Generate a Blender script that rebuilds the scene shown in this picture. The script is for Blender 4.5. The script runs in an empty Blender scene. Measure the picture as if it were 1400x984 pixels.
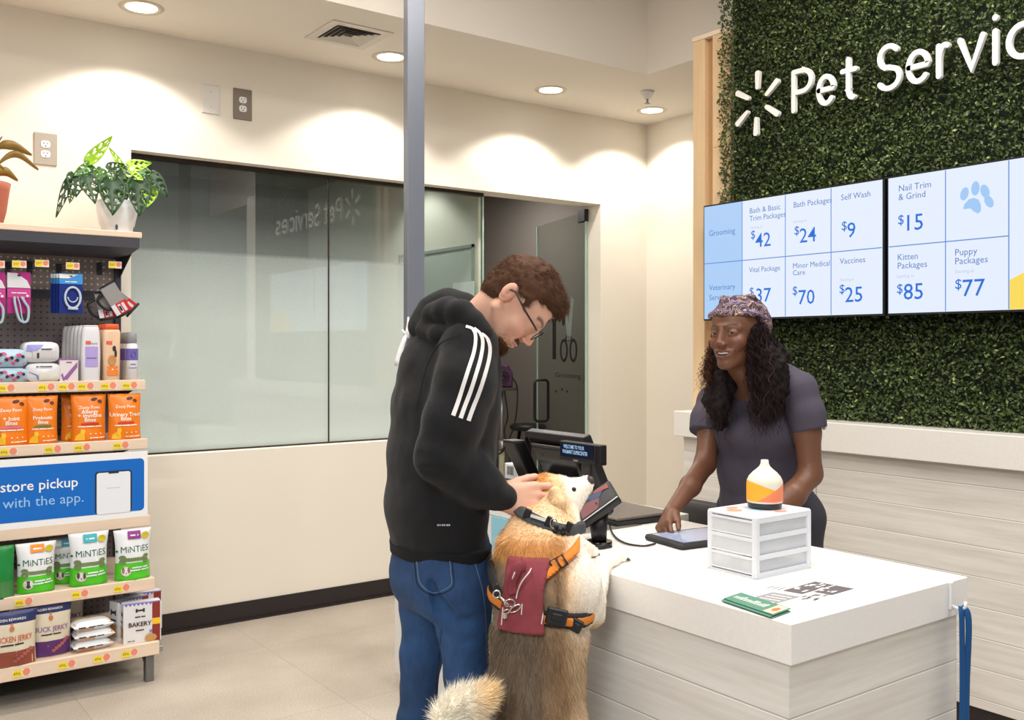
import bpy, math, random
import numpy as np
from mathutils import Vector, Matrix, Quaternion
random.seed(7)
SC = bpy.context.scene
COL = SC.collection
# ---------------------------------------------------------------- camera frame
F = 1313.0; CX = 700.0; HY = 474.0; CAMH = 1.5
_a = math.radians(53.77)
LOOK = Vector((math.cos(_a), math.sin(_a), 0)); RIGHT = Vector((math.sin(_a), -math.cos(_a), 0)); UP = Vector((0, 0, 1))
def ray(px, py):
    return LOOK + RIGHT*((px-CX)/F) + UP*((HY-py)/F)
def J(px, py, d):
    return Vector((0, 0, CAMH)) + ray(px, py)*d
def atX(px, py, X):
    r = ray(px, py); return Vector((0, 0, CAMH)) + r*(X/r.x)
def atY(px, py, Y):
    r = ray(px, py); return Vector((0, 0, CAMH)) + r*(Y/r.y)
def atZ(px, py, Z):
    r = ray(px, py); return Vector((0, 0, CAMH)) + r*((Z-CAMH)/r.z)
# ---------------------------------------------------------------- materials
def lin(c):
    return tuple((x/255/12.92 if x/255 <= .04045 else ((x/255+.055)/1.055)**2.4) for x in c)
MATS = {}
def mat(name, rgb, rough=.5, metal=0, spec=.5, bump=0, bscale=200, var=0, vscale=8, emit=0, trans=0, alpha=1, sheen=0, coat=0, ior=1.45, sss=0, vcol=None, stretch=None, srgb=True):
    if name in MATS: return MATS[name]
    m = bpy.data.materials.new(name); m.use_nodes = True
    nt = m.node_tree; b = nt.nodes['Principled BSDF']
    c = lin(rgb) if srgb else rgb
    b.inputs['Base Color'].default_value = (*c, 1)
    b.inputs['Roughness'].default_value = rough
    b.inputs['Metallic'].default_value = metal
    b.inputs['Specular IOR Level'].default_value = spec
    b.inputs['IOR'].default_value = ior
    b.inputs['Transmission Weight'].default_value = trans
    b.inputs['Alpha'].default_value = alpha
    if sheen: b.inputs['Sheen Weight'].default_value = sheen
    if coat: b.inputs['Coat Weight'].default_value = coat
    if sss:
        b.inputs['Subsurface Weight'].default_value = sss
        b.inputs['Subsurface Radius'].default_value = (.012, .005, .003)
        b.inputs['Subsurface Scale'].default_value = 1
    if emit:
        b.inputs['Emission Color'].default_value = (*c, 1)
        b.inputs['Emission Strength'].default_value = emit
    src = None
    tc = nt.nodes.new('ShaderNodeTexCoord')
    mp = nt.nodes.new('ShaderNodeMapping'); nt.links.new(tc.outputs['Object'], mp.inputs['Vector'])
    if stretch: mp.inputs['Scale'].default_value = stretch
    if vcol:
        a = nt.nodes.new('ShaderNodeAttribute'); a.attribute_name = vcol; src = a.outputs['Color']
    if var:
        n = nt.nodes.new('ShaderNodeTexNoise'); n.inputs['Scale'].default_value = vscale; n.inputs['Detail'].default_value = 6
        nt.links.new(mp.outputs['Vector'], n.inputs['Vector'])
        mr = nt.nodes.new('ShaderNodeMapRange'); mr.inputs[1].default_value = .3; mr.inputs[2].default_value = .7
        mr.inputs[3].default_value = 1-var; mr.inputs[4].default_value = 1+var
        nt.links.new(n.outputs['Fac'], mr.inputs[0])
        mx = nt.nodes.new('ShaderNodeVectorMath'); mx.operation = 'MULTIPLY'
        if src: nt.links.new(src, mx.inputs[0])
        else: mx.inputs[0].default_value = c
        nt.links.new(mr.outputs[0], mx.inputs[1]); src = mx.outputs[0]
    if src: nt.links.new(src, b.inputs['Base Color'])
    if bump:
        n2 = nt.nodes.new('ShaderNodeTexNoise'); n2.inputs['Scale'].default_value = bscale; n2.inputs['Detail'].default_value = 4
        nt.links.new(mp.outputs['Vector'], n2.inputs['Vector'])
        bp = nt.nodes.new('ShaderNodeBump'); bp.inputs['Strength'].default_value = bump; bp.inputs['Distance'].default_value = .002
        nt.links.new(n2.outputs['Fac'], bp.inputs['Height']); nt.links.new(bp.outputs['Normal'], b.inputs['Normal'])
    MATS[name] = m
    return m
# ---------------------------------------------------------------- mesh builder
class MB:
    """collects shapes; build() links them as ONE mesh object"""
    def __init__(s): s.v = []; s.f = []; s.m = []; s.sm = []
    def add(s, vs, fs, mi=0, M=None, smooth=False):
        o = len(s.v)
        if M is not None: vs = [M @ Vector(v) for v in vs]
        s.v += [tuple(v) for v in vs]
        s.f += [tuple(i+o for i in f) for f in fs]
        s.m += [mi]*len(fs); s.sm += [smooth]*len(fs)
        return s
    def box(s, lo, hi, mi=0, M=None, bev=0):
        x0, y0, z0 = lo; x1, y1, z1 = hi
        if bev <= 0:
            vs = [(x0,y0,z0),(x1,y0,z0),(x1,y1,z0),(x0,y1,z0),(x0,y0,z1),(x1,y0,z1),(x1,y1,z1),(x0,y1,z1)]
            return s.add(vs, [(0,3,2,1),(4,5,6,7),(0,1,5,4),(1,2,6,5),(2,3,7,6),(3,0,4,7)], mi, M)
        # chamfered box: 24 verts
        b = min(bev, (x1-x0)/2.01, (y1-y0)/2.01, (z1-z0)/2.01)
        vs = []; idx = {}
        for ix in (0, 1):
            for iy in (0, 1):
                for iz in (0, 1):
                    X = (x0, x1)[ix]; Y = (y0, y1)[iy]; Z = (z0, z1)[iz]
                    dx = b if ix == 0 else -b; dy = b if iy == 0 else -b; dz = b if iz == 0 else -b
                    idx[(ix,iy,iz,'x')] = len(vs); vs.append((X, Y+dy, Z+dz))
                    idx[(ix,iy,iz,'y')] = len(vs); vs.append((X+dx, Y, Z+dz))
                    idx[(ix,iy,iz,'z')] = len(vs); vs.append((X+dx, Y+dy, Z))
        fs = []
        for a, (u, w) in {'x': ('y','z'), 'y': ('z','x'), 'z': ('x','y')}.items():
            ax = 'xyz'.index(a); au = 'xyz'.index(u); aw = 'xyz'.index(w)
            for e in (0, 1):
                q = []
                for (p, r) in ((0,0),(1,0),(1,1),(0,1)):
                    k = [0,0,0]; k[ax] = e; k[au] = p; k[aw] = r
                    q.append(idx[(*k, a)])
                fs.append(tuple(q) if e else tuple(q[::-1]))
            for p in (0, 1):
                for r in (0, 1):
                    k0 = [0,0,0]; k1 = [0,0,0]; k1[ax] = 1
                    k0[au] = k1[au] = p; k0[aw] = k1[aw] = r
                    fs.append((idx[(*k0,u)], idx[(*k1,u)], idx[(*k1,w)], idx[(*k0,w)]) if (p ^ r) == 0 else (idx[(*k0,w)], idx[(*k1,w)], idx[(*k1,u)], idx[(*k0,u)]))
        for ix in (0,1):
            for iy in (0,1):
                for iz in (0,1):
                    t = (idx[(ix,iy,iz,'x')], idx[(ix,iy,iz,'y')], idx[(ix,iy,iz,'z')])
                    fs.append(t if (ix+iy+iz) % 2 else t[::-1])
        return s.add(vs, fs, mi, M)
    def cyl(s, a, b, r, r2=None, n=20, mi=0, M=None, smooth=True):
        return s.tube([a, b], [r, r if r2 is None else r2], n, mi, M, smooth)
    def tube(s, pts, rad, n=10, mi=0, M=None, smooth=True, cap=True, flat=None):
        pts = [Vector(p) for p in pts]; N = len(pts)
        if not hasattr(rad, '__len__'): rad = [rad]*N
        vs = []; t0 = None; nrm = None
        for i, p in enumerate(pts):
            t = (pts[min(i+1, N-1)]-pts[max(i-1, 0)]).normalized()
            if nrm is None:
                ref = Vector(flat) if flat is not None else (Vector((0,0,1)) if abs(t.z) < .9 else Vector((1,0,0)))
                nrm = (ref - t*ref.dot(t)).normalized()
            else:
                nrm = (nrm - t*nrm.dot(t)).normalized()
            bn = t.cross(nrm)
            rr = rad[i]
            ra, rb = rr if isinstance(rr, tuple) else (rr, rr)
            for k in range(n):
                a = 2*math.pi*k/n
                vs.append(p + nrm*math.cos(a)*ra + bn*math.sin(a)*rb)
        fs = [(i*n+k, i*n+(k+1) % n, (i+1)*n+(k+1) % n, (i+1)*n+k) for i in range(N-1) for k in range(n)]
        s.add(vs, fs, mi, M, smooth)
        if cap:
            o = len(s.v)-N*n
            s.f += [tuple(o+k for k in range(n))[::-1], tuple(o+(N-1)*n+k for k in range(n))]; s.m += [mi, mi]; s.sm += [False, False]
        return s
    def lathe(s, prof, n=32, mi=0, M=None, smooth=True, axis='z'):
        """prof: (r, z) or (r, z, mi)"""
        vs = []; fs = []; ms = []
        for p in prof:
            for k in range(n):
                a = 2*math.pi*k/n; vs.append((p[0]*math.cos(a), p[0]*math.sin(a), p[1]))
        o = len(s.v)
        if M is not None: vs = [M @ Vector(v) for v in vs]
        s.v += [tuple(v) for v in vs]
        for i in range(len(prof)-1):
            m_ = prof[i][2] if len(prof[i]) > 2 else mi
            for k in range(n):
                s.f.append((o+i*n+k, o+i*n+(k+1) % n, o+(i+1)*n+(k+1) % n, o+(i+1)*n+k)); s.m.append(m_); s.sm.append(smooth)
        return s
    def poly(s, pts, depth, mi=0, M=None):
        """pts: 2D outline (x,z), extruded along +y by depth"""
        n = len(pts)
        vs = [(x, 0, z) for x, z in pts]+[(x, depth, z) for x, z in pts]
        fs = [tuple(range(n)), tuple(range(2*n-1, n-1, -1))]+[(i, i+n, (i+1) % n+n, (i+1) % n) for i in range(n)]
        return s.add(vs, fs, mi, M)
    def quad(s, a, b, c, d, mi=0, M=None): return s.add([a, b, c, d], [(0,1,2,3)], mi, M)
    def build(s, name, mats, parent=None, fix=True):
        me = bpy.data.meshes.new(name)
        me.from_pydata(s.v, [], s.f)
        if not isinstance(mats, (list, tuple)): mats = [mats]
        for m in mats: me.materials.append(m)
        me.polygons.foreach_set('material_index', s.m)
        me.polygons.foreach_set('use_smooth', s.sm)
        me.update()
        if fix:
            import bmesh
            bm = bmesh.new(); bm.from_mesh(me)
            bmesh.ops.recalc_face_normals(bm, faces=bm.faces); bm.to_mesh(me); bm.free()
        o = bpy.data.objects.new(name, me); COL.objects.link(o)
        if parent is not None: o.parent = parent
        return o
def thing(name, label, cat, loc=(0,0,0), rz=0, group=None, R=None):
    o = bpy.data.objects.new(name, None); COL.objects.link(o); o.empty_display_size = .05
    o.location = loc
    if R is not None: o.rotation_euler = R
    else: o.rotation_euler = (0, 0, rz)
    return tag(o, label, cat, group)
def tag(o, label, cat, group=None, kind=None):
    if label: o['label'] = label
    if cat: o['category'] = cat
    if group: o['group'] = group
    if kind: o['kind'] = kind
    return o
def struct(o): o['kind'] = 'structure'; return o
def dup(root, loc=None, rz=None, label=None, group=None):
    r = root.copy(); COL.objects.link(r)
    if loc is not None: r.location = loc
    if rz is not None: r.rotation_euler = (0, 0, rz)
    if label: r['label'] = label
    if group: r['group'] = group
    for ch in list(root.children):
        c = ch.copy(); COL.objects.link(c); c.parent = r
        for g in ch.children:
            d = g.copy(); COL.objects.link(d); d.parent = c
    return r
# ---------------------------------------------------------------- text
_tc = {}
def text_geo(txt, size=1.0, align='LEFT', bold=0, spacing=1.0, res=2, sub=0, sx=1.0):
    """2D geometry of a line of text: verts (x,y), faces; origin on the baseline"""
    key = (txt, align, bold, spacing, res)
    if key not in _tc:
        c = bpy.data.curves.new('t', 'FONT'); c.body = txt; c.size = 1; c.align_x = align; c.resolution_u = res
        c.offset = bold; c.space_character = spacing; c.fill_mode = 'FRONT'
        o = bpy.data.objects.new('t', c); COL.objects.link(o)
        dg = bpy.context.evaluated_depsgraph_get(); dg.update()
        me = bpy.data.meshes.new_from_object(o.evaluated_get(dg))
        _tc[key] = ([tuple(v.co[:2]) for v in me.vertices], [tuple(p.vertices) for p in me.polygons])
        bpy.data.objects.remove(o); bpy.data.curves.remove(c); bpy.data.meshes.remove(me)
    vs, fs = _tc[key]
    return [(x*size*sx, y*size) for x, y in vs], fs
def put2d(mb, vs, fs, fn, mi=0):
    """fn maps (u,v)->3D"""
    mb.add([fn(u, v) for u, v in vs], fs, mi)
def disc2d(cx, cy, rx, ry=None, n=20, rot=0):
    ry = ry or rx; c, s_ = math.cos(rot), math.sin(rot)
    vs = []
    for k in range(n):
        a = 2*math.pi*k/n; x = rx*math.cos(a); y = ry*math.sin(a)
        vs.append((cx+x*c-y*s_, cy+x*s_+y*c))
    return vs, [tuple(range(n))]
def rect2d(x0, y0, x1, y1, nx=1, ny=1, r=0):
    if r:
        vs = []
        for (cx, cy, a0) in ((x1-r, y1-r, 0), (x0+r, y1-r, 90), (x0+r, y0+r, 180), (x1-r, y0+r, 270)):
            for k in range(5):
                a = math.radians(a0+k*22.5); vs.append((cx+r*math.cos(a), cy+r*math.sin(a)))
        return vs, [tuple(range(20))]
    vs = [(x0+(x1-x0)*i/nx, y0+(y1-y0)*j/ny) for j in range(ny+1) for i in range(nx+1)]
    fs = [(j*(nx+1)+i, j*(nx+1)+i+1, (j+1)*(nx+1)+i+1, (j+1)*(nx+1)+i) for j in range(ny) for i in range(nx)]
    return vs, fs
def line2d(pts, w):
    """thick polyline with round ends"""
    vs = []; fs = []
    for (x0, y0), (x1, y1) in zip(pts[:-1], pts[1:]):
        L = math.hypot(x1-x0, y1-y0) or 1e-6; nx, ny = -(y1-y0)/L*w/2, (x1-x0)/L*w/2; o = len(vs)
        vs += [(x0+nx, y0+ny), (x0-nx, y0-ny), (x1-nx, y1-ny), (x1+nx, y1+ny)]; fs.append((o, o+1, o+2, o+3))
    return vs, fs
def bez(p, n=16):
    """Catmull-Rom through points"""
    p = [Vector(q) for q in p]; P = [p[0]*2-p[1]]+p+[p[-1]*2-p[-2]]; out = []
    for i in range(1, len(P)-2):
        for k in range(n):
            t = k/n; a, b, c, d = P[i-1], P[i], P[i+1], P[i+2]
            out.append(.5*((2*b)+(c-a)*t+(2*a-5*b+4*c-d)*t*t+(3*b-a-3*c+d)*t**3))
    out.append(p[-1]); return out
# ---------------------------------------------------------------- implicit surfaces (for bodies)
def V(*a): return np.array(a, dtype=np.float64)
class Sdf:
    def __init__(s): s.p = []
    def cap(s, a, b, ra, rb=None, k=.02, op='u', flat=None, tag=0):
        rb = ra if rb is None else rb
        s.p.append(('c', np.array(a, float), np.array(b, float), ra, rb, k, op, flat, tag)); return s
    def chain(s, pts, rs, k=.02, op='u', flat=None, tag=0):
        for i in range(len(pts)-1): s.cap(pts[i], pts[i+1], rs[i], rs[i+1], k if i or op == 's' else k, op, flat, tag)
        return s
    def ell(s, c, r, R=None, k=.02, op='u', tag=0):
        s.p.append(('e', np.array(c, float), np.array(r if hasattr(r, '__len__') else (r, r, r), float), None if R is None else np.array(R, float), None, k, op, None, tag)); return s
    def bounds(s):
        lo = np.array([1e9]*3); hi = -lo
        for q in s.p:
            if q[6] != 'u': continue
            if q[0] == 'c':
                r = max(q[3], q[4])*(max(1, q[7][1]) if q[7] is not None else 1)
                lo = np.minimum(lo, np.minimum(q[1], q[2])-r); hi = np.maximum(hi, np.maximum(q[1], q[2])+r)
            else:
                r = q[2].max(); lo = np.minimum(lo, q[1]-r); hi = np.maximum(hi, q[1]+r)
        return lo, hi
    def mesh(s, h, fine=(), clip=None, inflate=0):
        """fine: (centre, half size, cell) boxes that get a denser grid"""
        lo, hi = s.bounds(); lo = lo-3*h-.01-inflate; hi = hi+3*h+.01+inflate
        ax = []
        for i in range(3):
            a = [lo[i]]
            while a[-1] < hi[i]:
                st = h
                for (c, r, hf) in fine:
                    if abs(a[-1]-c[i]) < r: st = min(st, hf)
                a.append(a[-1]+st)
            ax.append(np.array(a))
        n = np.array([len(a) for a in ax])
        D = np.full(n, .25, np.float32)
        for q in s.p:
            ty, a, b, ra, rb, k, op, flat, tg = q
            if ty == 'c':
                r = max(ra, rb)*(max(1, flat[1]) if flat is not None else 1); l = np.minimum(a, b)-r; u = np.maximum(a, b)+r
            else: r = b.max(); l = a-r; u = a+r
            mrg = max(k*1.2, 2.5*h) + (0.02 if op == 'u' else 0)
            mrg += inflate
            i0 = np.array([max(0, np.searchsorted(ax[i], l[i]-mrg)-1) for i in range(3)]); i1 = np.array([min(n[i], np.searchsorted(ax[i], u[i]+mrg)+1) for i in range(3)])
            if (i1 <= i0).any(): continue
            sl = tuple(slice(i0[i], i1[i]) for i in range(3))
            X = ax[0][sl[0]][:, None, None]; Y = ax[1][sl[1]][None, :, None]; Z = ax[2][sl[2]][None, None, :]
            if ty == 'c':
                ab = b-a; L2 = max(ab@ab, 1e-12)
                px, py, pz = X-a[0], Y-a[1], Z-a[2]
                t = np.clip((px*ab[0]+py*ab[1]+pz*ab[2])/L2, 0, 1)
                px = px-ab[0]*t; py = py-ab[1]*t; pz = pz-ab[2]*t
                if flat is not None:
                    nn = np.array(flat[0], float); nn = nn/np.linalg.norm(nn); cpt = px*nn[0]+py*nn[1]+pz*nn[2]; g = 1/flat[1]-1
                    px = px+nn[0]*cpt*g; py = py+nn[1]*cpt*g; pz = pz+nn[2]*cpt*g
                d = np.sqrt(px*px+py*py+pz*pz)-(ra+(rb-ra)*t)
            else:
                px, py, pz = X-a[0], Y-a[1], Z-a[2]
                if ra is not None:
                    R = ra
                    qx = px*R[0][0]+py*R[0][1]+pz*R[0][2]; qy = px*R[1][0]+py*R[1][1]+pz*R[1][2]; qz = px*R[2][0]+py*R[2][1]+pz*R[2][2]
                    px, py, pz = qx, qy, qz
                k0 = np.sqrt((px/b[0])**2+(py/b[1])**2+(pz/b[2])**2); k1 = np.sqrt((px/b[0]**2)**2+(py/b[1]**2)**2+(pz/b[2]**2)**2)
                d = k0*(k0-1)/np.maximum(k1, 1e-9)
            d = d.astype(np.float32); cur = D[sl]
            if op == 'u':
                if k > 0:
                    hh = np.clip(.5+.5*(cur-d)/k, 0, 1); D[sl] = cur*(1-hh)+d*hh-k*hh*(1-hh)
                else: D[sl] = np.minimum(cur, d)
            else:
                d = -d
                if k > 0:
                    hh = np.clip(.5-.5*(cur-d)/k, 0, 1); D[sl] = cur*(1-hh)+d*hh+k*hh*(1-hh)
                else: D[sl] = np.maximum(cur, d)
        if clip is not None:
            G = np.meshgrid(*ax, indexing='ij'); D = np.maximum(D-inflate, clip(G[0], G[1], G[2]).astype(np.float32))
        return surfnets(D, ax)
def surfnets(D, ax):
    S = D < 0; n = D.shape
    c = [(i, j, k) for i in (0,1) for j in (0,1) for k in (0,1)]
    def sh(A, o): return A[o[0]:n[0]-1+o[0], o[1]:n[1]-1+o[1], o[2]:n[2]-1+o[2]]
    anyS = np.zeros((n[0]-1, n[1]-1, n[2]-1), bool); allS = np.ones_like(anyS)
    for o in c: q = sh(S, o); anyS |= q; allS &= q
    idx = np.argwhere(anyS & ~allS); N = len(idx)
    vid = np.full(anyS.shape, -1, np.int64); vid[idx[:, 0], idx[:, 1], idx[:, 2]] = np.arange(N)
    vals = {o: D[idx[:, 0]+o[0], idx[:, 1]+o[1], idx[:, 2]+o[2]] for o in c}
    acc = np.zeros((N, 3)); cnt = np.zeros(N)
    for a in c:
        for axn in range(3):
            if a[axn]: continue
            b = list(a); b[axn] = 1; b = tuple(b)
            va, vb = vals[a], vals[b]; m = (va < 0) != (vb < 0)
            t = np.where(m, va/(va-vb+1e-20), 0)
            p = np.tile(np.array(a, float), (N, 1)); p[:, axn] += t
            acc += p*m[:, None]; cnt += m
    fr = acc/cnt[:, None]
    P = np.stack([ax[i][idx[:, i]]+fr[:, i]*(ax[i][np.minimum(idx[:, i]+1, len(ax[i])-1)]-ax[i][idx[:, i]]) for i in range(3)], 1)
    quads = []
    for axn in range(3):
        sl0 = [slice(1, n[i]-1) for i in range(3)]; sl1 = list(sl0)
        sl0[axn] = slice(0, n[axn]-1); sl1[axn] = slice(1, n[axn])
        A = S[tuple(sl0)]; B = S[tuple(sl1)]
        e = np.argwhere(A != B); fl = A[e[:, 0], e[:, 1], e[:, 2]]
        off = np.ones(3, int); off[axn] = 0; e = e+off
        u, w = [(1, 2), (2, 0), (0, 1)][axn]
        def g(du, dw):
            q = e.copy(); q[:, u] -= du; q[:, w] -= dw; return vid[q[:, 0], q[:, 1], q[:, 2]]
        Q = np.stack([g(1, 1), g(0, 1), g(0, 0), g(1, 0)], 1)
        Q[~fl] = Q[~fl][:, ::-1]; quads.append(Q)
    return P, np.concatenate(quads)
def smooth_pts(P, Q, it=2, lam=.5):
    N = len(P)
    e = np.concatenate([Q[:, [0, 1]], Q[:, [1, 2]], Q[:, [2, 3]], Q[:, [3, 0]]]); e = np.concatenate([e, e[:, ::-1]])
    cnt = np.bincount(e[:, 0], minlength=N).astype(float)
    for _ in range(it):
        s_ = np.stack([np.bincount(e[:, 0], weights=P[e[:, 1], i], minlength=N) for i in range(3)], 1)
        P = P+(s_/np.maximum(cnt, 1)[:, None]-P)*lam
    return P
def vnormals(P, Q):
    n = np.cross(P[Q[:, 2]]-P[Q[:, 0]], P[Q[:, 3]]-P[Q[:, 1]]); N = np.zeros_like(P)
    for k in range(4):
        for i in range(3): N[:, i] += np.bincount(Q[:, k], weights=n[:, i], minlength=len(P))
    return N/np.maximum(np.linalg.norm(N, axis=1), 1e-12)[:, None]
def vnoise(P, s=1.0, seed=0, octv=1):
    """value noise, vectorised"""
    out = np.zeros(len(P)); amp = 1; tot = 0
    for o in range(octv):
        q = P*s*(2**o)+seed*17.13; i = np.floor(q).astype(np.int64); f = q-i; f = f*f*(3-2*f)
        def hsh(a, b, c_):
            h_ = (a*73856093) ^ (b*19349663) ^ (c_*83492791) ^ (seed*2654435761 & 0xffffff); h_ = (h_ ^ (h_ >> 13))*1274126177 & 0x7fffffff
            h_ = (h_ ^ (h_ >> 16)) & 0xffff; return h_/65535.0
        r = 0
        for dx in (0, 1):
            for dy in (0, 1):
                for dz in (0, 1):
                    w = (f[:, 0] if dx else 1-f[:, 0])*(f[:, 1] if dy else 1-f[:, 1])*(f[:, 2] if dz else 1-f[:, 2])
                    r = r+w*hsh(i[:, 0]+dx, i[:, 1]+dy, i[:, 2]+dz)
        out += (r*2-1)*amp; tot += amp; amp *= .5
    return out/tot
def npmesh(name, P, Q, mats, parent=None, cols=None, smooth=True, mi=None):
    me = bpy.data.meshes.new(name)
    nl = Q.shape[1]
    me.vertices.add(len(P)); me.vertices.foreach_set('co', P.astype(np.float32).ravel())
    me.loops.add(Q.size); me.loops.foreach_set('vertex_index', Q.astype(np.int32).ravel())
    me.polygons.add(len(Q)); me.polygons.foreach_set('loop_start', np.arange(0, Q.size, nl, dtype=np.int32)); 
    me.update(calc_edges=True)
    me.polygons.foreach_set('use_smooth', np.full(len(Q), smooth))
    if not isinstance(mats, (list, tuple)): mats = [mats]
    for m in mats: me.materials.append(m)
    if mi is not None: me.polygons.foreach_set('material_index', mi.astype(np.int32))
    if cols is not None:
        at = me.color_attributes.new('Col', 'FLOAT_COLOR', 'POINT')
        c4 = np.ones((len(P), 4), np.float32); c4[:, :3] = cols; at.data.foreach_set('color', c4.ravel())
    me.validate(); me.update()
    o = bpy.data.objects.new(name, me); COL.objects.link(o)
    if parent is not None: o.parent = parent
    return o
def blades(name, roots, dirs, length, width, mat_, parent=None, cols=None, curl=.0, droop=0, seg=2, rng=None):
    """many thin tapering strands as one mesh"""
    rng = rng or np.random.default_rng(3); N = len(roots)
    d = dirs/np.linalg.norm(dirs, axis=1)[:, None]
    side = np.cross(d, rng.normal(size=(N, 3))); side /= np.linalg.norm(side, axis=1)[:, None]
    L = length if hasattr(length, '__len__') else np.full(N, length); bend = rng.normal(size=(N, 3))*curl; bend[:, 2] -= droop
    vs = []
    for k in range(seg+1):
        t = k/seg; c = roots+d*(L*t)[:, None]+bend*(L*t*t)[:, None]
        w = (width*(1-t*.85)); 
        if k < seg: vs += [c-side*w/2, c+side*w/2]
        else: vs += [c]
    P = np.stack(vs, 1).reshape(-1, 3); M_ = 2*seg+1; base = np.arange(N)*M_
    tris = []
    for k in range(seg-1):
        a = 2*k; tris += [np.stack([base+a, base+a+1, base+a+3], 1), np.stack([base+a, base+a+3, base+a+2], 1)]
    a = 2*(seg-1); tris.append(np.stack([base+a, base+a+1, base+a+2], 1))
    T = np.concatenate(tris)
    cc = None if cols is None else np.repeat(cols, M_, 0)
    return npmesh(name, P, T, mat_, parent, cc, smooth=True)
def sample_surface(P, Q, n, rng, mask=None):
    a = np.linalg.norm(np.cross(P[Q[:, 2]]-P[Q[:, 0]], P[Q[:, 3]]-P[Q[:, 1]]), axis=1)
    if mask is not None: a = a*mask[Q[:, 0]]
    f = rng.choice(len(Q), n, p=a/a.sum()); u = rng.random((n, 2))
    q = P[Q[f]]; A = q[:, 0]*(1-u[:, :1])+q[:, 1]*u[:, :1]; B = q[:, 3]*(1-u[:, :1])+q[:, 2]*u[:, :1]
    return A*(1-u[:, 1:])+B*u[:, 1:], Q[f][:, 0]

def Jz(px, z, d): return LOOK*d+RIGHT*((px-CX)/F*d)+UP*z
def bvh_of(P, Q):
    from mathutils.bvhtree import BVHTree
    return BVHTree.FromPolygons([tuple(p) for p in P], [tuple(int(i) for i in q) for q in Q])
def onto(bvh, px, py, lift=.001):
    o = Vector((0, 0, CAMH)); r = ray(px, py).normalized(); h_ = bvh.ray_cast(o, r)
    return None if h_[0] is None else h_[0]+h_[1]*lift*(1 if h_[1].dot(r) < 0 else -1)
def drape(g, bvh, pts, w, lift=.0015, mi=0, th=.0008, n=5):
    """a ribbon lying on a surface, through points read in the photograph; w in pixels"""
    c = bez([Vector((x, y, 0)) for x, y in pts], n); rows = []
    for i, p in enumerate(c):
        d = (c[min(i+1, len(c)-1)]-c[max(i-1, 0)]).normalized(); nn = Vector((-d.y, d.x, 0))
        ww = w if not callable(w) else w(i/(len(c)-1)); r = [onto(bvh, p.x+nn.x*ww*k, p.y+nn.y*ww*k, lift) for k in (-.5, 0, .5)]
        if all(q is not None for q in r): rows.append(r)
    vs = [q for r in rows for q in r]
    g.add(vs, [(i*3+j, i*3+j+1, i*3+j+4, i*3+j+3) for i in range(len(rows)-1) for j in (0, 1)], mi, None, True)
def basis(x, z):
    """rotation with local +X along x and local +Z near z"""
    x = Vector(x).normalized(); z = Vector(z); y = z.cross(x).normalized(); z = x.cross(y)
    return Matrix((x, y, z)).transposed()
def head_sdf(S, o, R, s=1.0, male=True, smile=0):
    """local frame: +X face, +Y its left, +Z crown; origin between the eyes and the ears"""
    o = Vector(o); w = lambda x, y, z: o+R @ Vector((x*s, y*s, z*s)); Rt = [list(R.col[0]), list(R.col[1]), list(R.col[2])]
    def E(c, r, k=.012, op='u'): S.ell(w(*c), (r[0]*s, r[1]*s, r[2]*s), Rt, k, op)
    def Cp(a, b, ra, rb, k=.01, op='u'): S.cap(w(*a), w(*b), ra*s, rb*s, k, op)
    j = 1.0 if male else .84
    E((-.006,0,.030), (.088,.076,.086), .02); E((.036,0,.036), (.054,.062,.058), .02); E((.032,0,-.042), (.056,.056*j,.068), .025)
    E((.058,0,-.078), (.036,.036*j,.032), .02)
    for y in (1, -1):
        E((.060,.036*y,-.032), (.026,.024,.024) if not smile else (.028,.026,.024), .022)
        Cp((-.006,.060*y*j,-.050), (.066,.016*y,-.104), .015, .013, .02)
        Cp((.090,.010*y,.017), (.070,.048*y,.013), .0085 if male else .006, .006, .016)
        E((.101,.0115*y,-.041), (.010,.0070,.0065), .005)
        # ear
        E((-.017,.075*y,-.006), (.016,.006,.028), .004); E((-.022,.081*y,.001), (.015,.0055,.024), .003); 
        E((-.014,.087*y,-.002), (.008,.007,.014), .003, 's')
        E((.101,.033*y,-.002), (.012,.0165,.011), .007, 's')
        E((.0765,.032*y,-.003), (.0150,.0165,.0135), .005)          # lids
        E((.0935,.032*y,-.0045+(.0 if smile else -.003)), (.011,.0135,.0032 if smile else .0026), .001, 's')
    E((.077,0,-.104), (.017,.019,.015), .016)
    E((.080,0,-.002), (.0145,.0135,.026), .007); Cp((.085,0,.002), (.094,0,-.036), .0105, .0135, .008)
    Cp((.094,0,.008), (.112 if male else .109,0,-.034), .0062, .0082, .008); E((.112 if male else .109,0,-.037), (.0085,.009,.0078), .005)
    if smile:
        E((.076,0,-.070), (.020,.034,.018), .012); E((.1010,0,-.0710), (.0240,.0345,.0082), .003, 's')
        for y in (1, -1):
            for (p_, q_, r0, r1) in (((.080,.036*y,-.0590),(.0935,.018*y,-.0608),.0022,.0032), ((.0935,.018*y,-.0608),(.0980,0,-.0618),.0032,.0040), ((.080,.036*y,-.0595),(.0905,.019*y,-.0775),.0022,.0044), ((.0905,.019*y,-.0775),(.0940,0,-.0815),.0044,.0052)): Cp(p_, q_, r0, r1, .004)
    else:
        E((.096,0,-.066), (.009,.023,.0055), .004); E((.094,0,-.0765), (.009,.020,.0062), .004); E((.106,0,-.0712), (.008,.026,.0016), .002, 's')
    Cp((.094,0,-.060), (.098,0,-.050), .004, .003, .004)
    return w
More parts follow.
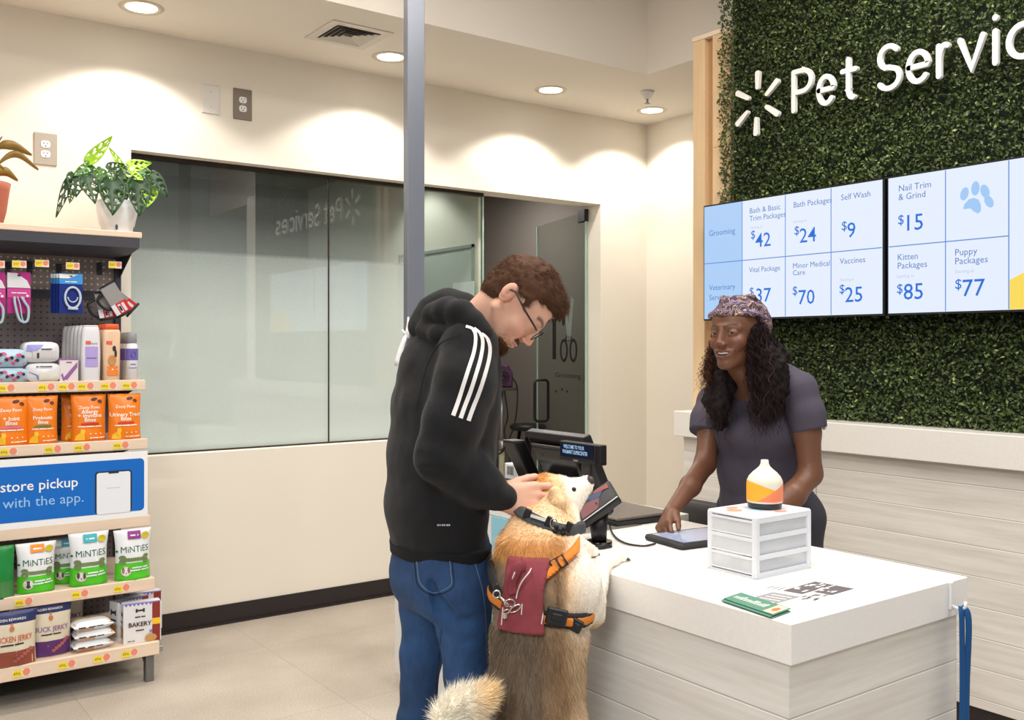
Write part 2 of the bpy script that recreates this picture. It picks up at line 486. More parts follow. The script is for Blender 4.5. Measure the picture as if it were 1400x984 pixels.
def hand_sdf(S, W, p, n, t, s=1.0, bends=None, thumb=(.55,.75,-.2), spread=.35, r=1.0):
    """W wrist, p towards the fingers, n out of the back of the hand, t towards the thumb"""
    p = Vector(p).normalized(); n = Vector(n); n = (n-p*n.dot(p)).normalized(); t0 = Vector(t); t = p.cross(n); t = t if t.dot(t0) > 0 else -t
    L = (.085,.088,.083,.076); F1 = (.040,.044,.041,.032); F2 = (.025,.028,.026,.020); F3 = (.020,.021,.020,.018); tips = []
    bends = bends or [(20,30,20)]*4
    for i in range(4):
        off = (.030-.0205*i)*s; b = W+p*L[i]*s+t*off; S.cap(W+p*.012*s+t*off*.55, b, .0135*s, .0105*s*r, .014); S.cap(W+p*.03*s+t*off*.8-n*.006*s, W+p*L[i]*.95*s+t*off-n*.006*s, .012*s, .009*s, .012)
        d = (p+t*spread*(.25-.17*i)).normalized(); q = b; a = 0
        for k, (ln, rr) in enumerate(((F1[i],.0088),(F2[i],.0080),(F3[i],.0070))):
            a += math.radians(bends[i][k]); dd = d*math.cos(a)-n*math.sin(a); e = q+dd*ln*s; S.cap(q, e, (.0098,.0085,.0078)[k]*s*r, rr*s*r, .0035); q = e
        tips.append(q)
    b = W+p*.022*s+t*.026*s-n*.006*s; d = (p*thumb[0]+t*thumb[1]+n*thumb[2]).normalized(); S.cap(W+p*.012*s, b, .014*s, .014*s, .012); q = b+d*.040*s; S.cap(b, q, .0145*s, .0115*s, .010)
    d2 = (d+p*.5).normalized(); q2 = q+d2*.032*s; S.cap(q, q2, .011*s, .0098*s, .004); q3 = q2+(d2+p*.2).normalized()*.022*s; S.cap(q2, q3, .0098*s, .008*s, .003)
    return tips
def body_mesh(name, S, h, fine, mt, parent, smooth_it=1, disp=None, colf=None, clip=None, inflate=0):
    P, Q = S.mesh(h, fine, clip, inflate)
    if smooth_it: P = smooth_pts(P, Q, smooth_it, .5)
    if disp is not None: P = P+vnormals(P, Q)*disp(P)[:, None]
    ob = npmesh(name, P-np.array(parent.location), Q, mt, parent, None if colf is None else colf(P))
    return ob, P, Q
# ================================================================ SETTING
M_WALL = mat('wall_paint', (238,230,216), .9, spec=.2, bump=.15, bscale=350)
M_WALL2 = mat('wall_paint_grey', (150,140,130), .9, spec=.2)
M_CEIL = mat('ceiling_paint', (232,224,212), .95, spec=.1)
M_BASE = mat('vinyl_base_black', (40,33,33), .45)
M_BLACK = mat('black_plastic', (24,24,26), .45)
M_GLOSSB = mat('gloss_black', (14,14,16), .15)
M_WHITEP = mat('white_plastic', (235,234,232), .4)
M_STEEL = mat('steel', (170,170,172), .35, metal=.9)
M_DARKMETAL = mat('dark_grey_metal', (62,62,68), .5, metal=.2)
def floor_mat():
    m = mat('vinyl_floor', (184,172,156), .38, spec=.4)
    nt = m.node_tree; b = nt.nodes['Principled BSDF']; N = nt.nodes.new; L = nt.links.new
    tc = N('ShaderNodeTexCoord')
    n1 = N('ShaderNodeTexNoise'); n1.inputs['Scale'].default_value = 2.2; n1.inputs['Detail'].default_value = 4; L(tc.outputs['Object'], n1.inputs['Vector'])
    n2 = N('ShaderNodeTexNoise'); n2.inputs['Scale'].default_value = 140; n2.inputs['Detail'].default_value = 3; L(tc.outputs['Object'], n2.inputs['Vector'])
    r1 = N('ShaderNodeValToRGB'); r1.color_ramp.elements[0].position = .35; r1.color_ramp.elements[1].position = .7
    r1.color_ramp.elements[0].color = (*lin((178,166,152)), 1); r1.color_ramp.elements[1].color = (*lin((200,189,175)), 1)
    L(n1.outputs['Fac'], r1.inputs['Fac'])
    r2 = N('ShaderNodeMapRange'); r2.inputs[1].default_value = .3; r2.inputs[2].default_value = .7; r2.inputs[3].default_value = .78; r2.inputs[4].default_value = 1.14
    L(n2.outputs['Fac'], r2.inputs[0])
    br = N('ShaderNodeTexBrick'); br.inputs['Scale'].default_value = 1; br.inputs['Brick Width'].default_value = .92; br.inputs['Row Height'].default_value = .92; br.offset = 0
    br.inputs['Mortar Size'].default_value = .002; br.inputs['Mortar Smooth'].default_value = .3; br.inputs['Color1'].default_value = (1,1,1,1); br.inputs['Color2'].default_value = (.95,.95,.95,1); br.inputs['Mortar'].default_value = (.72,.71,.7,1)
    L(tc.outputs['Object'], br.inputs['Vector'])
    a = N('ShaderNodeVectorMath'); a.operation = 'MULTIPLY'; L(r1.outputs['Color'], a.inputs[0]); L(r2.outputs[0], a.inputs[1])
    c = N('ShaderNodeVectorMath'); c.operation = 'MULTIPLY'; L(a.outputs[0], c.inputs[0]); L(br.outputs['Color'], c.inputs[1])
    L(c.outputs[0], b.inputs['Base Color']); return m
def plank_mat(name, axis, base=(205,198,188), dark=(176,168,158), row=.118, hoff=0.0, seam=1.2):
    """pale ash laminate boards: long grain along `axis`, grooves in Z"""
    m = mat(name, base, .5, spec=.35); nt = m.node_tree; b = nt.nodes['Principled BSDF']; N = nt.nodes.new; L = nt.links.new
    tc = N('ShaderNodeTexCoord'); sp = N('ShaderNodeSeparateXYZ'); L(tc.outputs['Object'], sp.inputs[0])
    def math_(op, a, b_=None, c_=None):
        q = N('ShaderNodeMath'); q.operation = op
        for i, w in enumerate((a, b_, c_)):
            if w is None: continue
            if isinstance(w, (int, float)): q.inputs[i].default_value = w
            else: L(w, q.inputs[i])
        return q.outputs[0]
    zr = math_('DIVIDE', math_('ADD', sp.outputs['Z'], hoff), row); rowi = math_('FLOOR', zr)
    cb = N('ShaderNodeCombineXYZ')
    hx = sp.outputs[{'x': 'X', 'y': 'Y'}[axis]]
    L(math_('MULTIPLY', math_('ADD', hx, math_('MULTIPLY', rowi, 3.37)), 1.6), cb.inputs[0]); L(math_('MULTIPLY', sp.outputs['Z'], 26), cb.inputs[1]); L(math_('MULTIPLY', rowi, .7), cb.inputs[2])
    n = N('ShaderNodeTexNoise'); n.inputs['Scale'].default_value = 1.5; n.inputs['Detail'].default_value = 8; n.inputs['Roughness'].default_value = .62; L(cb.outputs[0], n.inputs['Vector'])
    r = N('ShaderNodeValToRGB'); r.color_ramp.elements[0].position = .3; r.color_ramp.elements[1].position = .66
    r.color_ramp.elements[0].color = (*lin(dark), 1); r.color_ramp.elements[1].color = (*lin(base), 1); L(n.outputs['Fac'], r.inputs['Fac'])
    fr = math_('FRACT', zr); g = math_('LESS_THAN', fr, .024); g2 = math_('LESS_THAN', fr, .052)
    m0 = N('ShaderNodeMix'); m0.data_type = 'RGBA'; L(g2, m0.inputs['Factor']); L(r.outputs['Color'], m0.inputs['A']); m0.inputs['B'].default_value = (*lin(tuple(int(v*.86) for v in dark)), 1)  # darker band paints a shadow line along each groove
    mx = N('ShaderNodeMix'); mx.data_type = 'RGBA'; L(g, mx.inputs['Factor']); L(m0.outputs['Result'], mx.inputs['A']); mx.inputs['B'].default_value = (*lin((250,248,243)), 1)
    L(mx.outputs['Result'], b.inputs['Base Color'])
    bp = N('ShaderNodeBump'); bp.inputs['Strength'].default_value = .6; bp.inputs['Distance'].default_value = .004; bp.invert = True
    L(g, bp.inputs['Height']); L(bp.outputs['Normal'], b.inputs['Normal'])
    return m
WY = 5.12; GX = 3.80   # window wall plane, green wall front plane
OX0, OX1, OZ = 1.333, 4.53, 2.51; SILL = .932; SX1 = 3.56
mb = MB(); mb.box((-4,-4,-.1), (5.4,8.2,0)); fl = struct(mb.build('floor', floor_mat()))
# window wall with its opening
mb = MB()
mb.box((-4,WY,0), (OX0,WY+.17,3.9)); mb.box((OX0,WY,OZ), (OX1,WY+.17,3.9)); mb.box((OX1,WY,0), (5.1,WY+.17,3.9)); mb.box((OX0,WY,0), (SX1,WY+.17,SILL))
struct(mb.build('wall_back', M_WALL))
mb = MB(); mb.box((4.98,-1.5,0), (5.1,WY,3.9)); struct(mb.build('wall_right', M_WALL))
# ceiling: a lowered border along two walls, raised field inside
mb = MB()
mb.box((-4,4.164,3.13), (4.98,WY,3.9)); mb.box((4.055,-1.5,3.13), (4.98,4.164,3.9)); mb.box((-4,-1.5,3.75), (4.055,4.164,3.9))
struct(mb.build('ceiling', M_CEIL))
# black vinyl base
mb = MB(); mb.box((-4,WY-.008,0), (SX1,WY,.104)); mb.box((-4,WY-.02,0), (SX1,WY-.008,.012)); struct(mb.build('baseboard_back', M_BASE))
mb = MB(); mb.box((4.972,3.6,0), (4.98,WY,.104)); mb.box((OX1,WY-.008,0), (4.98,WY,.104)); struct(mb.build('baseboard_right', M_BASE))
# rooms beyond the glass
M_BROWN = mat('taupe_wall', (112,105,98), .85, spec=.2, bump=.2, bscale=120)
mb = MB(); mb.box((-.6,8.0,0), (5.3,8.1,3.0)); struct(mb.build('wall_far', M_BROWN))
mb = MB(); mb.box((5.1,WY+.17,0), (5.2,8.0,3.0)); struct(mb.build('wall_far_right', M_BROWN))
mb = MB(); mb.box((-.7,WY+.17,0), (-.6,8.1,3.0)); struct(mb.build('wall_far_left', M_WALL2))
mb = MB(); mb.box((3.605,5.30,2.19), (3.625,8.0,2.9)); mb.box((3.605,5.30,0), (3.625,5.36,2.19)); mb.box((3.605,6.34,0), (3.625,8.0,2.19)); struct(mb.build('wall_partition', M_WALL))
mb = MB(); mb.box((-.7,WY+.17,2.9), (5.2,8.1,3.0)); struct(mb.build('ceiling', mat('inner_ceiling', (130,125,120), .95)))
# ---- glass
def schlick(nt, r0):
    N = nt.nodes.new; lw = N('ShaderNodeLayerWeight'); lw.inputs['Blend'].default_value = .5
    p = N('ShaderNodeMath'); p.operation = 'POWER'; nt.links.new(lw.outputs['Facing'], p.inputs[0]); p.inputs[1].default_value = 5
    q = N('ShaderNodeMath'); q.operation = 'MULTIPLY_ADD'; nt.links.new(p.outputs[0], q.inputs[0]); q.inputs[1].default_value = 1-r0; q.inputs[2].default_value = r0; return q
def film_mat():
    m = bpy.data.materials.new('frosted_film_glass'); m.use_nodes = True; nt = m.node_tree; nt.nodes.clear(); N = nt.nodes.new; L = nt.links.new
    out = N('ShaderNodeOutputMaterial'); tc = N('ShaderNodeTexCoord'); sp = N('ShaderNodeSeparateXYZ'); L(tc.outputs['Object'], sp.inputs[0])
    rp = N('ShaderNodeValToRGB'); mr = N('ShaderNodeMapRange'); mr.inputs[1].default_value = .9; mr.inputs[2].default_value = 2.55; L(sp.outputs['Z'], mr.inputs[0]); L(mr.outputs[0], rp.inputs['Fac'])
    e = rp.color_ramp.elements; e[0].position = 0; e[0].color = (1,1,1,1); e[1].position = 1; e[1].color = (.03,.03,.03,1)
    for p, v in ((.25,.95),(.45,.84),(.60,.62),(.668,.46),(.682,.22),(.80,.07)):
        q = e.new(p); q.color = (v,v,v,1)
    # fine dot raster of the printed film
    vor = N('ShaderNodeTexNoise'); vor.inputs['Scale'].default_value = 160; vor.inputs['Detail'].default_value = 1; L(tc.outputs['Object'], vor.inputs['Vector'])
    ad = N('ShaderNodeMath'); ad.operation = 'MULTIPLY_ADD'; L(vor.outputs['Fac'], ad.inputs[0]); ad.inputs[1].default_value = .14; ad.inputs[2].default_value = -.07
    sm = N('ShaderNodeMath'); sm.operation = 'ADD'; sm.use_clamp = True; L(rp.outputs['Color'], sm.inputs[0]); L(ad.outputs[0], sm.inputs[1])
    df = N('ShaderNodeBsdfDiffuse'); df.inputs['Color'].default_value = (*lin((222,234,228)), 1)
    tl = N('ShaderNodeBsdfTranslucent'); tl.inputs['Color'].default_value = (*lin((205,216,210)), 1)
    m1 = N('ShaderNodeMixShader'); m1.inputs[0].default_value = .25; L(df.outputs[0], m1.inputs[1]); L(tl.outputs[0], m1.inputs[2])
    tr = N('ShaderNodeBsdfTransparent'); tr.inputs['Color'].default_value = (.62,.68,.65,1)
    m2 = N('ShaderNodeMixShader'); L(sm.outputs[0], m2.inputs[0]); L(tr.outputs[0], m2.inputs[1]); L(m1.outputs[0], m2.inputs[2])
    gl = N('ShaderNodeBsdfGlossy'); gl.inputs['Roughness'].default_value = .015; gl.inputs['Color'].default_value = (1,1,1,1)
    fr = schlick(nt, .075)
    m3 = N('ShaderNodeMixShader'); L(fr.outputs[0], m3.inputs[0]); L(m2.outputs[0], m3.inputs[1]); L(gl.outputs[0], m3.inputs[2]); L(m3.outputs[0], out.inputs['Surface'])
    return m
def glass_mat(name='clear_glass', tint=(.74,.82,.78), ior=1.45, rough=.0):
    m = bpy.data.materials.new(name); m.use_nodes = True; nt = m.node_tree; nt.nodes.clear(); N = nt.nodes.new; L = nt.links.new
    out = N('ShaderNodeOutputMaterial'); tr = N('ShaderNodeBsdfTransparent'); tr.inputs['Color'].default_value = (*tint, 1)
    gl = N('ShaderNodeBsdfGlossy'); gl.inputs['Roughness'].default_value = rough; fr = schlick(nt, 2*((ior-1)/(ior+1))**2)
    m3 = N('ShaderNodeMixShader'); L(fr.outputs[0], m3.inputs[0]); L(tr.outputs[0], m3.inputs[1]); L(gl.outputs[0], m3.inputs[2]); L(m3.outputs[0], out.inputs['Surface'])
    return m
M_FILM = film_mat(); M_GLASS = glass_mat(); M_EDGE = mat('glass_edge_green', (176,205,190), .2)
GY = 5.22
win = thing('window_1', 'interior glass partition above the low white wall, frosted towards its foot', 'window', (2.45,GY,SILL)); win['kind'] = 'structure'
M_FRAME = mat('window_channel', (60,52,46), .4, metal=.6)
def P_(o): # child keeps world coordinates
    o.matrix_parent_inverse = o.parent.matrix_basis.inverted() if o.parent else Matrix(); return o
def wpart(mb, name, mats, root, fix=True):
    """build in world coordinates, store relative to root"""
    R = Matrix.Translation(root.location) @ root.rotation_euler.to_matrix().to_4x4(); Ri = R.inverted()
    mb.v = [tuple(Ri @ Vector(v)) for v in mb.v]
    return mb.build(name, mats, root, fix)
for x0, x1, mt in ((OX0, 2.478, M_FILM), (2.482, 3.02, M_FILM), (3.024, 3.585, M_GLASS)):
    mb = MB(); mb.box((x0,GY,0), (x1,GY+.002,OZ-SILL-.03))
    if mt is M_FILM:
        mb = MB(); mb.quad((x0,GY,SILL), (x1,GY,SILL), (x1,GY,OZ-.02), (x0,GY,OZ-.02)); o = mb.build('pane', mt, None, False); o.parent = win; o.matrix_parent_inverse = Matrix.Translation(-Vector(win.location))
    else:
        mb = MB(); mb.quad((x0,GY,SILL), (x1,GY,SILL), (x1,GY,OZ-.02), (x0,GY,OZ-.02)); wpart(mb, 'pane', mt, win, False)
mb = MB(); mb.box((OX0,GY-.02,OZ-.022), (SX1+.02,GY+.025,OZ)); mb.box((OX0,GY-.02,SILL), (SX1,GY+.025,SILL+.008)); mb.box((2.4765,GY-.005,SILL), (2.4835,GY+.007,OZ-.02)); mb.box((3.018,GY-.004,SILL), (3.025,GY+.006,OZ-.02)); mb.box((OX0,GY-.02,SILL), (OX0+.006,GY+.02,OZ))
wpart(mb, 'window_frame', M_FRAME, win)
mb = MB(); mb.box((3.582,GY-.006,SILL), (3.59,GY+.006,OZ-.02)); wpart(mb, 'glass_edge', M_EDGE, win)
# door_1: frameless glass door, swung open into the far room
hx, hy = 4.50, 5.245; fx, fy = 4.75, 6.135
ang = math.atan2(fy-hy, fx-hx); DL = math.hypot(fx-hx, fy-hy)
door = thing('door_1', 'open frameless glass door with black pull handle and grooming scissors decal', 'door', (hx,hy,0), ang); door['kind'] = 'structure'
mb = MB(); mb.quad((0,0,.02), (DL,0,.02), (DL,0,2.47), (0,0,2.47)); mb.build('pane', glass_mat('door_glass', (.84,.90,.86), 1.6), door, False)
mb = MB(); mb.box((-.004,-.006,.02), (.004,.006,2.47)); mb.box((DL-.003,-.006,.02), (DL+.001,.006,2.47)); mb.build('glass_edge', M_EDGE, door)
mb = MB(); mb.box((-.01,-.016,2.40), (.11,.016,2.488), bev=.003); mb.build('hinge_fitting', M_BLACK, door)
mb = MB(); mb.box((-.01,-.016,.02), (.15,.016,.1), bev=.003); mb.build('hinge_fitting', M_BLACK, door)
mb = MB(); hw = .058; z0, z1 = .905, 1.235; hxp = DL-.085
pts = []
for (cy, cz, a0) in ((hw-.03,z1-.03,0),(-hw+.03,z1-.03,90),(-hw+.03,z0+.03,180),(hw-.03,z0+.03,270)):
    for k in range(6):
        a = math.radians(a0+k*18); pts.append((hxp, cy+.03*math.cos(a), cz+.03*math.sin(a)))
pts.append(pts[0]); mb.tube(pts, .011, 10, cap=False); mb.build('pull_handle', M_BLACK, door)
# vinyl decals: scissors, brush, comb and writing (stand on the glass)
def ddec(vs, fs, mi=0):
    dm.add([(x, -.002, z) for x, z in vs], fs, mi)
M_DEC = mat('black_vinyl', (20,20,26), .5); M_DECG = mat('grey_vinyl', (170,172,172), .4)
dm = MB()
def onDoor(px, py):
    r = ray(px, py); n = Vector((-math.sin(ang), math.cos(ang), 0)); o = Vector((0,0,CAMH)); t = (Vector((hx,hy,0))-o).dot(n)/r.dot(n); q = o+r*t
    return ((q-Vector((hx,hy,0))).dot(Vector((math.cos(ang), math.sin(ang), 0))), q.z)
for cxp in (770.5, 783.5):
    c_ = onDoor(cxp, 479); e_ = onDoor(cxp+5.2, 479); rx = abs(e_[0]-c_[0]); vs = []; fs = []
    for k in range(24):
        a = 2*math.pi*k/24
        for q in (1.08, .60): vs.append((c_[0]+rx*q*math.cos(a), c_[1]+.082*(q if q > 1 else .80)*math.sin(a)))
    for k in range(24): fs.append((2*k, 2*k+1, (2*k+3) % 48, (2*k+2) % 48))
    ddec(vs, fs)
def dpoly(pp, mi=0): ddec([onDoor(*p) for p in pp], [tuple(range(len(pp)))], mi)
dpoly([(774,465),(780,465),(781,445),(784,410),(780,405),(777,440)], 1); dpoly([(775,462),(778,462),(775,420),(772,425)], 1)
dpoly([(755,436),(760,436),(760,491),(755,491)]); dpoly([(773,459),(781,459),(782,466),(772,466)])
c0 = onDoor(757, 428)
for i in range(5):
    for j in range(4):
        q = onDoor(750+j*5, 412+i*6.5); v_, f_ = disc2d(q[0], q[1], .018, .013, 10); ddec(v_, f_)
v_, f_ = disc2d(*onDoor(770, 436), .03, .055, 12); ddec(v_, f_)
tv, tf = text_geo('Grooming', .052, bold=.01); q = onDoor(758.5, 515)
ddec([(q[0]-x*-1*1.0, q[1]+y) for x, y in [(x_*2.2*-1, y_) for x_, y_ in tv]], tf)
for k, cxp in enumerate((760, 768, 775)):
    v_, f_ = disc2d(*onDoor(cxp, 535-(k == 1)*3), .02, .01, 8); ddec(v_, f_)
dm.build('decal', [M_DEC, M_DECG], door, False)
# door_2: closed white door in the partition, with closer and paper notice
d2 = thing('door_2', 'closed white door behind the clear glass with a paper notice and closer arm', 'door', (3.605,5.85,0)); d2['kind'] = 'structure'
mb = MB(); mb.box((3.602,5.365,.01), (3.622,6.335,2.165)); wpart(mb, 'door_leaf', mat('door_paint', (206,210,202), .6), d2)
mb = MB(); mb.box((3.594,5.345,0), (3.603,5.368,2.19)); mb.box((3.594,6.332,0), (3.603,6.355,2.19)); mb.box((3.594,5.345,2.168), (3.603,6.355,2.19)); wpart(mb, 'door_frame', mat('frame_paint', (170,176,168), .5), d2)
mb = MB(); mb.box((3.55,6.0,2.08), (3.60,6.16,2.15), bev=.004); wpart(mb, 'door_closer', mat('closer_grey', (150,152,148), .5), d2)
a_ = atX(619, 387, 3.59); b_ = atX(648, 428, 3.59)
mb = MB(); mb.box((3.590,b_.y,b_.z-.02), (3.594,a_.y,a_.z)); wpart(mb, 'paper_notice', mat('paper', (240,240,238), .8), d2)
# ================================================================ post
mb = MB(); mb.box((2.088,3.61,0), (2.173,3.65,3.75), bev=.003)
post = mb.build('metal_post', mat('post_paint', (128,132,142), .35, metal=.5)); tag(post, 'tall slim grey metal post rising from floor to ceiling behind the man', 'post')
# white plastic wand hanging on the post
mb = MB(); q = lambda px, py: J(px, py, 4.13)
mb.tube([q(558.2,433), q(558,441), q(557,452), q(556.5,462)], [.004,.005,.0085,.009], 10)
mb.tube([q(549.8,450.5), q(552,454), q(556,457)], [.004,.006,.007], 10)
mb.tube([q(556,458), q(552,466), q(548,478), q(544,492), q(543,500)], [.009,.010,.012,.013,.012], 10)
o = mb.build('plastic_clip', M_WHITEP); tag(o, 'white forked plastic clip on the grey post beside the man\'s shoulder', 'clip')
# ================================================================ ceiling fixtures
M_LENS = mat('lamp_lens', (255,248,236), .5, emit=9); M_TRIM = mat('lamp_trim', (205,192,172), .35, metal=.2)
CANS = [(1.29,4.77),(2.64,4.76),(3.80,4.77),(4.69,4.77),(-.06,4.77)]
cl = thing('ceiling_light', '', 'ceiling light', (CANS[0][0], CANS[0][1], 3.13))
mb = MB(); mb.lathe([(.066,.03),(.074,-.004),(.098,-.007),(.105,0)], 32); mb.build('trim_ring', M_TRIM, cl)
mb = MB(); mb.lathe([(0.0001,-.0025),(.074,-.0025)], 32); mb.build('lens', M_LENS, cl)
CLAB = ['round recessed ceiling light cut by the top edge, above the pegboard shelves', 'round recessed ceiling light partly behind the grey post, beside the air vent', 'round recessed ceiling light in the middle, between post and sprinkler', 'round recessed ceiling light in the corner, beside the sprinkler head']
for i, (x, y) in enumerate(CANS[:4]):
    o = cl if i == 0 else dup(cl, (x,y,3.13)); o['label'] = CLAB[i]; o['group'] = 'recessed ceiling lights along the window wall'
for (x, y) in CANS:
    ld = bpy.data.lights.new('can', 'SPOT'); ld.energy = 46; ld.spot_size = math.radians(124); ld.spot_blend = .3; ld.shadow_soft_size = .05; ld.color = (1,.955,.90)
    lo = bpy.data.objects.new('can_lamp', ld); COL.objects.link(lo); lo.location = (x,y,3.115)
# air vent
vt = thing('ceiling_vent', 'square white louvred air vent in the lowered ceiling', 'vent', (2.28,4.553,3.13))
mb = MB(); s0, s1 = .172, .125
mb.box((-s0,-s0,-.006), (-s1,s0,0)); mb.box((s1,-s0,-.006), (s0,s0,0)); mb.box((-s1,-s0,-.006), (s1,-s1,0)); mb.box((-s1,s1,-.006), (s1,s0,0)); mb.build('vent_frame', mat('vent_paint', (214,206,194), .5), vt)
mb = MB(); mb.box((-s1,-s1,-.001), (s1,s1,.0)); mb.build('backing', mat('vent_dark', (70,68,64), .8), vt)
mb = MB()
for k in range(1, 5):
    r_ = s1-.026*k+.004
    for (sx, sy) in ((1,0),(-1,0),(0,1),(0,-1)):
        M = Matrix.Rotation(math.atan2(sy, sx), 4, 'Z')
        mb.add([(r_,-r_,-.001),(r_,r_,-.001),(r_+.017,r_+.017,-.012),(r_+.017,-r_-.017,-.012)], [(0,1,2,3)], 0, M)
mb.build('louvre', mat('vent_paint', (214,206,194), .5), vt, False)
# sprinkler
sp = thing('sprinkler_head', 'small white ceiling sprinkler beside the corner light', 'sprinkler', (4.32,4.435,3.13))
mb = MB(); mb.lathe([(.001,0),(.045,0),(.042,-.012),(.026,-.045),(.018,-.05),(.001,-.05)], 24); mb.build('escutcheon', M_WHITEP, sp)
mb = MB(); mb.cyl((0,0,-.05), (0,0,-.075), .008); mb.lathe([(.001,-.082),(.02,-.08),(.02,-.077),(.001,-.077)], 16); mb.build('deflector', M_STEEL, sp)
# ================================================================ wall plates
def wall_plate(name, px, py, w, h, m, lab, kind):
    c_ = atY(px, py, WY-.001); t = thing(name, lab, 'outlet' if kind == 'outlet' else 'wall plate', (c_.x,WY,c_.z))
    mb = MB(); mb.box((-w/2,-.007,-h/2), (w/2,0,h/2), bev=.004); mb.build('cover_plate', m, t)
    if kind == 'outlet':
        for s_ in (1, -1):
            mb = MB(); cz = s_*.024
            v_, f_ = rect2d(-.021, cz-.017, .021, cz+.017, r=.012); mb.add([(x,-.0095,z) for x, z in v_], f_); mb.add([(x,-.0095,z) for x, z in v_]+[(x,-.006,z) for x, z in v_], [(i,(i+1) % 20,(i+1) % 20+20,i+20) for i in range(20)])
            s = mb.build('socket', M_WHITEP, t, False)
            mb = MB()
            for sx in (-.008, .008): mb.box((sx-.0014,-.0102,cz-.001), (sx+.0014,-.0096,cz+.009))
            mb.box((-.003,-.0102,cz-.012), (.003,-.0096,cz-.007)); mb.build('slot', M_BLACK, s)
    mb = MB()
    for z in ((0,) if kind == 'outlet' else (.04, -.04)): mb.lathe([(.0001,0),(.0035,0)], 10, M=Matrix.Translation((0,-.0078,z)) @ Matrix.Rotation(math.pi/2, 4, 'X'))
    mb.build('screw', M_STEEL, t, False)
M_PLATE = mat('steel_plate_warm', (172,160,146), .45, metal=.25)
wall_plate('power_outlet', 62, 204, .105, .158, M_PLATE, 'metal-plated double outlet on the wall between the two shelf plants', 'outlet')
wall_plate('power_outlet', 331.5, 143, .105, .170, mat('steel_plate_dark', (130,118,106), .45, metal=.25), 'metal-plated double outlet high on the wall above the glass', 'outlet')
wall_plate('blank_plate', 288, 136, .10, .155, mat('plate_white', (226,220,212), .5), 'blank white wall plate left of the high metal outlet', 'plate')

# ================================================================ GREEN WALL, WOOD FRAME, LEDGE, PANELLING
M_WOOD = mat('pale_maple', (226,194,152), .5, var=.06, vscale=4, stretch=(6,6,.6))
M_WOOD_SHADE = mat('maple_recess_shade', (196,154,108), .55, var=.06, vscale=4, stretch=(6,6,.6))  # maple darkened in colour to paint the shade between the slats
YL = 3.557
sf = thing('slat_frame', 'tall pale maple slatted edge at the left of the leaf wall', 'wooden frame', (GX,YL,1.165))
mb = MB()
y1, y2 = atX(963,300,GX).y, atX(974,300,GX).y
mb.box((GX,y1,1.165), (GX+.05,YL,3.12), bev=.002); wpart(mb, 'slat', M_WOOD, sf)
mb = MB(); mb.box((GX,3.30,1.165), (GX+.05,y2,3.12), bev=.002); wpart(mb, 'slat', M_WOOD, sf)
mb = MB(); mb.box((GX+.035,y2,1.165), (GX+.05,y1,3.12)); wpart(mb, 'recess_panel', M_WOOD_SHADE, sf)
mb = MB(); mb.box((GX-.004,3.28,3.12), (4.05,YL+.003,3.144), bev=.002); wpart(mb, 'top_cap', mat('maple_cap', (238,220,194), .5), sf)
mb = MB(); mb.box((GX+.05,.3,0), (4.05,YL,3.12)); struct(mb.build('wall_sign_side', M_WALL))
mb = MB(); mb.box((GX+.03,.6,1.165), (GX+.05,3.31,3.74)); lw = mb.build('plant_wall', mat('plant_backing', (22,30,16), .9)); tag(lw, 'dense artificial boxwood leaf wall behind the price screens', 'plant wall')
def leaves():
    rng = np.random.default_rng(11); N = 88000
    Y = rng.uniform(.95, 3.352, N); Z = rng.uniform(1.15, 3.74, N)
    # most leaves where the photograph looks
    g = np.stack([np.zeros(N), Y, Z], 1)
    cl_ = vnoise(g, 14, 3, 2); dep = .018+.028*(cl_*.5+.5)+rng.uniform(-.012, .014, N)
    edge = Y > 3.30; Y = Y+edge*rng.uniform(-.01, .016, N)
    P0 = np.stack([GX+.025-dep, Y, Z], 1)
    # leaf axis mostly outward/up/down, random roll
    ax = rng.normal(size=(N, 3))*[.5,1,1]; ax[:, 0] -= .55; ax[:, 2] += .25; ax /= np.linalg.norm(ax, axis=1)[:, None]
    nr = rng.normal(size=(N, 3)); nr[:, 0] -= .6; nr -= ax*(nr*ax).sum(1)[:, None]; nr /= np.linalg.norm(nr, axis=1)[:, None]
    sd = np.cross(ax, nr); L = rng.uniform(.012, .023, N)[:, None]; W = L*rng.uniform(.26, .36, N)[:, None]
    a = P0; b = P0+ax*L*.45+sd*W+nr*L*.06; c = P0+ax*L; d = P0+ax*L*.45-sd*W+nr*L*.06; m = P0+ax*L*.5-nr*L*.04
    P = np.stack([a, b, c, d, m], 1).reshape(-1, 3); k = np.arange(N)*5
    T = np.concatenate([np.stack([k, k+1, k+4], 1), np.stack([k+1, k+2, k+4], 1), np.stack([k+2, k+3, k+4], 1), np.stack([k+3, k, k+4], 1)])
    hue = vnoise(g, 5, 9, 2)*.5+.5; r = rng.random(N)
    dark = np.array(lin((52,66,34))); mid = np.array(lin((96,112,60))); lt = np.array(lin((150,166,96)))
    t = np.clip(hue*.9+rng.normal(0, .22, N)-.1, 0, 1)[:, None]
    col = dark*(1-t)+mid*t; s_ = (r > .93)[:, None]; col = np.where(s_, lt*(.6+.6*t), col)
    return npmesh('foliage', P-np.array(lw.location), T, mat('boxwood_leaf', (60,80,40), .42, spec=.45, vcol='Col'), lw, np.repeat(col, 5, 0), smooth=False)
fo = leaves(); fo['kind'] = 'stuff'
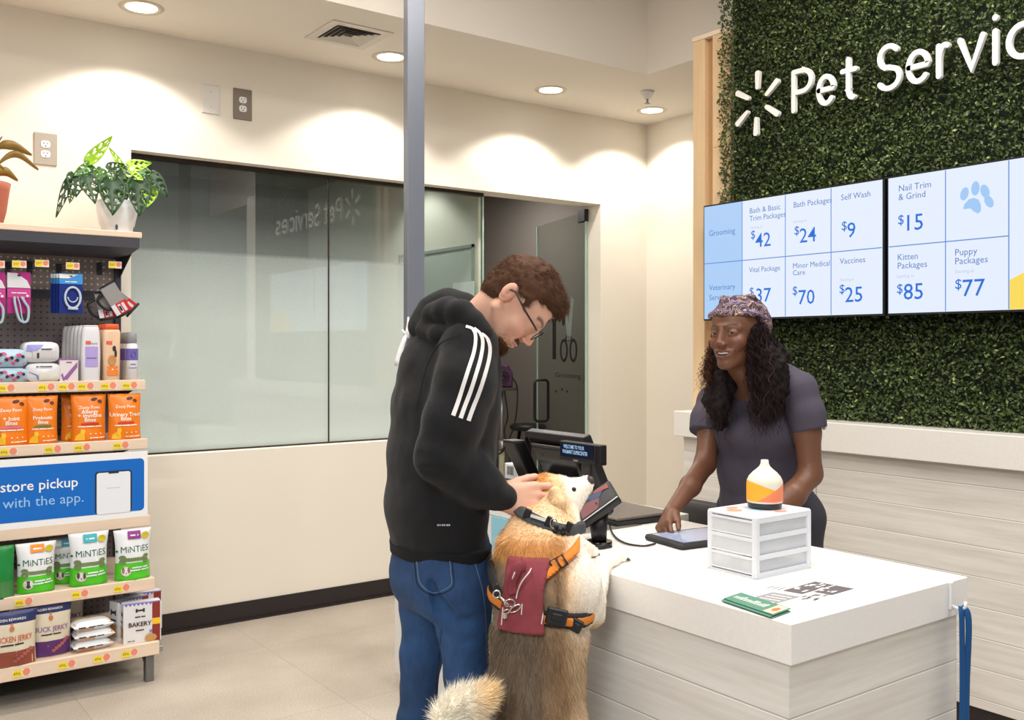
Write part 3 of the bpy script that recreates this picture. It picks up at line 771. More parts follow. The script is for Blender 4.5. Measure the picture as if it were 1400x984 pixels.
# ledge and panelling
M_QUARTZ = mat('white_quartz', (226,221,213), .32, spec=.5, var=.03, vscale=90)
mb = MB(); mb.box((3.655,.3,1.035), (4.9,YL,1.165), bev=.003); led = mb.build('wall_ledge', M_QUARTZ); tag(led, 'thick pale quartz ledge running under the leaf wall', 'ledge')
mb = MB(); mb.box((3.70,.3,.085), (4.9,YL-.03,1.035)); o = mb.build('wall_paneling', plank_mat('ash_boards_y', 'y', (226,220,212), (204,197,188), row=.119, hoff=.0)); struct(o)
mb = MB(); mb.box((3.712,.3,0), (4.9,YL-.04,.085)); o = mb.build('baseboard_paneling', M_BASE); struct(o)
mb = MB(); mb.box((3.698,2.705,.085), (3.7,2.708,1.035)); o = mb.build('trim_1', mat('seam', (160,154,146), .6)); struct(o)
# ---------------------------------------------------------------- lettering
M_LET = mat('sign_white', (238,236,230), .4); M_LETE = M_LET
SX = 3.735
sg = thing('wall_sign', 'white raised lettering reading Pet Services with a six-petal burst, on the leaf wall', 'sign', (SX,3.0,2.6))
def Yp(px): return atX(px, HY, SX).y
capz = .206
base_z = lambda y: 2.592
def stroke_letter(name, strokes, pl, pr, wu=1.0, dots=()):
    """strokes in unit coords (0..wu, 0..1=cap height); pl/pr = screen extent in the photograph"""
    ya, yb = Yp(pl) if not isinstance(pl, tuple) else pl[0], Yp(pr) if not isinstance(pr, tuple) else pr[0]
    sx = (ya-yb-.026)/wu
    g = MB()
    for st in strokes:
        pts = [(ya-.013-u*sx, 2.592+.013+v*(capz-.026)) for u, v in st]
        ribbon(g, pts, .0110, SX-.012-.0007*len(g.v)/60)
    wpart(g, 'letter', M_LET, sg)
def ribbon(g, pts, hw, x0=None, x1=None):
    """flat bar with round ends following a line in the Y-Z plane"""
    x0 = SX-.012 if x0 is None else x0; x1 = SX+.006 if x1 is None else x1
    n = len(pts); Lf = []; Rt = []
    for i, p in enumerate(pts):
        a, b = pts[max(i-1, 0)], pts[min(i+1, n-1)]; d = Vector((b[0]-a[0], b[1]-a[1])); d.normalize()
        nn = Vector((-d.y, d.x)); k = 1.0
        if 0 < i < n-1:
            d1 = Vector((p[0]-a[0], p[1]-a[1])).normalized(); k = min(1.6, 1/max(.3, abs(Vector((-d1.y, d1.x)).dot(nn))))
        Lf.append((p[0]+nn.x*hw*k, p[1]+nn.y*hw*k)); Rt.append((p[0]-nn.x*hw*k, p[1]-nn.y*hw*k))
    def capp(p, q):
        d = math.atan2(p[1]-q[1], p[0]-q[0]); return [(p[0]+hw*math.cos(d+math.pi/2-math.pi*k/6), p[1]+hw*math.sin(d+math.pi/2-math.pi*k/6)) for k in range(1, 6)]
    e = capp(pts[-1], pts[-2]); s0 = capp(pts[0], pts[1])
    # body quads
    vs = [(x0,)+p for p in Lf]+[(x0,)+p for p in Rt]; g.add(vs, [(i,i+1,n+i+1,n+i) for i in range(n-1)])
    g.add([(x0,)+p for p in [Lf[-1]]+e+[Rt[-1]]], [tuple(range(7))]); g.add([(x0,)+p for p in [Rt[0]]+s0+[Lf[0]]], [tuple(range(7))])
    loop = Lf+e+Rt[::-1]+s0; m = len(loop)
    g.add([(x0,)+p for p in loop]+[(x1,)+p for p in loop], [(i,(i+1) % m,(i+1) % m+m,i+m) for i in range(m)])
def arc(cx, cy, rx, ry, a0, a1, n=14): return [(cx+rx*math.cos(math.radians(a0+(a1-a0)*i/n)), cy+ry*math.sin(math.radians(a0+(a1-a0)*i/n))) for i in range(n+1)]
xh = .68
Pst = [[(0,0),(0,1)], [(0,1),(.5,1)]+arc(.5,.73,.5,.27,90,-90)+[(0,.46)]]
def est(w=1): return [[(.04*w,xh*.52),(.97*w,xh*.52)]+arc(.5*w,xh*.5,.48*w,xh*.5,8,318,20)]
tst = [[(.42,.95),(.42,.22)]+arc(.72,.22,.3,.22,180,285,8), [(0,xh),(.95,xh)]]
Sst = [arc(.5,.74,.44,.26,35,245,14)+[(.5,.5)]+arc(.5,.25,.5,.25,60,-150,16)[1:]]
rst = [[(0,0),(0,xh)], arc(.6,.30,.6,xh-.30,180,70,10)]
vst = [[(0,xh),(.5,0),(1,xh)]]
cst = [arc(.52,xh*.5,.5,xh*.5,45,315,18)]
sst = [arc(.5,xh*.75,.42,xh*.25,40,250,12)+[(.5,xh*.5)]+arc(.5,xh*.25,.48,xh*.25,60,-150,14)[1:]]
for nm, st, a, b in (('P',Pst,1083.5,1114),('e',est(),1117,1145),('t',tst,1150,1176),('S',Sst,1199,1235),('e',est(),1239,1275),('r',rst,1281,1304),('v',vst,1310,1350)):
    stroke_letter(nm, st, a, b)
yi = Yp(1362.5); mbk = MB()
stroke_letter('i', [[(0.5,0),(0.5,xh)]], (yi+.02,), (yi-.02,))
stroke_letter('i', [[(0.5,.97),(0.5,.985)]], (yi+.02,), (yi-.02,))
yc = Yp(1375.5)
for nm, st, wd in (('c',cst,.135),('e',est(),.15),('s',sst,.115)):
    stroke_letter(nm, st, (yc,), (yc-wd,)); yc -= wd+.03
# burst of six rounded petals
def petal(ax, ay, bx, by, w0, w1):
    A = atX(ax, ay, SX); B = atX(bx, by, SX); g = MB()
    d = (B-A); L = d.length; d.normalize(); n = Vector((1,0,0)).cross(d)
    out = [A+n*w0*math.cos(a)-d*w0*math.sin(a) for a in [math.radians(k*30) for k in range(7)]]
    out += [B-n*w1*math.cos(a)+d*w1*.8*math.sin(a) for a in [math.radians(k*30) for k in range(7)]]
    m_ = len(out); vs = [p+Vector((-.012,0,0)) for p in out]+[p+Vector((.006,0,0)) for p in out]
    g.add(vs, [tuple(range(m_)), tuple(range(2*m_-1,m_-1,-1))]+[(i,(i+1) % m_,(i+1) % m_+m_,i+m_) for i in range(m_)])
    wpart(g, 'petal', M_LET, sg)
petal(1037,120, 1037.5,100, .010,.014); petal(1050,129, 1064,111, .010,.014); petal(1050,146.5, 1064.5,156, .011,.014)
petal(1035.5,163, 1035,183, .010,.014); petal(1023,154, 1010,170, .010,.014); petal(1024,134.5, 1010,128, .011,.014)
# ---------------------------------------------------------------- price screens
XS = 3.70
def scr_m(name, rgb, e=1.0):
    m = mat(name, (14,15,18), .3); b = m.node_tree.nodes['Principled BSDF']; b.inputs['Emission Color'].default_value = (*lin(rgb), 1); b.inputs['Emission Strength'].default_value = e; return m
M_SCR = scr_m('screen_white', (228,237,252)); M_SCRB = scr_m('screen_pale_blue', (172,206,246)); M_SBL = scr_m('screen_blue', (26,112,214)); M_SLB = scr_m('screen_soft_blue', (84,124,192))
M_SPAW = scr_m('screen_paw_blue', (160,200,244)); M_SYE = scr_m('screen_yellow', (250,218,92)); M_SGR = scr_m('screen_rule', (96,142,214)); M_SFA = scr_m('screen_faint', (186,202,228))
M_BEZ = mat('bezel', (22,26,34), .3)
def Ys(px): return atX(px, HY, XS).y
def screen(ya, yb, zb, zt, lab, bands, rules, texts, extra=None):
    s = thing('price_screen', lab, 'screen', (XS,(ya+yb)/2,zb), 0, 'wall price screens on the leaf wall')
    L_ = lambda x, y, z: (x-XS, y-(ya+yb)/2, z-zb)
    mb = MB(); mb.box(L_(XS,yb,zb), L_(XS+.05,ya,zt), bev=.003); mb.box(L_(XS+.05,yb+.25,zb+.12), L_(XS+.10,ya-.25,zt-.12)); mb.build('housing', M_BEZ, s)
    b = .008; mats = [M_SCR, M_SCRB, M_SBL, M_SLB, M_SPAW, M_SYE, M_SGR, M_SFA]
    mb = MB()
    def R(y0, y1, z0, z1, mi, lift=.001): mb.add([L_(XS-lift,y0,z0), L_(XS-lift,y1,z0), L_(XS-lift,y1,z1), L_(XS-lift,y0,z1)], [(0,1,2,3)], mi)
    for (y0, y1, mi) in bands: R(min(y0, ya-b), max(y1, yb+b), zb+b, zt-b, mi)
    for r_ in rules: R(*r_, 6, .0016)
    for (t, y, z, size, mi, bold) in texts:
        v_, f_ = text_geo(t, size*(.88 if size < .05 else .95), bold=bold*.3); mb.add([L_(XS-.0022, y-u, z+w_) for u, w_ in v_], f_, mi)
    if extra: extra(mb, L_)
    mb.build('display', mats, s, False)
yA, yB = Ys(961.5), Ys(1209); zt1 = atX(962,281,XS).z; zb1 = atX(962,438.5,XS).z
zt1 = (zt1+atX(1209,243,XS).z)/2; zb1 = (zb1+atX(1209,431,XS).z)/2
c1, c2, c3 = Ys(1015), Ys(1074), Ys(1136.5); zm = (zt1+zb1)/2-.004
def T(t, px, py, size, mi, bold=0):
    q = atX(px, py, XS); return (t, q.y, q.z, size, mi, bold)
tx = [T('Grooming',969.5,323,.047,3), T('Veterinary',970,397,.045,3), T('Services',970,410.5,.045,3),
 T('Pet Services',971,300,.030,7), T('Pet Services',971,378,.030,7),
 T('Bath & Basic',1025,292,.042,3), T('Trim Packages',1025,302.5,.042,3), T('Starting at',1026,313,.02,7,.004), T('$',1026.5,326.5,.06,2,.008), T('42',1033,338,.10,2,.012),
 T('Bath Packages',1085,284,.042,3), T('Starting at',1085,305,.02,7,.004), T('$',1086,321,.06,2,.008), T('24',1093,332,.10,2,.012),
 T('Self Wash',1150,274,.042,3), T('$',1150.5,315,.06,2,.008), T('9',1158,325,.10,2,.012),
 T('Vital Package',1024.5,372.5,.040,3), T('$',1024.5,404,.06,2,.008), T('37',1033,413,.10,2,.012),
 T('Minor Medical',1084,367,.040,3), T('Care',1084,376.5,.040,3), T('$',1083.5,403,.06,2,.008), T('70',1091,416,.10,2,.012),
 T('Vaccines',1148.5,361,.042,3), T('Starting at',1148.5,384.5,.02,7,.004), T('$',1147.5,401,.06,2,.008), T('25',1155,413,.10,2,.012)]
w_ = .0022
screen(yA, yB, zb1, zt1, 'left price screen on the leaf wall, with the pale blue Grooming column', [(9,c1,1),(c1,-9,0)],
 [(yA-.01,yB+.01,zm-w_,zm+w_), (c1-w_,c1+w_,zb1+.01,zt1-.01), (c2-w_,c2+w_,zb1+.01,zt1-.01), (c3-w_,c3+w_,zb1+.01,zt1-.01)], tx)
yC = Ys(1212.5); yD = yC-(yA-yB); d1, d2_ = Ys(1293), Ys(1379.5)
tx2 = [T('Nail Trim',1228.5,262,.043,3), T('& Grind',1228.5,274,.043,3), T('$',1227.5,307,.06,2,.008), T('15',1235,316,.10,2,.012),
 T('Kitten',1227,356,.043,3), T('Packages',1227,367.5,.043,3), T('Starting at',1226,380,.022,7,.004), T('$',1226,401,.06,2,.008), T('85',1235,409.5,.10,2,.012),
 T('Puppy',1305.5,349.5,.043,3), T('Packages',1305.5,361.5,.043,3), T('Starting at',1305.5,373.5,.022,7,.004), T('$',1305.5,395,.06,2,.008), T('77',1315,405,.10,2,.012)]
def paw(mb, L_):
    for (px, py, ry, rz, ro) in ((1319,265,.017,.026,.3),(1334,257.5,.017,.028,.05),(1347,261.5,.017,.028,-.35),(1352.5,275.5,.016,.026,-.5)):
        q = atX(px, py, XS); v_, f_ = disc2d(0, 0, ry, rz, 18, -ro); mb.add([L_(XS-.0022, q.y-u, q.z+z) for u, z in v_], f_, 4)
    pad = [(1317,286),(1319,279),(1325,272.5),(1332,270.5),(1338.5,273),(1341.5,280),(1341.5,288),(1338,292),(1333,290),(1327,285)]
    mb.add([L_(XS-.0022, atX(x, y, XS).y, atX(x, y, XS).z) for x, y in pad], [tuple(range(len(pad)))], 4)
    q = atX(1380, 383, XS).z; pts = []
    for k in range(13):
        t = k/12; pts.append((d2_-.003-.47*t, q+.10*math.sin(t*math.pi*.75)))
    vs = [L_(XS-.0022, y, z) for y, z in pts]+[L_(XS-.0022, pts[-1][0], zb1+.009), L_(XS-.0022, pts[0][0], zb1+.009)]
    mb.add(vs, [tuple(range(len(vs)))], 5)
screen(yC, yD, zb1, zt1, 'right price screen on the leaf wall, with the blue paw print', [(9,-9,0)],
 [(yC-.01,d2_,zm-w_,zm+w_), (d1-w_,d1+w_,zb1+.01,zt1-.01), (d2_-w_,d2_+w_,zb1+.01,zt1-.01)], tx2, paw)
# ================================================================ SERVICE COUNTER
CZ = .92
M_CTOP = mat('counter_quartz', (240,236,230), .28, spec=.5, var=.025, vscale=110)
ct = thing('service_counter', 'L-shaped white quartz counter with pale ash board sides', 'counter', (1.66,1.275,0))
def outline_slab(pts, z0, z1):
    g = MB(); n = len(pts)
    g.add([(x,y,z0) for x, y in pts]+[(x,y,z1) for x, y in pts], [tuple(range(n))[::-1], tuple(range(n,2*n))]+[(i,(i+1) % n,(i+1) % n+n,i+n) for i in range(n)]); return g
ol = [(1.657,1.275),(2.36,1.275),(2.36,2.33),(2.47,2.33),(2.47,3.92),(2.19,3.92),(2.19,2.27),(1.657,2.27)]
g = outline_slab(ol, CZ-.088, CZ); o = wpart(g, 'countertop', M_CTOP, ct)
bv = o.modifiers.new('b', 'BEVEL'); bv.width = .002; bv.segments = 1
il = [(1.668,1.288),(2.33,1.288),(2.33,2.34),(2.455,2.34),(2.455,3.90),(2.20,3.90),(2.20,2.26),(1.668,2.26)]
# board sides: one skin per direction of the grain
MX = plank_mat('ash_boards_counter_x', 'x', (232,227,219), (212,205,195), row=.122, hoff=-.832); MY = plank_mat('ash_boards_counter_y', 'y', (232,228,221), (212,206,197), row=.122, hoff=-.832)
g = outline_slab(il, 0, CZ-.088)
for i in range(len(g.f)):
    if i >= 2: a, b = g.v[g.f[i][0]], g.v[g.f[i][1]]; g.m[i] = 0 if abs(a[0]-b[0]) > abs(a[1]-b[1]) else 1
o = wpart(g, 'base', [MX, MY, mat('laminate_white', (236,233,228), .4)], ct)
# rear section has plain white front with a light blue poster
g = MB(); g.box((2.186,2.28,.0), (2.2,3.90,.83)); wpart(g, 'front_panel', MATS['laminate_white'], ct)
g = MB(); a_ = atX(671.5, 700, 2.18); g.box((2.180,2.30,.30), (2.186,a_.y,.832)); o = g.build('blue_poster', mat('poster_blue', (150,212,232), .5)); tag(o, 'light blue panel on the counter front, between the man and the dog', 'poster')
# ---------------------------------------------------------------- hook and leash
hk = atY(1298.5, 808, 1.275)
g = MB(); g.box((hk.x-.008,1.268,hk.z-.045), (hk.x+.008,1.275,hk.z+.025), bev=.003); g.tube([(hk.x,1.268,hk.z-.035),(hk.x,1.245,hk.z-.04),(hk.x,1.235,hk.z-.03),(hk.x,1.235,hk.z-.018)], .004, 8)
o = g.build('wall_hook', M_WHITEP); tag(o, 'small white adhesive hook on the counter end holding the blue leash', 'hook')
ls = thing('pet_leash', 'blue fabric leash hanging in a loop from the white hook on the counter end', 'leash', (hk.x,1.25,hk.z-.035))
ML = mat('blue_webbing', (10,78,136), .85, bump=.6, bscale=500)
for k, (dx, w0) in enumerate(((-.011,.017),(.009,.014))):
    g = MB(); pts = [(dx*.3,-.006+.002*k,.004),(dx,-.012-.006*k,-.03),(dx-.002,-.014,-.2),(dx-.006,-.012,-.45),(dx-.010,-.012,-.68+.02*k)]
    g.tube(bez(pts, 6), [(.0035,w0*.8)]*25, 10, flat=(0,1,0)); g.build('strap', ML, ls)
g = MB(); g.tube(bez([(-.021,-.012,-.68),(-.012,-.012,-.73),(0,-.012,-.72),(.0,-.012,-.66)], 6), [(.0035,.013)]*19, 8, flat=(0,1,0)); g.build('loop', ML, ls)
# ---------------------------------------------------------------- tablet
TB = [(2.027,2.097),(2.005,1.917),(2.262,1.885),(2.283,2.062)]
ta = math.atan2(TB[2][1]-TB[1][1], TB[2][0]-TB[1][0])
tb = thing('tablet', 'black-framed tablet lying on the counter under the woman\'s hand', 'tablet', (2.144,1.99,CZ), ta)
g = MB(); g.box((-.130,-.09,0), (.130,.09,.018), bev=.006); g.build('case', M_BLACK, tb)
g = MB(); g.box((-.112,-.074,.0175), (.112,.074,.0188)); g.build('screen', mat('tablet_glass', (150,165,195), .08, spec=.8), tb)
# cable
cb_ = [J(815,688,2.83)]+[atZ(x, y, CZ+.004) for x, y in ((829,697),(836,726),(852,741),(878,746),(896,743))]
cb_[0] = Vector((cb_[0].x, cb_[0].y, cb_[0].z))
g = MB(); g.tube(bez(cb_, 8), .0028, 8); g.build('charging_cable', M_BLACK); tag(bpy.data.objects['charging_cable'], 'thin black cable running from the card reader to the tablet', 'cable')
g = MB(); g.tube(bez([(2.19,1.885,CZ+.004),(2.22,1.86,CZ+.003),(2.25,1.86,CZ+.003),(2.30,1.87,CZ+.003)], 8), .0025, 8); g.build('tablet_cable', M_BLACK); tag(bpy.data.objects['tablet_cable'], 'short black cord at the far side of the tablet', 'cable')
# ---------------------------------------------------------------- closed laptop
lp = thing('closed_laptop', 'closed dark laptop on the counter between card reader and office chair', 'laptop', (2.215,2.45,CZ), math.radians(-2))
g = MB(); g.box((-.125,-.175,.004), (.125,.18,.020), bev=.003); g.build('base', M_BLACK, lp)
g = MB(); g.box((-.125,-.175,.021), (.125,.18,.030), bev=.003); g.build('lid', mat('laptop_lid', (96,88,80), .45, metal=.2), lp)
g = MB(); g.box((-.095,.13,.030), (-.065,.15,.0306)); g.build('sticker', M_WHITEP, lp)
# ---------------------------------------------------------------- drawer organizer
M_CLR = bpy.data.materials.new('clear_plastic'); M_CLR.use_nodes = True; _nt = M_CLR.node_tree; _b = _nt.nodes['Principled BSDF']
_tr = _nt.nodes.new('ShaderNodeBsdfTransparent'); _tr.inputs[0].default_value = (.97,.975,.98,1); _mx = _nt.nodes.new('ShaderNodeMixShader'); _mx.inputs[0].default_value = .42
_b.inputs['Base Color'].default_value = (.94,.95,.97,1); _b.inputs['Roughness'].default_value = .35
_nt.links.new(_tr.outputs[0], _mx.inputs[1]); _nt.links.new(_b.outputs[0], _mx.inputs[2]); _nt.links.new(_mx.outputs[0], _nt.nodes['Material Output'].inputs['Surface'])
OX, OY, OW, OD, OH = 1.902, 1.568, .222, .163, .152
og = thing('drawer_organizer', 'white three-tier mini drawer unit with clear windows on the counter', 'drawer unit', (OX,OY,CZ))
M_OW = mat('organizer_white', (240,242,246), .35)
_n = M_OW.node_tree; _t = _n.nodes.new('ShaderNodeBsdfTranslucent'); _t.inputs[0].default_value = (.95,.96,.98,1); _m = _n.nodes.new('ShaderNodeMixShader'); _m.inputs[0].default_value = .2
_n.links.new(_n.nodes['Principled BSDF'].outputs[0], _m.inputs[1]); _n.links.new(_t.outputs[0], _m.inputs[2]); _n.links.new(_m.outputs[0], _n.nodes['Material Output'].inputs['Surface'])
g = MB(); t_ = .016
for (x, y) in ((0,0),(OW-t_,0),(0,OD-t_),(OW-t_,OD-t_)): g.box((x,y,0), (x+t_,y+t_,OH), bev=.003)
for z in (0,.046,.094,OH-.014):
    hgt = .012 if z else .014
    g.box((t_*.5,.001,z), (OW-t_*.5,.006,z+hgt)); g.box((t_*.5,OD-.006,z), (OW-t_*.5,OD-.001,z+hgt)); g.box((OW-.006,t_*.5,z), (OW-.001,OD-t_*.5,z+hgt)); g.box((.001,t_*.5,z), (.004,OD-t_*.5,z+.006))
g.box((0,0,OH-.005), (OW,OD,OH+.004), bev=.004); g.box((.004,.004,0), (OW-.004,OD-.004,.004)); g.build('frame', M_OW, og)
for k, z in enumerate((.012,.058,.105)):
    g = MB(); x0, x1, y0, y1, zz = .006, OW-.008, .008, OD-.008, z
    for q in (((x0,y0,zz),(x1,y0+.0015,zz+.034)), ((x0,y1-.0015,zz),(x1,y1,zz+.034)), ((x0,y0,zz),(x1,y1,zz+.0015)), ((x1-.0015,y0,zz),(x1,y1,zz+.034))): g.box(*q)
    dr = g.build('drawer', M_CLR, og)
    g = MB(); g.box((.0030,y0+.004,zz-.002), (.0036,y1-.004,zz+.036)); g.build('front_window', M_CLR, dr)
    g = MB()
    for (a, b) in (((.0015,y0,zz-.003),(.005,y1,zz+.001)), ((.0015,y0,zz+.033),(.005,y1,zz+.037))): g.box(a, b)
    g.build('drawer_front', M_OW, dr)
g = MB()
for (x, y, rx, ry, mi) in ((.035,.10,.022,.020,0),(.12,.02,.022,.012,0),(.08,.07,.024,.02,1),(.06,.13,.02,.012,0)):
    v_, f_ = disc2d(x, y, rx, ry, 16); g.add([(a, b, OH+.0045) for a, b in v_], f_, mi)
g.build('floral_print', [mat('coral_print', (245,160,130), .4), mat('teal_print', (190,220,226), .4)], og, False)
# contents
g = MB(); g.cyl((OX+.08,OY+.035,CZ+.126), (OX+.19,OY+.045,CZ+.126), .017); o = g.build('paper_roll', mat('paper_roll_white', (236,234,230), .7)); tag(o, 'small white roll inside the top clear drawer', 'roll')
g = MB(); g.box((OX+.02,OY+.03,CZ+.107), (OX+.09,OY+.13,CZ+.112)); g.box((OX+.03,OY+.04,CZ+.112), (OX+.08,OY+.12,CZ+.119)); o = g.build('note_cards', mat('card_grey', (205,203,206), .7)); tag(o, 'pale cards lying inside the top clear drawer', 'cards')
g = MB(); g.lathe([(.001,0),(.018,.001),(.018,.010),(.001,.011)], 20, M=Matrix.Translation((OX+.02,OY+.05,CZ+.034)) @ Matrix.Rotation(math.pi/2, 4, 'Y')); o = g.build('tape_roll', mat('tape_white', (232,236,226), .5)); tag(o, 'round white tape roll inside the bottom clear drawer', 'roll')
# ---------------------------------------------------------------- diffuser
df = thing('aroma_diffuser', 'cream bottle-shaped aroma diffuser with yellow and coral bands on the drawer unit', 'diffuser', (2.033,1.648,CZ+OH+.0045), math.radians(-36)); df.scale = (.94,.94,.94)
g = MB(); g.lathe([(.001,0),(.040,0),(.046,.003),(.047,.014),(.047,.017)], 36); g.build('base', mat('diffuser_base', (52,50,52), .4), df)
g = MB(); g.lathe([(.0485,.017),(.0500,.022),(.0500,.068),(.0485,.078),(.043,.089),(.033,.100),(.022,.109),(.015,.116),(.0115,.124),(.010,.134),(.0085,.134),(.0085,.130),(.001,.130)], 48)
md = mat('diffuser_shell', (232,224,206), .5)
def diff_shell():
    nt = md.node_tree; N = nt.nodes.new; L = nt.links.new; b = nt.nodes['Principled BSDF']; tc = N('ShaderNodeTexCoord'); sp = N('ShaderNodeSeparateXYZ'); L(tc.outputs['Object'], sp.inputs[0])
    def line(a, z0, col, base):
        m1 = N('ShaderNodeMath'); m1.operation = 'MULTIPLY_ADD'; L(sp.outputs['X'], m1.inputs[0]); m1.inputs[1].default_value = a; m1.inputs[2].default_value = z0
        m2 = N('ShaderNodeMath'); m2.operation = 'LESS_THAN'; L(sp.outputs['Z'], m2.inputs[0]); L(m1.outputs[0], m2.inputs[1])
        mx = N('ShaderNodeMix'); mx.data_type = 'RGBA'; L(m2.outputs[0], mx.inputs['Factor'])
        if isinstance(base, tuple): mx.inputs['A'].default_value = (*lin(base), 1)
        else: L(base, mx.inputs['A'])
        mx.inputs['B'].default_value = (*lin(col), 1); return mx.outputs['Result']
    c = line(-.36, .060, (246,182,52), (232,224,206)); c = line(.62, .043, (246,142,100), c)
    m3 = N('ShaderNodeMath'); m3.operation = 'LESS_THAN'; L(sp.outputs['Z'], m3.inputs[0]); m3.inputs[1].default_value = .022
    mx = N('ShaderNodeMix'); mx.data_type = 'RGBA'; L(m3.outputs[0], mx.inputs['Factor']); L(c, mx.inputs['A']); mx.inputs['B'].default_value = (*lin((232,224,206)), 1); L(mx.outputs['Result'], b.inputs['Base Color'])
diff_shell(); g.build('shell', md, df)
# ---------------------------------------------------------------- papers
def sheet(name, pxs, z, m, lab, cat, art=None, am=None):
    pts = [atZ(x, y, z) for x, y in pxs]; c_ = sum(pts, Vector())/4
    t = thing(name, lab, cat, (c_.x,c_.y,z)); g = MB(); n = len(pts)
    g.add([(p.x-c_.x,p.y-c_.y,0) for p in pts]+[(p.x-c_.x,p.y-c_.y,.0008) for p in pts], [tuple(range(n)), tuple(range(n,2*n))]+[(i,(i+1) % n,(i+1) % n+n,i+n) for i in range(n)]); g.build('sheet', m, t)
    if art:
        g = MB()
        def uv(u, v):
            p = (pts[0]*(1-u)+pts[1]*u)*(1-v)+(pts[3]*(1-u)+pts[2]*u)*v; return (p.x-c_.x, p.y-c_.y, .0011)
        art(g, uv); g.build('printed_design', am, t, False)
    return t
M_PAPER = mat('paper', (240,240,238), .8)
def fl_art(g, uv):
    for k in range(3): v_, f_ = rect2d(.12+.07*k, .50, .155+.07*k, .60); put2d(g, v_, f_, uv, 1)
    for (u0, v0, u1, v1, mi) in ((.34,.50,.60,.93,0),(.62,.62,.86,.93,0),(.30,.08,.66,.42,1)): v_, f_ = rect2d(u0, v0, u1, v1); put2d(g, v_, f_, uv, mi)
    for k in range(4): v_, f_ = rect2d(.36, .13+.07*k, .62, .145+.07*k); put2d(g, v_, f_, lambda a, b: (uv(a, b)[0], uv(a, b)[1], .0014), 2)
    rg = random.Random(8)
    for k in range(16):
        u0, v0 = rg.uniform(.36, .80), rg.uniform(.52, .86); w_, h_ = rg.uniform(.015, .05), rg.uniform(.02, .09)
        pp = [(u0,v0),(u0+w_,v0+.02),(u0+w_*.8,v0+h_),(u0-.01,v0+h_*.8)]; put2d(g, pp, [(0,1,2,3)], lambda a, b: (uv(a, b)[0], uv(a, b)[1], .0014), 2)
    for k in range(9):
        u0, v0 = rg.uniform(.66, .86), rg.uniform(.34, .55); put2d(g, [(u0,v0),(u0+.04,v0+.01),(u0+.03,v0+.08),(u0+.005,v0+.06)], [(0,1,2,3)], uv, 0)
sheet('flyer', [(976,818),(1086,836),(1190,806),(1088,787)], CZ, M_PAPER, 'white printed flyer with black and grey blocks, on the counter below the drawer unit', 'flyer', fl_art, [mat('ink_dark', (100,92,94), .8), mat('ink_grey', (150,146,146), .8), M_PAPER])
M_LEAF = mat('leaflet_green', (84,136,114), .6)
def lf_art(g, uv):
    rg = random.Random(4); x0 = .07
    for k in range(12):
        w_ = rg.uniform(.03, .06); h_ = rg.uniform(.22, .42); put2d(g, [(x0,.34),(x0+w_*.7,.36),(x0+w_,.34+h_),(x0+w_*.2,.32+h_)], [(0,1,2,3)], uv, 0); x0 += w_+.008
    v_, f_ = rect2d(.78, .06, .97, .94); put2d(g, v_, f_, uv, 1)
    v_, f_ = disc2d(.88, .5, .05, .22, 12); put2d(g, v_, f_, lambda a, b: (uv(a, b)[0], uv(a, b)[1], .0014), 2)
LA = [mat('leaflet_print', (214,222,206), .7), mat('leaflet_peach', (236,196,172), .7), mat('leaflet_orange', (226,120,70), .7)]
LFL = ['green leaflet at the bottom of the small stack on the counter', 'green leaflet in the middle of the small stack on the counter', 'topmost green leaflet with peach corner, at the near counter corner']
for k in range(3):
    dz = .0015+.0022*k; ox = (0,-3,1)[k]; oy = (3,1.5,-1)[k]
    sheet('leaflet', [(988+ox,819+oy),(1056+ox,842+oy),(1081+ox,833+oy),(1012+ox,811+oy)], CZ+dz, M_LEAF, LFL[k], 'leaflet', lf_art if k == 2 else None, LA)['group'] = 'leaflets stacked on the flyer'
# ================================================================ CHECKOUT EQUIPMENT
pos = thing('register_terminal', 'black checkout terminal seen from behind, on the counter behind the dog', 'register', (2.38,2.80,CZ))
def hexa(a, b): return a+b, [(0,1,2,3),(7,6,5,4),(0,4,5,1),(1,5,6,2),(2,6,7,3),(3,7,4,0)]
def slab4(name, quad, off, m, par, g=None, bev=.006):
    """quad of 4 corners, thickened by off"""
    q = [Vector(p) for p in quad]; off = Vector(off); g = g or MB(); v_, f_ = hexa(q, [p+off for p in q]); g.add(v_, f_)
    o = wpart(g, name, m, par)
    if bev: b = o.modifiers.new('b', 'BEVEL'); b.width = bev; b.segments = 2
    return o
M_POS = mat('pos_black', (30,28,30), .38)
xt, xb, y0, y1, zt, zb = 2.25, 2.362, 2.635, 2.985, 1.172, .945
slab4('monitor', [(xt,y0,zt),(xt,y1,zt),(xb,y1,zb),(xb,y0,zb)], (.035,0,.012), M_POS, pos)
k = lambda t, y, d=0: (xt+(xb-xt)*t-d, y, zt+(zb-zt)*t)
g = MB(); v_, f_ = hexa([Vector(k(.10,y0+.0,.012)), Vector(k(.10,y1-.0,.012)), Vector(k(0,y1)), Vector(k(0,y0))], [Vector(k(.10,y0)), Vector(k(.10,y1)), Vector(k(.0,y1,-.01)), Vector(k(.0,y0,-.01))]); g.add(v_, f_); wpart(g, 'top_bezel', M_POS, pos)
slab4('back_cover', [k(.22,y0+.05,.03),k(.22,y1-.03,.03),k(.98,y1-.05,.03),k(.98,y0+.07,.03)], (.032,0,.01), M_GLOSSB, pos, bev=.012)
g = MB(); pts = [k(.20,y0+.06+.23*i/10,.033+.004*math.sin(i/10*math.pi)) for i in range(11)]; g.tube(pts, .006, 8); wpart(g, 'cable_cover_ridge', mat('pos_grey', (58,54,52), .4), pos)
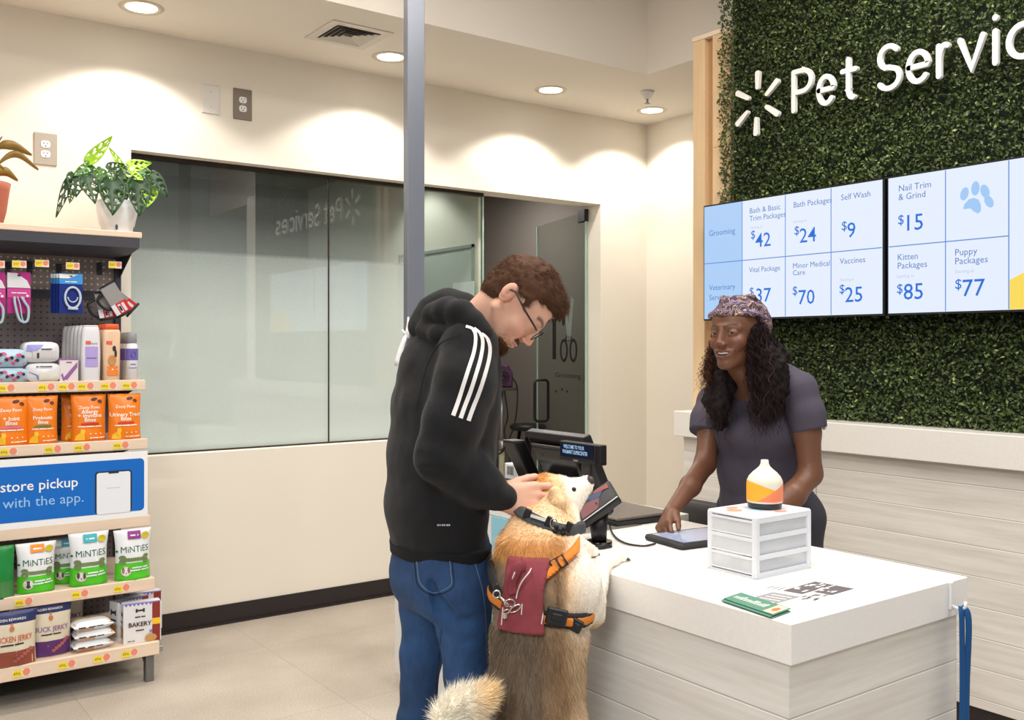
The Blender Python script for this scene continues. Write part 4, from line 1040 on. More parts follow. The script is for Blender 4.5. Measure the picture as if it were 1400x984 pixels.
g = MB(); q = k(.38,2.90,.0315); g.box((q[0]-.001,q[1]-.012,q[2]-.003), (q[0],q[1]+.012,q[2]+.003)); wpart(g, 'maker_mark', mat('pos_mark', (80,78,78), .5), pos)
g = MB(); g.box((2.34,2.68,CZ), (2.45,2.94,CZ+.03), bev=.008); g.box((2.36,2.75,CZ+.02), (2.42,2.87,CZ+.12), bev=.01); wpart(g, 'stand', M_POS, pos)
sd_ = thing('side_display', 'narrow grey-topped black panel left of the checkout terminal', 'display', (2.30,3.03,CZ))
slab4('panel', [(2.205,3.0,1.13),(2.205,3.075,1.13),(2.315,3.075,CZ),(2.315,3.0,CZ)], (.06,0,.003), M_POS, sd_)
g = MB(); g.box((2.206,3.001,1.131), (2.262,3.074,1.135)); wpart(g, 'top_edge', mat('pos_top_grey', (88,82,80), .5), sd_)
# customer display
XD = 2.13
cdp = thing('customer_display', 'small black customer display with glowing blue-white text, in front of the checkout terminal', 'display', (XD,2.6,CZ))
ca, cb2 = atX(765,602,XD), atX(821,610,XD); ya, yb = ca.y, cb2.y; zt2 = ca.z; zb2 = atX(761,628,XD).z
g = MB(); g.box((XD,yb,zb2), (XD+.03,ya,zt2), bev=.003); wpart(g, 'housing', M_POS, cdp)
g = MB()
for i in range(3): g.box((XD-.003,yb+.004+.009*i,zb2+.002), (XD+.002,yb+.009+.009*i,zt2-.002), bev=.001)
wpart(g, 'reader_ridge', M_POS, cdp)
g = MB(); g.box((XD-.001,yb+.034,zb2+.016), (XD,ya-.004,zt2-.005)); wpart(g, 'display_window', M_GLOSSB, cdp)
M_VFD = scr_m('display_text_blue', (176,212,250), 1.0)
g = MB(); hh = (zt2-zb2)
for t, zz, y_ in (('WELCOME TO YOUR', zb2+hh*.66, ya-.024), ('WALMART SUPERCENTER', zb2+hh*.40, ya-.018)):
    v_, f_ = text_geo(t, .0185, bold=.012, sx=.62 if len(t) > 16 else .62); g.add([(XD-.0016, y_-u, zz+w_) for u, w_ in v_], f_)
wpart(g, 'display_text', M_VFD, cdp, False)
g = MB(); q = (ya+yb)/2+.02; g.box((XD-.001,q-.012,zb2+.004), (XD,q+.012,zb2+.009)); wpart(g, 'maker_mark', mat('mark_grey', (150,150,152), .5), cdp)
g = MB(); q = (ya+yb)/2-.018; g.box((XD+.008,q-.022,CZ+.01), (XD+.03,q+.022,zb2+.01), bev=.004); g.box((XD+.0,q-.05,CZ), (XD+.09,q+.05,CZ+.012), bev=.004); wpart(g, 'pole', mat('pos_grey', (58,54,52), .4), cdp)
# card reader
cr = thing('card_reader', 'black card reader with colourful tilted screen on a stand, by the dog\'s snout', 'card reader', (1.87,2.12,CZ))
A, B, C_, D = J(795,716,2.79), J(846,679,2.80), J(832,655,2.92), J(786,690,2.92)
D = A+(C_-B)
nrm = (B-A).cross(D-A).normalized(); nrm = nrm if nrm.z > 0 else -nrm
slab4('housing', [A,B,C_,D], -nrm*.024, M_POS, cr, bev=.006)
def crp(u, v, l=.0012): return (A*(1-u)+B*u)*(1-v)+(D*(1-u)+C_*u)*v+nrm*l
g = MB()
mats = [scr_m('reader_red', (214,84,74), .55), scr_m('reader_blue', (66,92,150), .55), scr_m('reader_pink', (190,104,108), .5), mat('reader_silver', (190,192,190), .3, metal=.6), scr_m('reader_dark', (40,34,46), .5)]
for kk, (pl_, mi) in enumerate(((((.06,.10),(.94,.10),(.94,.94),(.06,.94)),4), (((.08,.12),(.48,.12),(.62,.5),(.42,.62),(.08,.66)),2), (((.42,.62),(.62,.5),(.78,.72),(.60,.80),(.30,.84)),1), (((.52,.82),(.90,.62),(.92,.84),(.60,.92)),0))):
    g.add([crp(u0,v0,.0014+.0006*kk) for u0, v0 in pl_], [tuple(range(len(pl_)))], mi)
g.add([crp(.02,.01), crp(.98,.01), crp(.98,.07), crp(.02,.07)], [(0,1,2,3)], 3)
wpart(g, 'screen', mats, cr, False)
st = J(816,744,2.81); g = MB(); g.tube([(1.87,2.12,CZ+.012),(1.872,2.125,CZ+.05),crp(.5,.5,-.035)], [.022,.026,.022], 14); wpart(g, 'stand', M_BLACK, cr)
g = MB(); g.cyl((1.87,2.12,CZ), (1.87,2.12,CZ+.012), .038, n=24); g.tube([crp(.55,.5,-.04)+RIGHT*x*.02 for x in (-1.4,-1,1,1.4)], [.010,.018,.018,.010], 14); wpart(g, 'swivel_base', M_GLOSSB, cr)
# small dark clip by the paw
g = MB(); q = atZ(826,750,CZ); g.tube([q+Vector((-.02,.0,.006)), q+Vector((0,0,.008)), q+Vector((.025,-.005,.004))], [.006,.008,.003], 8); o = g.build('binder_clip', M_BLACK); tag(o, 'small dark clip lying beside the dog\'s far paw', 'clip')
# rear tray with label supplies
tr = thing('cash_tray', 'flat black tray on the far counter, behind the man\'s forearm', 'tray', (2.36,3.06,CZ))
g = MB(); g.box((2.225,2.83,CZ), (2.44,2.985,CZ+.042), bev=.004); g.box((2.225,3.085,CZ), (2.44,3.28,CZ+.042), bev=.004); g.box((2.225+.11,2.83,CZ), (2.44,3.28,CZ+.04)); wpart(g, 'body', M_BLACK, tr)
g = MB(); g.box((2.222,3.0,CZ+.034), (2.226,3.28,CZ+.043)); wpart(g, 'rim', mat('tray_rim', (48,46,50), .3), tr)
bx = J(672,640,3.95); g = MB(); g.box((2.30,3.12,CZ+.042), (2.36,3.19,CZ+.105), bev=.002); lb = g.build('label_box', M_PAPER); tag(lb, 'small white label box on the black tray', 'box')
g = MB()
for i in range(5): g.box((2.2985,3.13+.009*i,CZ+.06), (2.2995,3.134+.009*i,CZ+.095))
g.build('barcode', M_BLACK, lb)
g = MB(); c = Vector((2.27,3.23,CZ+.105)); pts = [c+RIGHT*.018*math.cos(a)+UP*.045*math.sin(a) for a in [math.radians(k*18) for k in range(20)]]; pts.append(pts[0]); g.tube(pts, .0045, 8, cap=False); g.box((2.26,3.215,CZ+.042), (2.28,3.245,CZ+.065)); o = g.build('cable_loop', M_BLACK); tag(o, 'black cable loop standing beside the white label box', 'cable')
# ================================================================ OFFICE CHAIR behind the counter
oc = thing('office_chair', 'black office chair with curved backrest behind the counter, left of the woman', 'chair', (2.86,2.49,0), math.radians(0))
M_MESH = mat('chair_fabric', (58,54,52), .75, bump=.5, bscale=300)
g = MB(); n = 13; ring = []
for i in range(n):
    a = math.radians(-52+104*i/(n-1))
    for j, (z, r) in enumerate(((.55,.20),(.65,.225),(.77,.235),(.87,.235),(.925,.232))):
        w = 1-.12*(abs(i-6)/6)**3*(j == 4)
        ring.append((-.02+(-r*math.cos(a))+.05, r*1.02*math.sin(a), z-(.02*(abs(i-6)/6)**2 if j == 4 else 0)))
for t, off in ((0,0),(1,.045)):
    g.add([(x+off,y,z) for x, y, z in ring], [(i*5+j, (i+1)*5+j, (i+1)*5+j+1, i*5+j+1) for i in range(n-1) for j in range(4)], 0, None, True)
o = g.build('backrest', M_MESH, oc)
s_ = o.modifiers.new('s', 'SOLIDIFY'); s_.thickness = .03; s_ = o.modifiers.new('b', 'SUBSURF'); s_.levels = s_.render_levels = 1
g = MB(); g.box((-.22,-.23,.44), (.24,.23,.50), bev=.03); g.build('seat', M_MESH, oc)
g = MB(); g.cyl((0,0,.12), (0,0,.45), .03); g.build('gas_lift', M_BLACK, oc)
for k in range(5):
    a = 2*math.pi*k/5; g = MB(); g.tube([(0,0,.12),(.28*math.cos(a),.28*math.sin(a),.07)], [.028,.018], 8); L_ = g.build('leg', M_BLACK, oc)
    g = MB(); g.cyl((.28*math.cos(a)-.012*math.sin(a),.28*math.sin(a)+.012*math.cos(a),.03), (.28*math.cos(a)+.012*math.sin(a),.28*math.sin(a)-.012*math.cos(a),.03), .03, n=16); g.build('caster', M_BLACK, L_)
g = MB(); g.tube([(-.1,0,.45),(-.21,0,.5),(-.20,0,.66)], .02, 8); g.build('back_bracket', M_BLACK, oc)
# ================================================================ GROOMING ROOM: dryer on a stand, stool
dc = atY(686,515,6.0)
dr = thing('stand_dryer', 'purple pet dryer on a tall wheeled stand beyond the open doorway', 'dryer', (dc.x,dc.y,0))
MP = mat('purple_plastic', (74,30,74), .35); z0 = dc.z
def to_l(g): g.v = [(x-dc.x,y-dc.y,z) for x, y, z in g.v]; return g
g = MB(); R_ = RIGHT; c = Vector((dc.x,dc.y,z0))
prof = [(-.085,-.075),(-.085,.02),(-.06,.085),(0,.105),(.055,.09),(.085,.03),(.085,-.075)]
g.add([c+R_*x+UP*z-LOOK*.07 for x, z in prof]+[c+R_*x+UP*z+LOOK*.07 for x, z in prof], [tuple(range(7)), tuple(range(13,6,-1))]+[(i,i+7,(i+1) % 7+7,(i+1) % 7) for i in range(7)]); o = to_l(g).build('housing', MP, dr)
b = o.modifiers.new('b', 'BEVEL'); b.width = .015; b.segments = 3
g = MB(); g.lathe([(.05,0),(.05,.012),(.042,.012),(.042,.004),(.028,.004),(.028,.010),(.02,.010),(.02,.004),(.0001,.004)], 24, M=Matrix.Translation(c-LOOK*.07+RIGHT*.01) @ LOOK.to_track_quat('-Z', 'Y').to_matrix().to_4x4()); to_l(g).build('fan_grille', mat('purple_dark', (50,20,52), .4), dr)
g = MB(); g.box(c+Vector((-.1,-.08,-.105)), c+Vector((.1,.08,-.078)), bev=.004); to_l(g).build('shelf_bracket', mat('bracket_grey', (96,90,86), .4, metal=.4), dr)
zt_ = z0-.1; g = MB(); g.cyl(c-UP*.1, (dc.x,dc.y,.75), .012); g.cyl((dc.x,dc.y,.78), (dc.x,dc.y,.70), .024); to_l(g).build('upper_pole', M_STEEL, dr)
g = MB(); g.cyl((dc.x,dc.y,.72), (dc.x,dc.y,.12), .022); to_l(g).build('lower_pole', mat('pole_cream', (176,172,140), .4), dr)
for k in range(5):
    a = 2*math.pi*k/5+.3; g = MB(); e = (dc.x+.17*math.cos(a), dc.y+.17*math.sin(a), .05); g.tube([(dc.x,dc.y,.13), e], [.018,.012], 8); lg = to_l(g).build('leg', M_BLACK, dr)
    g = MB(); g.cyl((e[0]-.01,e[1],.025), (e[0]+.01,e[1],.025), .025, n=12); to_l(g).build('caster', M_BLACK, lg)
for pts in ([(c+RIGHT*.08),(c+RIGHT*.12-UP*.1),(c+RIGHT*.10-UP*.35),(c+RIGHT*.02-UP*.55),(c-RIGHT*.05-UP*.60)], [(c+RIGHT*.02-UP*.1),(c+RIGHT*.045-UP*.3),(c+RIGHT*.02-UP*.42),(c+RIGHT*.06-UP*.6),(c+RIGHT*.07-UP*.72)]):
    g = MB(); g.tube(bez([p-LOOK*.03 for p in pts], 8), .006, 8); to_l(g).build('power_cord', M_BLACK, dr)
sc_ = atY(722,602,6.45)
stl = thing('grooming_stool', 'black stool beyond the doorway, right of the dryer stand', 'stool', (sc_.x,sc_.y,0))
g = MB(); g.lathe([(.001,.80),(.14,.80),(.155,.815),(.155,.835),(.14,.85),(.001,.85)], 24); g.build('seat', M_BLACK, stl)
for k in range(4):
    a = math.pi/4+k*math.pi/2; g = MB(); g.tube([(.07*math.cos(a),.07*math.sin(a),.80),(.2*math.cos(a),.2*math.sin(a),.0)], .014, 8); g.build('leg', M_BLACK, stl)
g = MB(); g.tube([(.15*math.cos(math.radians(k*15)),.15*math.sin(math.radians(k*15)),.35) for k in range(25)], .009, 6, cap=False); g.build('foot_ring', M_BLACK, stl)
# ================================================================ SHELVING UNIT AND GOODS
M_SH = mat('shelf_maple', (232,208,184), .5, var=.05, vscale=5, stretch=(.6,6,6)); M_SHD = mat('shelf_steel_dark', (66,66,74), .5, metal=.2)
def peg_mat():
    m = mat('pegboard_grey', (112,106,106), .7); nt = m.node_tree; b = nt.nodes['Principled BSDF']; N = nt.nodes.new; L = nt.links.new
    tc = N('ShaderNodeTexCoord'); mp = N('ShaderNodeMapping'); mp.inputs['Scale'].default_value = (1/.0285,1,1/.0285); L(tc.outputs['Object'], mp.inputs['Vector'])
    fr = N('ShaderNodeVectorMath'); fr.operation = 'FRACTION'; L(mp.outputs[0], fr.inputs[0])
    sb = N('ShaderNodeVectorMath'); sb.operation = 'SUBTRACT'; L(fr.outputs[0], sb.inputs[0]); sb.inputs[1].default_value = (.5,.5,.5)
    ml = N('ShaderNodeVectorMath'); ml.operation = 'MULTIPLY'; L(sb.outputs[0], ml.inputs[0]); ml.inputs[1].default_value = (1,0,1)
    ln = N('ShaderNodeVectorMath'); ln.operation = 'LENGTH'; L(ml.outputs[0], ln.inputs[0])
    lt = N('ShaderNodeMath'); lt.operation = 'LESS_THAN'; L(ln.outputs['Value'], lt.inputs[0]); lt.inputs[1].default_value = .16
    sp = N('ShaderNodeSeparateXYZ'); L(tc.outputs['Object'], sp.inputs[0])
    gz = N('ShaderNodeMath'); gz.operation = 'GREATER_THAN'; L(sp.outputs['Z'], gz.inputs[0]); gz.inputs[1].default_value = 1.765   # upper strip is a lighter board
    hc = N('ShaderNodeMix'); hc.data_type = 'RGBA'; L(gz.outputs[0], hc.inputs['Factor']); hc.inputs['A'].default_value = (*lin((58,54,56)), 1); hc.inputs['B'].default_value = (*lin((232,222,210)), 1)
    bc = N('ShaderNodeMix'); bc.data_type = 'RGBA'; L(gz.outputs[0], bc.inputs['Factor']); bc.inputs['A'].default_value = (*lin((112,104,106)), 1); bc.inputs['B'].default_value = (*lin((158,142,134)), 1)
    mx = N('ShaderNodeMix'); mx.data_type = 'RGBA'; L(lt.outputs[0], mx.inputs['Factor']); L(bc.outputs['Result'], mx.inputs['A']); L(hc.outputs['Result'], mx.inputs['B']); L(mx.outputs['Result'], b.inputs['Base Color']); return m
RX = 1.27; LX = -.35
un = thing('shelving_unit', 'wall shelving unit with maple shelves and dark pegboard, full of pet goods', 'shelving', (.46,5.0,0))
SH = [('canopy',2.04,4.687,.05),('a',1.343,4.63,.045),('b',1.072,4.59,.045),('c',.722,4.55,.045),('d',.450,4.475,.050),('e',.178,4.407,.055)]
g = MB(); g.box((LX,5.06,.02), (RX-.03,5.07,2.02)); wpart(g, 'pegboard', peg_mat(), un)
g = MB(); g.box((RX-.035,5.04,0), (RX-.005,5.095,2.03), bev=.002); wpart(g, 'upright', M_SHD, un)
g = MB(); g.box((LX,5.04,0), (LX+.03,5.095,2.03)); wpart(g, 'upright', M_SHD, un)
g = MB(); g.box((LX,5.05,1.735), (RX-.03,5.062,1.775)); wpart(g, 'cross_rail', M_SHD, un)
PT = {'a': [(17,541,1),(55,539.5,0),(78,531,0)], }
M_TAGY = mat('price_tag_yellow', (246,220,60), .5); M_TAGP = mat('price_tag_coral', (240,140,112), .5); M_TAGW = mat('price_tag_white', (240,226,210), .5); M_TINK = mat('price_ink', (176,150,40), .6)
def price_tag(par, x, z, y, s=1.0):
    g = MB(); g.box((x-.040*s,y-.002,z-.015*s), (x+.034*s,y-.0004,z+.015*s), 2)
    g.box((x-.038*s,y-.0028,z-.014*s), (x+.002*s,y-.001,z+.014*s), 0)
    v_, f_ = disc2d(x+.018*s, z+.001, .014*s, .014*s, 14); g.add([(a, y-.0034, b) for a, b in v_], f_, 1)
    for i, t in enumerate(('$','4','9')): 
        v_, f_ = text_geo(t, .018*s); g.add([(x-.035*s+.011*s*i+a, y-.0036, z-.006*s+b) for a, b in v_], f_, 3)
    wpart(g, 'price_tag', [M_TAGY, M_TAGP, M_TAGW, M_TINK], par, False)
TAGS = {'a':[(20,541),(66,532.5),(90,532.5),(111,531),(141,529.5),(172,530)][1:]+[(12,541)][:0], 'b':[(14,616),(74,612),(114,610.5),(163,609)], 'd':[(33,820),(110,809),(166,801)], 'e':[(28,917),(89,907),(138,899),(178,891)]}
TAGS['a'] = [(7,533.5),(38,533),(57,532.5),(75,532),(100,531),(118,530.5)]
TAGS['a'] = [(8,532),(41,531.5),(60,531.5),(79,531),(102,530.5),(122,530)]
TAGX = {'a':[8,41,60.5,78.5,102,125]}
shobj = {}
for nm, z, y, th in SH:
    g = MB()
    if nm == 'canopy':
        g.box((LX,y,z-.028), (RX,5.06,z), bev=.003)
        o = wpart(g, 'top_shelf', M_SH, un)
        g = MB(); x1 = RX-.01
        v = [(LX,y+.005,z-.028),(LX,y+.005,z-.075),(LX,y+.10,z-.10),(LX,5.05,z-.10),(x1,y+.005,z-.028),(x1,y+.005,z-.075),(x1-.02,y+.10,z-.10),(x1-.02,5.05,z-.10)]
        g.add(v, [(0,1,5,4),(1,2,6,5),(2,3,7,6)]); g.tube([(LX,y+.012,z-.055),(x1,y+.012,z-.055)], .008, 6); w_o = wpart(g, 'canopy_underside', M_SHD, un)
        g = MB(); g.add([(x1,y+.01,z-.03),(x1,5.05,z-.03),(x1,5.05,z-.20),(x1-.004,y+.01,z-.03),(x1-.004,5.05,z-.03),(x1-.004,5.05,z-.20)], [(0,1,2),(5,4,3),(0,3,4,1),(1,4,5,2),(2,5,3,0)]); wpart(g, 'shelf_bracket', M_SHD, un)
        continue
    g = MB(); g.box((LX,y,z-th), (RX,y+.018,z+.004), bev=.003); g.box((LX,y+.016,z-.018), (RX,5.06,z)); o = wpart(g, 'shelf', M_SH, un); shobj[nm] = o
    g = MB(); g.box((LX,y+.02,z-.045), (RX-.01,5.05,z-.019)); wpart(g, 'shelf_pan', M_SHD, un)
    g = MB(); g.add([(RX-.014,y+.03,z-.02),(RX-.014,5.05,z-.02),(RX-.014,5.05,z-.11),(RX-.010,y+.03,z-.02),(RX-.010,5.05,z-.02),(RX-.010,5.05,z-.11)], [(0,1,2),(5,4,3),(0,3,4,1),(1,4,5,2),(2,5,3,0)]); wpart(g, 'shelf_bracket', M_SHD, un)
def tagrow(nm, pxs):
    z, y = [(s[1], s[2]) for s in SH if s[0] == nm][0]; th = [s[3] for s in SH if s[0] == nm][0]
    o = shobj[nm]
    for px in pxs:
        X = atY(px, 500, y-.002).x; g = MB(); zz = z-th*.5
        g.box((X-.036,y-.0018,zz-.014), (X+.034,y-.0004,zz+.014), 2); g.box((X-.035,y-.0026,zz-.014), (X+.001,y-.001,zz+.014), 0)
        v_, f_ = disc2d(X+.017, zz+.003, .0145, .0145, 14); g.add([(a, y-.0032, b) for a, b in v_], f_, 1)
        v_, f_ = text_geo('496', .019, bold=.01); g.add([(X-.033+a, y-.0034, zz-.006+b) for a, b in v_], f_, 3)
        g.v = [(vx-un.location.x, vy-un.location.y, vz) for vx, vy, vz in g.v]
        t = g.build('price_tag', [M_TAGY, M_TAGP, M_TAGW, M_TINK], o, False)
        t.matrix_parent_inverse = Matrix()
tagrow('a', [9,64,92,118,149,178]); tagrow('b', [12,73,113,166]); tagrow('d', [33,110,167]); tagrow('e', [30,92,140,178])
# legs of the lowest shelf
for x in (RX-.035, LX+.02):
    g = MB(); g.box((x-.018,4.43,0), (x+.018,4.47,.15), bev=.002); g.box((x-.018,4.43,.12), (x+.018,5.04,.15)); g.add([(x-.01,4.47,.12),(x-.01,4.56,.12),(x-.01,4.47,.05),(x+.01,4.47,.12),(x+.01,4.56,.12),(x+.01,4.47,.05)], [(0,1,2),(5,4,3),(0,3,4,1),(1,4,5,2),(2,5,3,0)]); wpart(g, 'leg', mat('leg_steel', (120,118,116), .4, metal=.5), un)
g = MB(); g.box((RX-.002,4.42,.13), (RX+.02,4.45,.155), bev=.002); wpart(g, 'bolt_end', M_STEEL, un)
SHY = {s[0]: (s[1], s[2]) for s in SH}
# ---------------------------------------------------------------- pickup sign
sgn = thing('pickup_sign', 'blue and white in-store pickup sign with a phone picture, clipped between the shelves', 'sign', (.46,4.56,.74))
YS = 4.55
g = MB(); g.box((LX,YS,.724), (RX-.012,YS+.006,1.022)); wpart(g, 'board', mat('sign_white_board', (240,240,240), .5), sgn)
g = MB(); ctr = atY(198,695,YS); rr = .018; zt_, zb_ = atY(196,626,YS).z, atY(196,697,YS).z; xr = atY(197,660,YS).x
v_, f_ = rect2d(LX+.02, zb_, xr, zt_, r=rr); g.add([(a,YS-.0012,b) for a, b in v_], f_, 0)
def st(t, px, py, size, mi, al='RIGHT', bold=0):
    q = atY(px, py, YS); v_, f_ = text_geo(t, size, align=al, bold=bold); g.add([(q.x+a, YS-.0022, q.z+b) for a, b in v_], f_, mi)
st('In-store pickup', 107, 664.5, .061, 1, bold=.008); st('Pay with the app.', 115, 685.5, .061, 2)
pa, pb = atY(131,645,YS), atY(179,697,YS)
v_, f_ = rect2d(pa.x-.004, zb_+.001, pb.x+.004, pa.z, r=.014); g.add([(a,YS-.002,b) for a, b in v_], f_, 3)
v_, f_ = rect2d(pa.x+.003, zb_-.001, pb.x-.003, pa.z-.006, r=.010); g.add([(a,YS-.0028,b) for a, b in v_], f_, 4)
v_, f_ = rect2d((pa.x+pb.x)/2-.022, pa.z-.012, (pa.x+pb.x)/2+.022, pa.z-.002); g.add([(a,YS-.0034,b) for a, b in v_], f_, 3)
v_, f_ = rect2d((pa.x+pb.x)/2-.028, pa.z-.078, (pa.x+pb.x)/2+.028, pa.z-.075); g.add([(a,YS-.0034,b) for a, b in v_], f_, 5)
wpart(g, 'print', [mat('pickup_blue', (0,104,196), .5), mat('pickup_white', (240,242,246), .5), mat('pickup_pale', (150,196,240), .5), mat('phone_edge', (40,44,66), .4), mat('phone_screen', (232,236,242), .4), mat('phone_line', (196,204,214), .5)], sgn, False)
# ---------------------------------------------------------------- builders for goods
def pouch_geo(w, h, d, nx=12, nz=14, neck=.0, top=.0, puff=1.0, lean=0, seed=0):
    """stand-up pouch: front/back surfaces. returns MB verts fn"""
    rng = random.Random(seed); ph = [rng.uniform(0, 6) for _ in range(4)]
    def half(z):      # half width at height
        t = z/h; return w/2*(1-.05*math.sin(t*math.pi)-neck*max(0, t-.72)*2)
    def prof(u, t):   # depth at normalised (u -1..1, t 0..1)
        b = (1-abs(u)**2.6)
        return d/2*b*puff*(1-t**2.2)**.8+.0015+.004*b*math.sin(4*t*3.1+ph[0]+u*2)*(1-t)*.8+.0022*math.sin(9*u+ph[1]+5*t)*b*(1-t*.4)
    def front(x, z, lift=0):
        z = min(max(z, 0), h); t = z/h; u = max(-1, min(1, x/half(z)))
        return (x, -prof(u, t)-lift, z)
    g = MB(); vs = []; N = (nx+1)*(nz+1)
    for s_ in (-1, 1):
        for j in range(nz+1):
            for i in range(nx+1):
                u = -1+2*i/nx; t = j/nz; z = h*t; x = half(z)*u; y = prof(u, t)*s_
                vs.append((x, y, z-(.006*(1-abs(u)) if j == 0 else 0)*0))
    fs = [(j*(nx+1)+i, j*(nx+1)+i+1, (j+1)*(nx+1)+i+1, (j+1)*(nx+1)+i) for j in range(nz) for i in range(nx)]
    fb = [tuple(k+N for k in f)[::-1] for f in fs]
    rim = [(j*(nx+1)+e, (j+1)*(nx+1)+e, (j+1)*(nx+1)+e+N, j*(nx+1)+e+N) for j in range(nz) for e in (0, nx)]
    cap = [(j0+i, j0+i+1, j0+i+1+N, j0+i+N) for i in range(nx) for j0 in (0, nz*(nx+1))]
    return vs, fs+fb+rim+cap, front
GREEK = {'NAIL CLIPPERS','FACE BRUSH','DIAPERS','XL DISPOSABLE','PLUS','shampoo','oatmeal','waterless','BLUE SKY','peanut','NET 8 OZ','BONES','Premium jerky','PUPPY WIPES','Joint health chews','90 soft chews','ADULT','Dental Dog','Treats small','burt','BARK'}
class Print:
    def __init__(s, front, lift=.0012): s.g = MB(); s.f = front; s.l = lift; s.k = 0; s.mats = []
    def mi(s, m):
        if m not in s.mats: s.mats.append(m)
        return s.mats.index(m)
    def text(s, t, x, z, size, m, al='CENTER', bold=0, sx=1, rot=0):
        if t in GREEK:      # small print that cannot be read in the photograph: word-long bars
            tot = sum(len(q) for q in t.split())*.52*size+.3*size*(len(t.split())-1); x0 = x-tot/2 if al == 'CENTER' else x
            for q in t.split(): s.rect(x0, z+size*.08, x0+len(q)*.52*size, z+size*.52, m, 2, 1); x0 += len(q)*.52*size+.3*size
            return s
        v_, f_ = text_geo(t, size, align=al, bold=bold, sx=sx); s.k += 1; l = s.l+.0003*s.k; c, n = math.cos(rot), math.sin(rot)
        s.g.add([s.f(x+a*c-b*n, z+a*n+b*c, l) for a, b in v_], f_, s.mi(m)); return s
    def rect(s, x0, z0, x1, z1, m, nx=6, nz=4):
        s.k += 1; v_, f_ = rect2d(x0, z0, x1, z1, nx, nz); s.g.add([s.f(a, b, s.l+.0003*s.k) for a, b in v_], f_, s.mi(m)); return s
    def disc(s, x, z, rx, rz, m, rot=0):
        s.k += 1; v_, f_ = disc2d(x, z, rx, rz, 16, rot); s.g.add([s.f(a, b, s.l+.0003*s.k) for a, b in v_], f_, s.mi(m)); return s
    def poly(s, pts, m):
        s.k += 1; s.g.add([s.f(a, b, s.l+.0003*s.k) for a, b in pts], [tuple(range(len(pts)))], s.mi(m)); return s
    def build(s, name, par): return s.g.build(name, s.mats, par, False)
def C(name, rgb, rough=.5, **k): return mat(name, rgb, rough, **k)
def place(px, nm, dy=0.03, z=None):
    zz, y = SHY[nm]; return (atY(px, 500, y+dy).x, y+dy, zz if z is None else z)
# ---- orange supplement pouches
M_OR = C('orange_foil', (238,128,24), .32); M_OD = C('orange_deep', (206,92,20), .4); M_BR = C('chew_brown', (96,54,36), .6); M_WH = C('print_white', (248,240,226), .5); M_YE = C('print_yellow', (250,196,44), .5)
M_RD = C('print_red', (206,50,44), .5); M_GN = C('print_green', (70,128,70), .5); M_PK = C('print_pink', (226,110,160), .5)
def orange_bag(px, l1, l2, band, lab, w, dy=.06, l0='', rz=0, h=.212):
    x, y, z = place(px, 'b', dy); t = thing('treat_pouch', lab, 'pouch', (x,y,z), rz, 'orange supplement pouches on the middle shelf')
    vs, fs, fr = pouch_geo(w, h, .07, seed=int(px)); g = MB(); g.add(vs, fs, 0, None, True); g.build('pouch', M_OR, t)
    p = Print(fr); p.text('Zesty Paws', .0, h*.70, w*.13, M_WH, bold=.01)
    p.disc(w*.14, h*.90, w*.10, h*.035, M_BR, .2); p.disc(w*.30, h*.85, w*.07, h*.035, M_BR, -.5)
    if l0: p.text(l0, 0, h*.60, w*.165, M_WH, bold=.02)
    p.text(l1, 0, h*.52, w*.165, M_WH, bold=.02); p.text(l2, 0, h*.43, w*.165, M_WH, bold=.02)
    p.rect(-w*.25, h*.36, w*.25, h*.40, band); p.text('Joint health chews', 0, h*.31, w*.075, M_WH)
    # sitting dog silhouette
    p.poly([(-w*.42,h*.04),(-w*.38,h*.14),(-w*.27,h*.20),(-w*.26,h*.27),(-w*.17,h*.27),(-w*.14,h*.22),(-w*.17,h*.18),(-w*.16,h*.04)], M_YE)
    for i in range(3): p.disc(w*(.0+.15*i), h*.17, w*.02, h*.012, M_WH)
    p.text('90 soft chews', w*.2, h*.07, w*.07, M_WH)
    p.build('printed_front', t)
    g = MB(); g.box((-w*.485,-.002,h-.012), (w*.485,.002,h), bev=.001); g.build('seal', M_OD, t); return t
# wide photo spacing: left two, gap, right two
orange_bag(14, '+ Joint', 'Bites', M_PK, 'orange pouch with pink band, cut by the left picture edge', .145, dy=.05)
orange_bag(57, 'Probiotic', 'Bites', M_GN, 'orange pouch with green band, second from the left edge', .13, dy=.05)
t = orange_bag(101, 'Vitamin', 'Bites', M_RD, 'orange pouch standing behind, left of the allergy pouch', .12, dy=.14, rz=.25)
orange_bag(121, '+ Immune', 'Bites', M_RD, 'tall orange allergy and immune pouch, second from the right end', .15, dy=.06, l0='Allergy')
orange_bag(170, 'Urinary Tract', 'Bites', M_RD, 'orange urinary pouch at the right end of the middle shelf', .145, dy=.04)
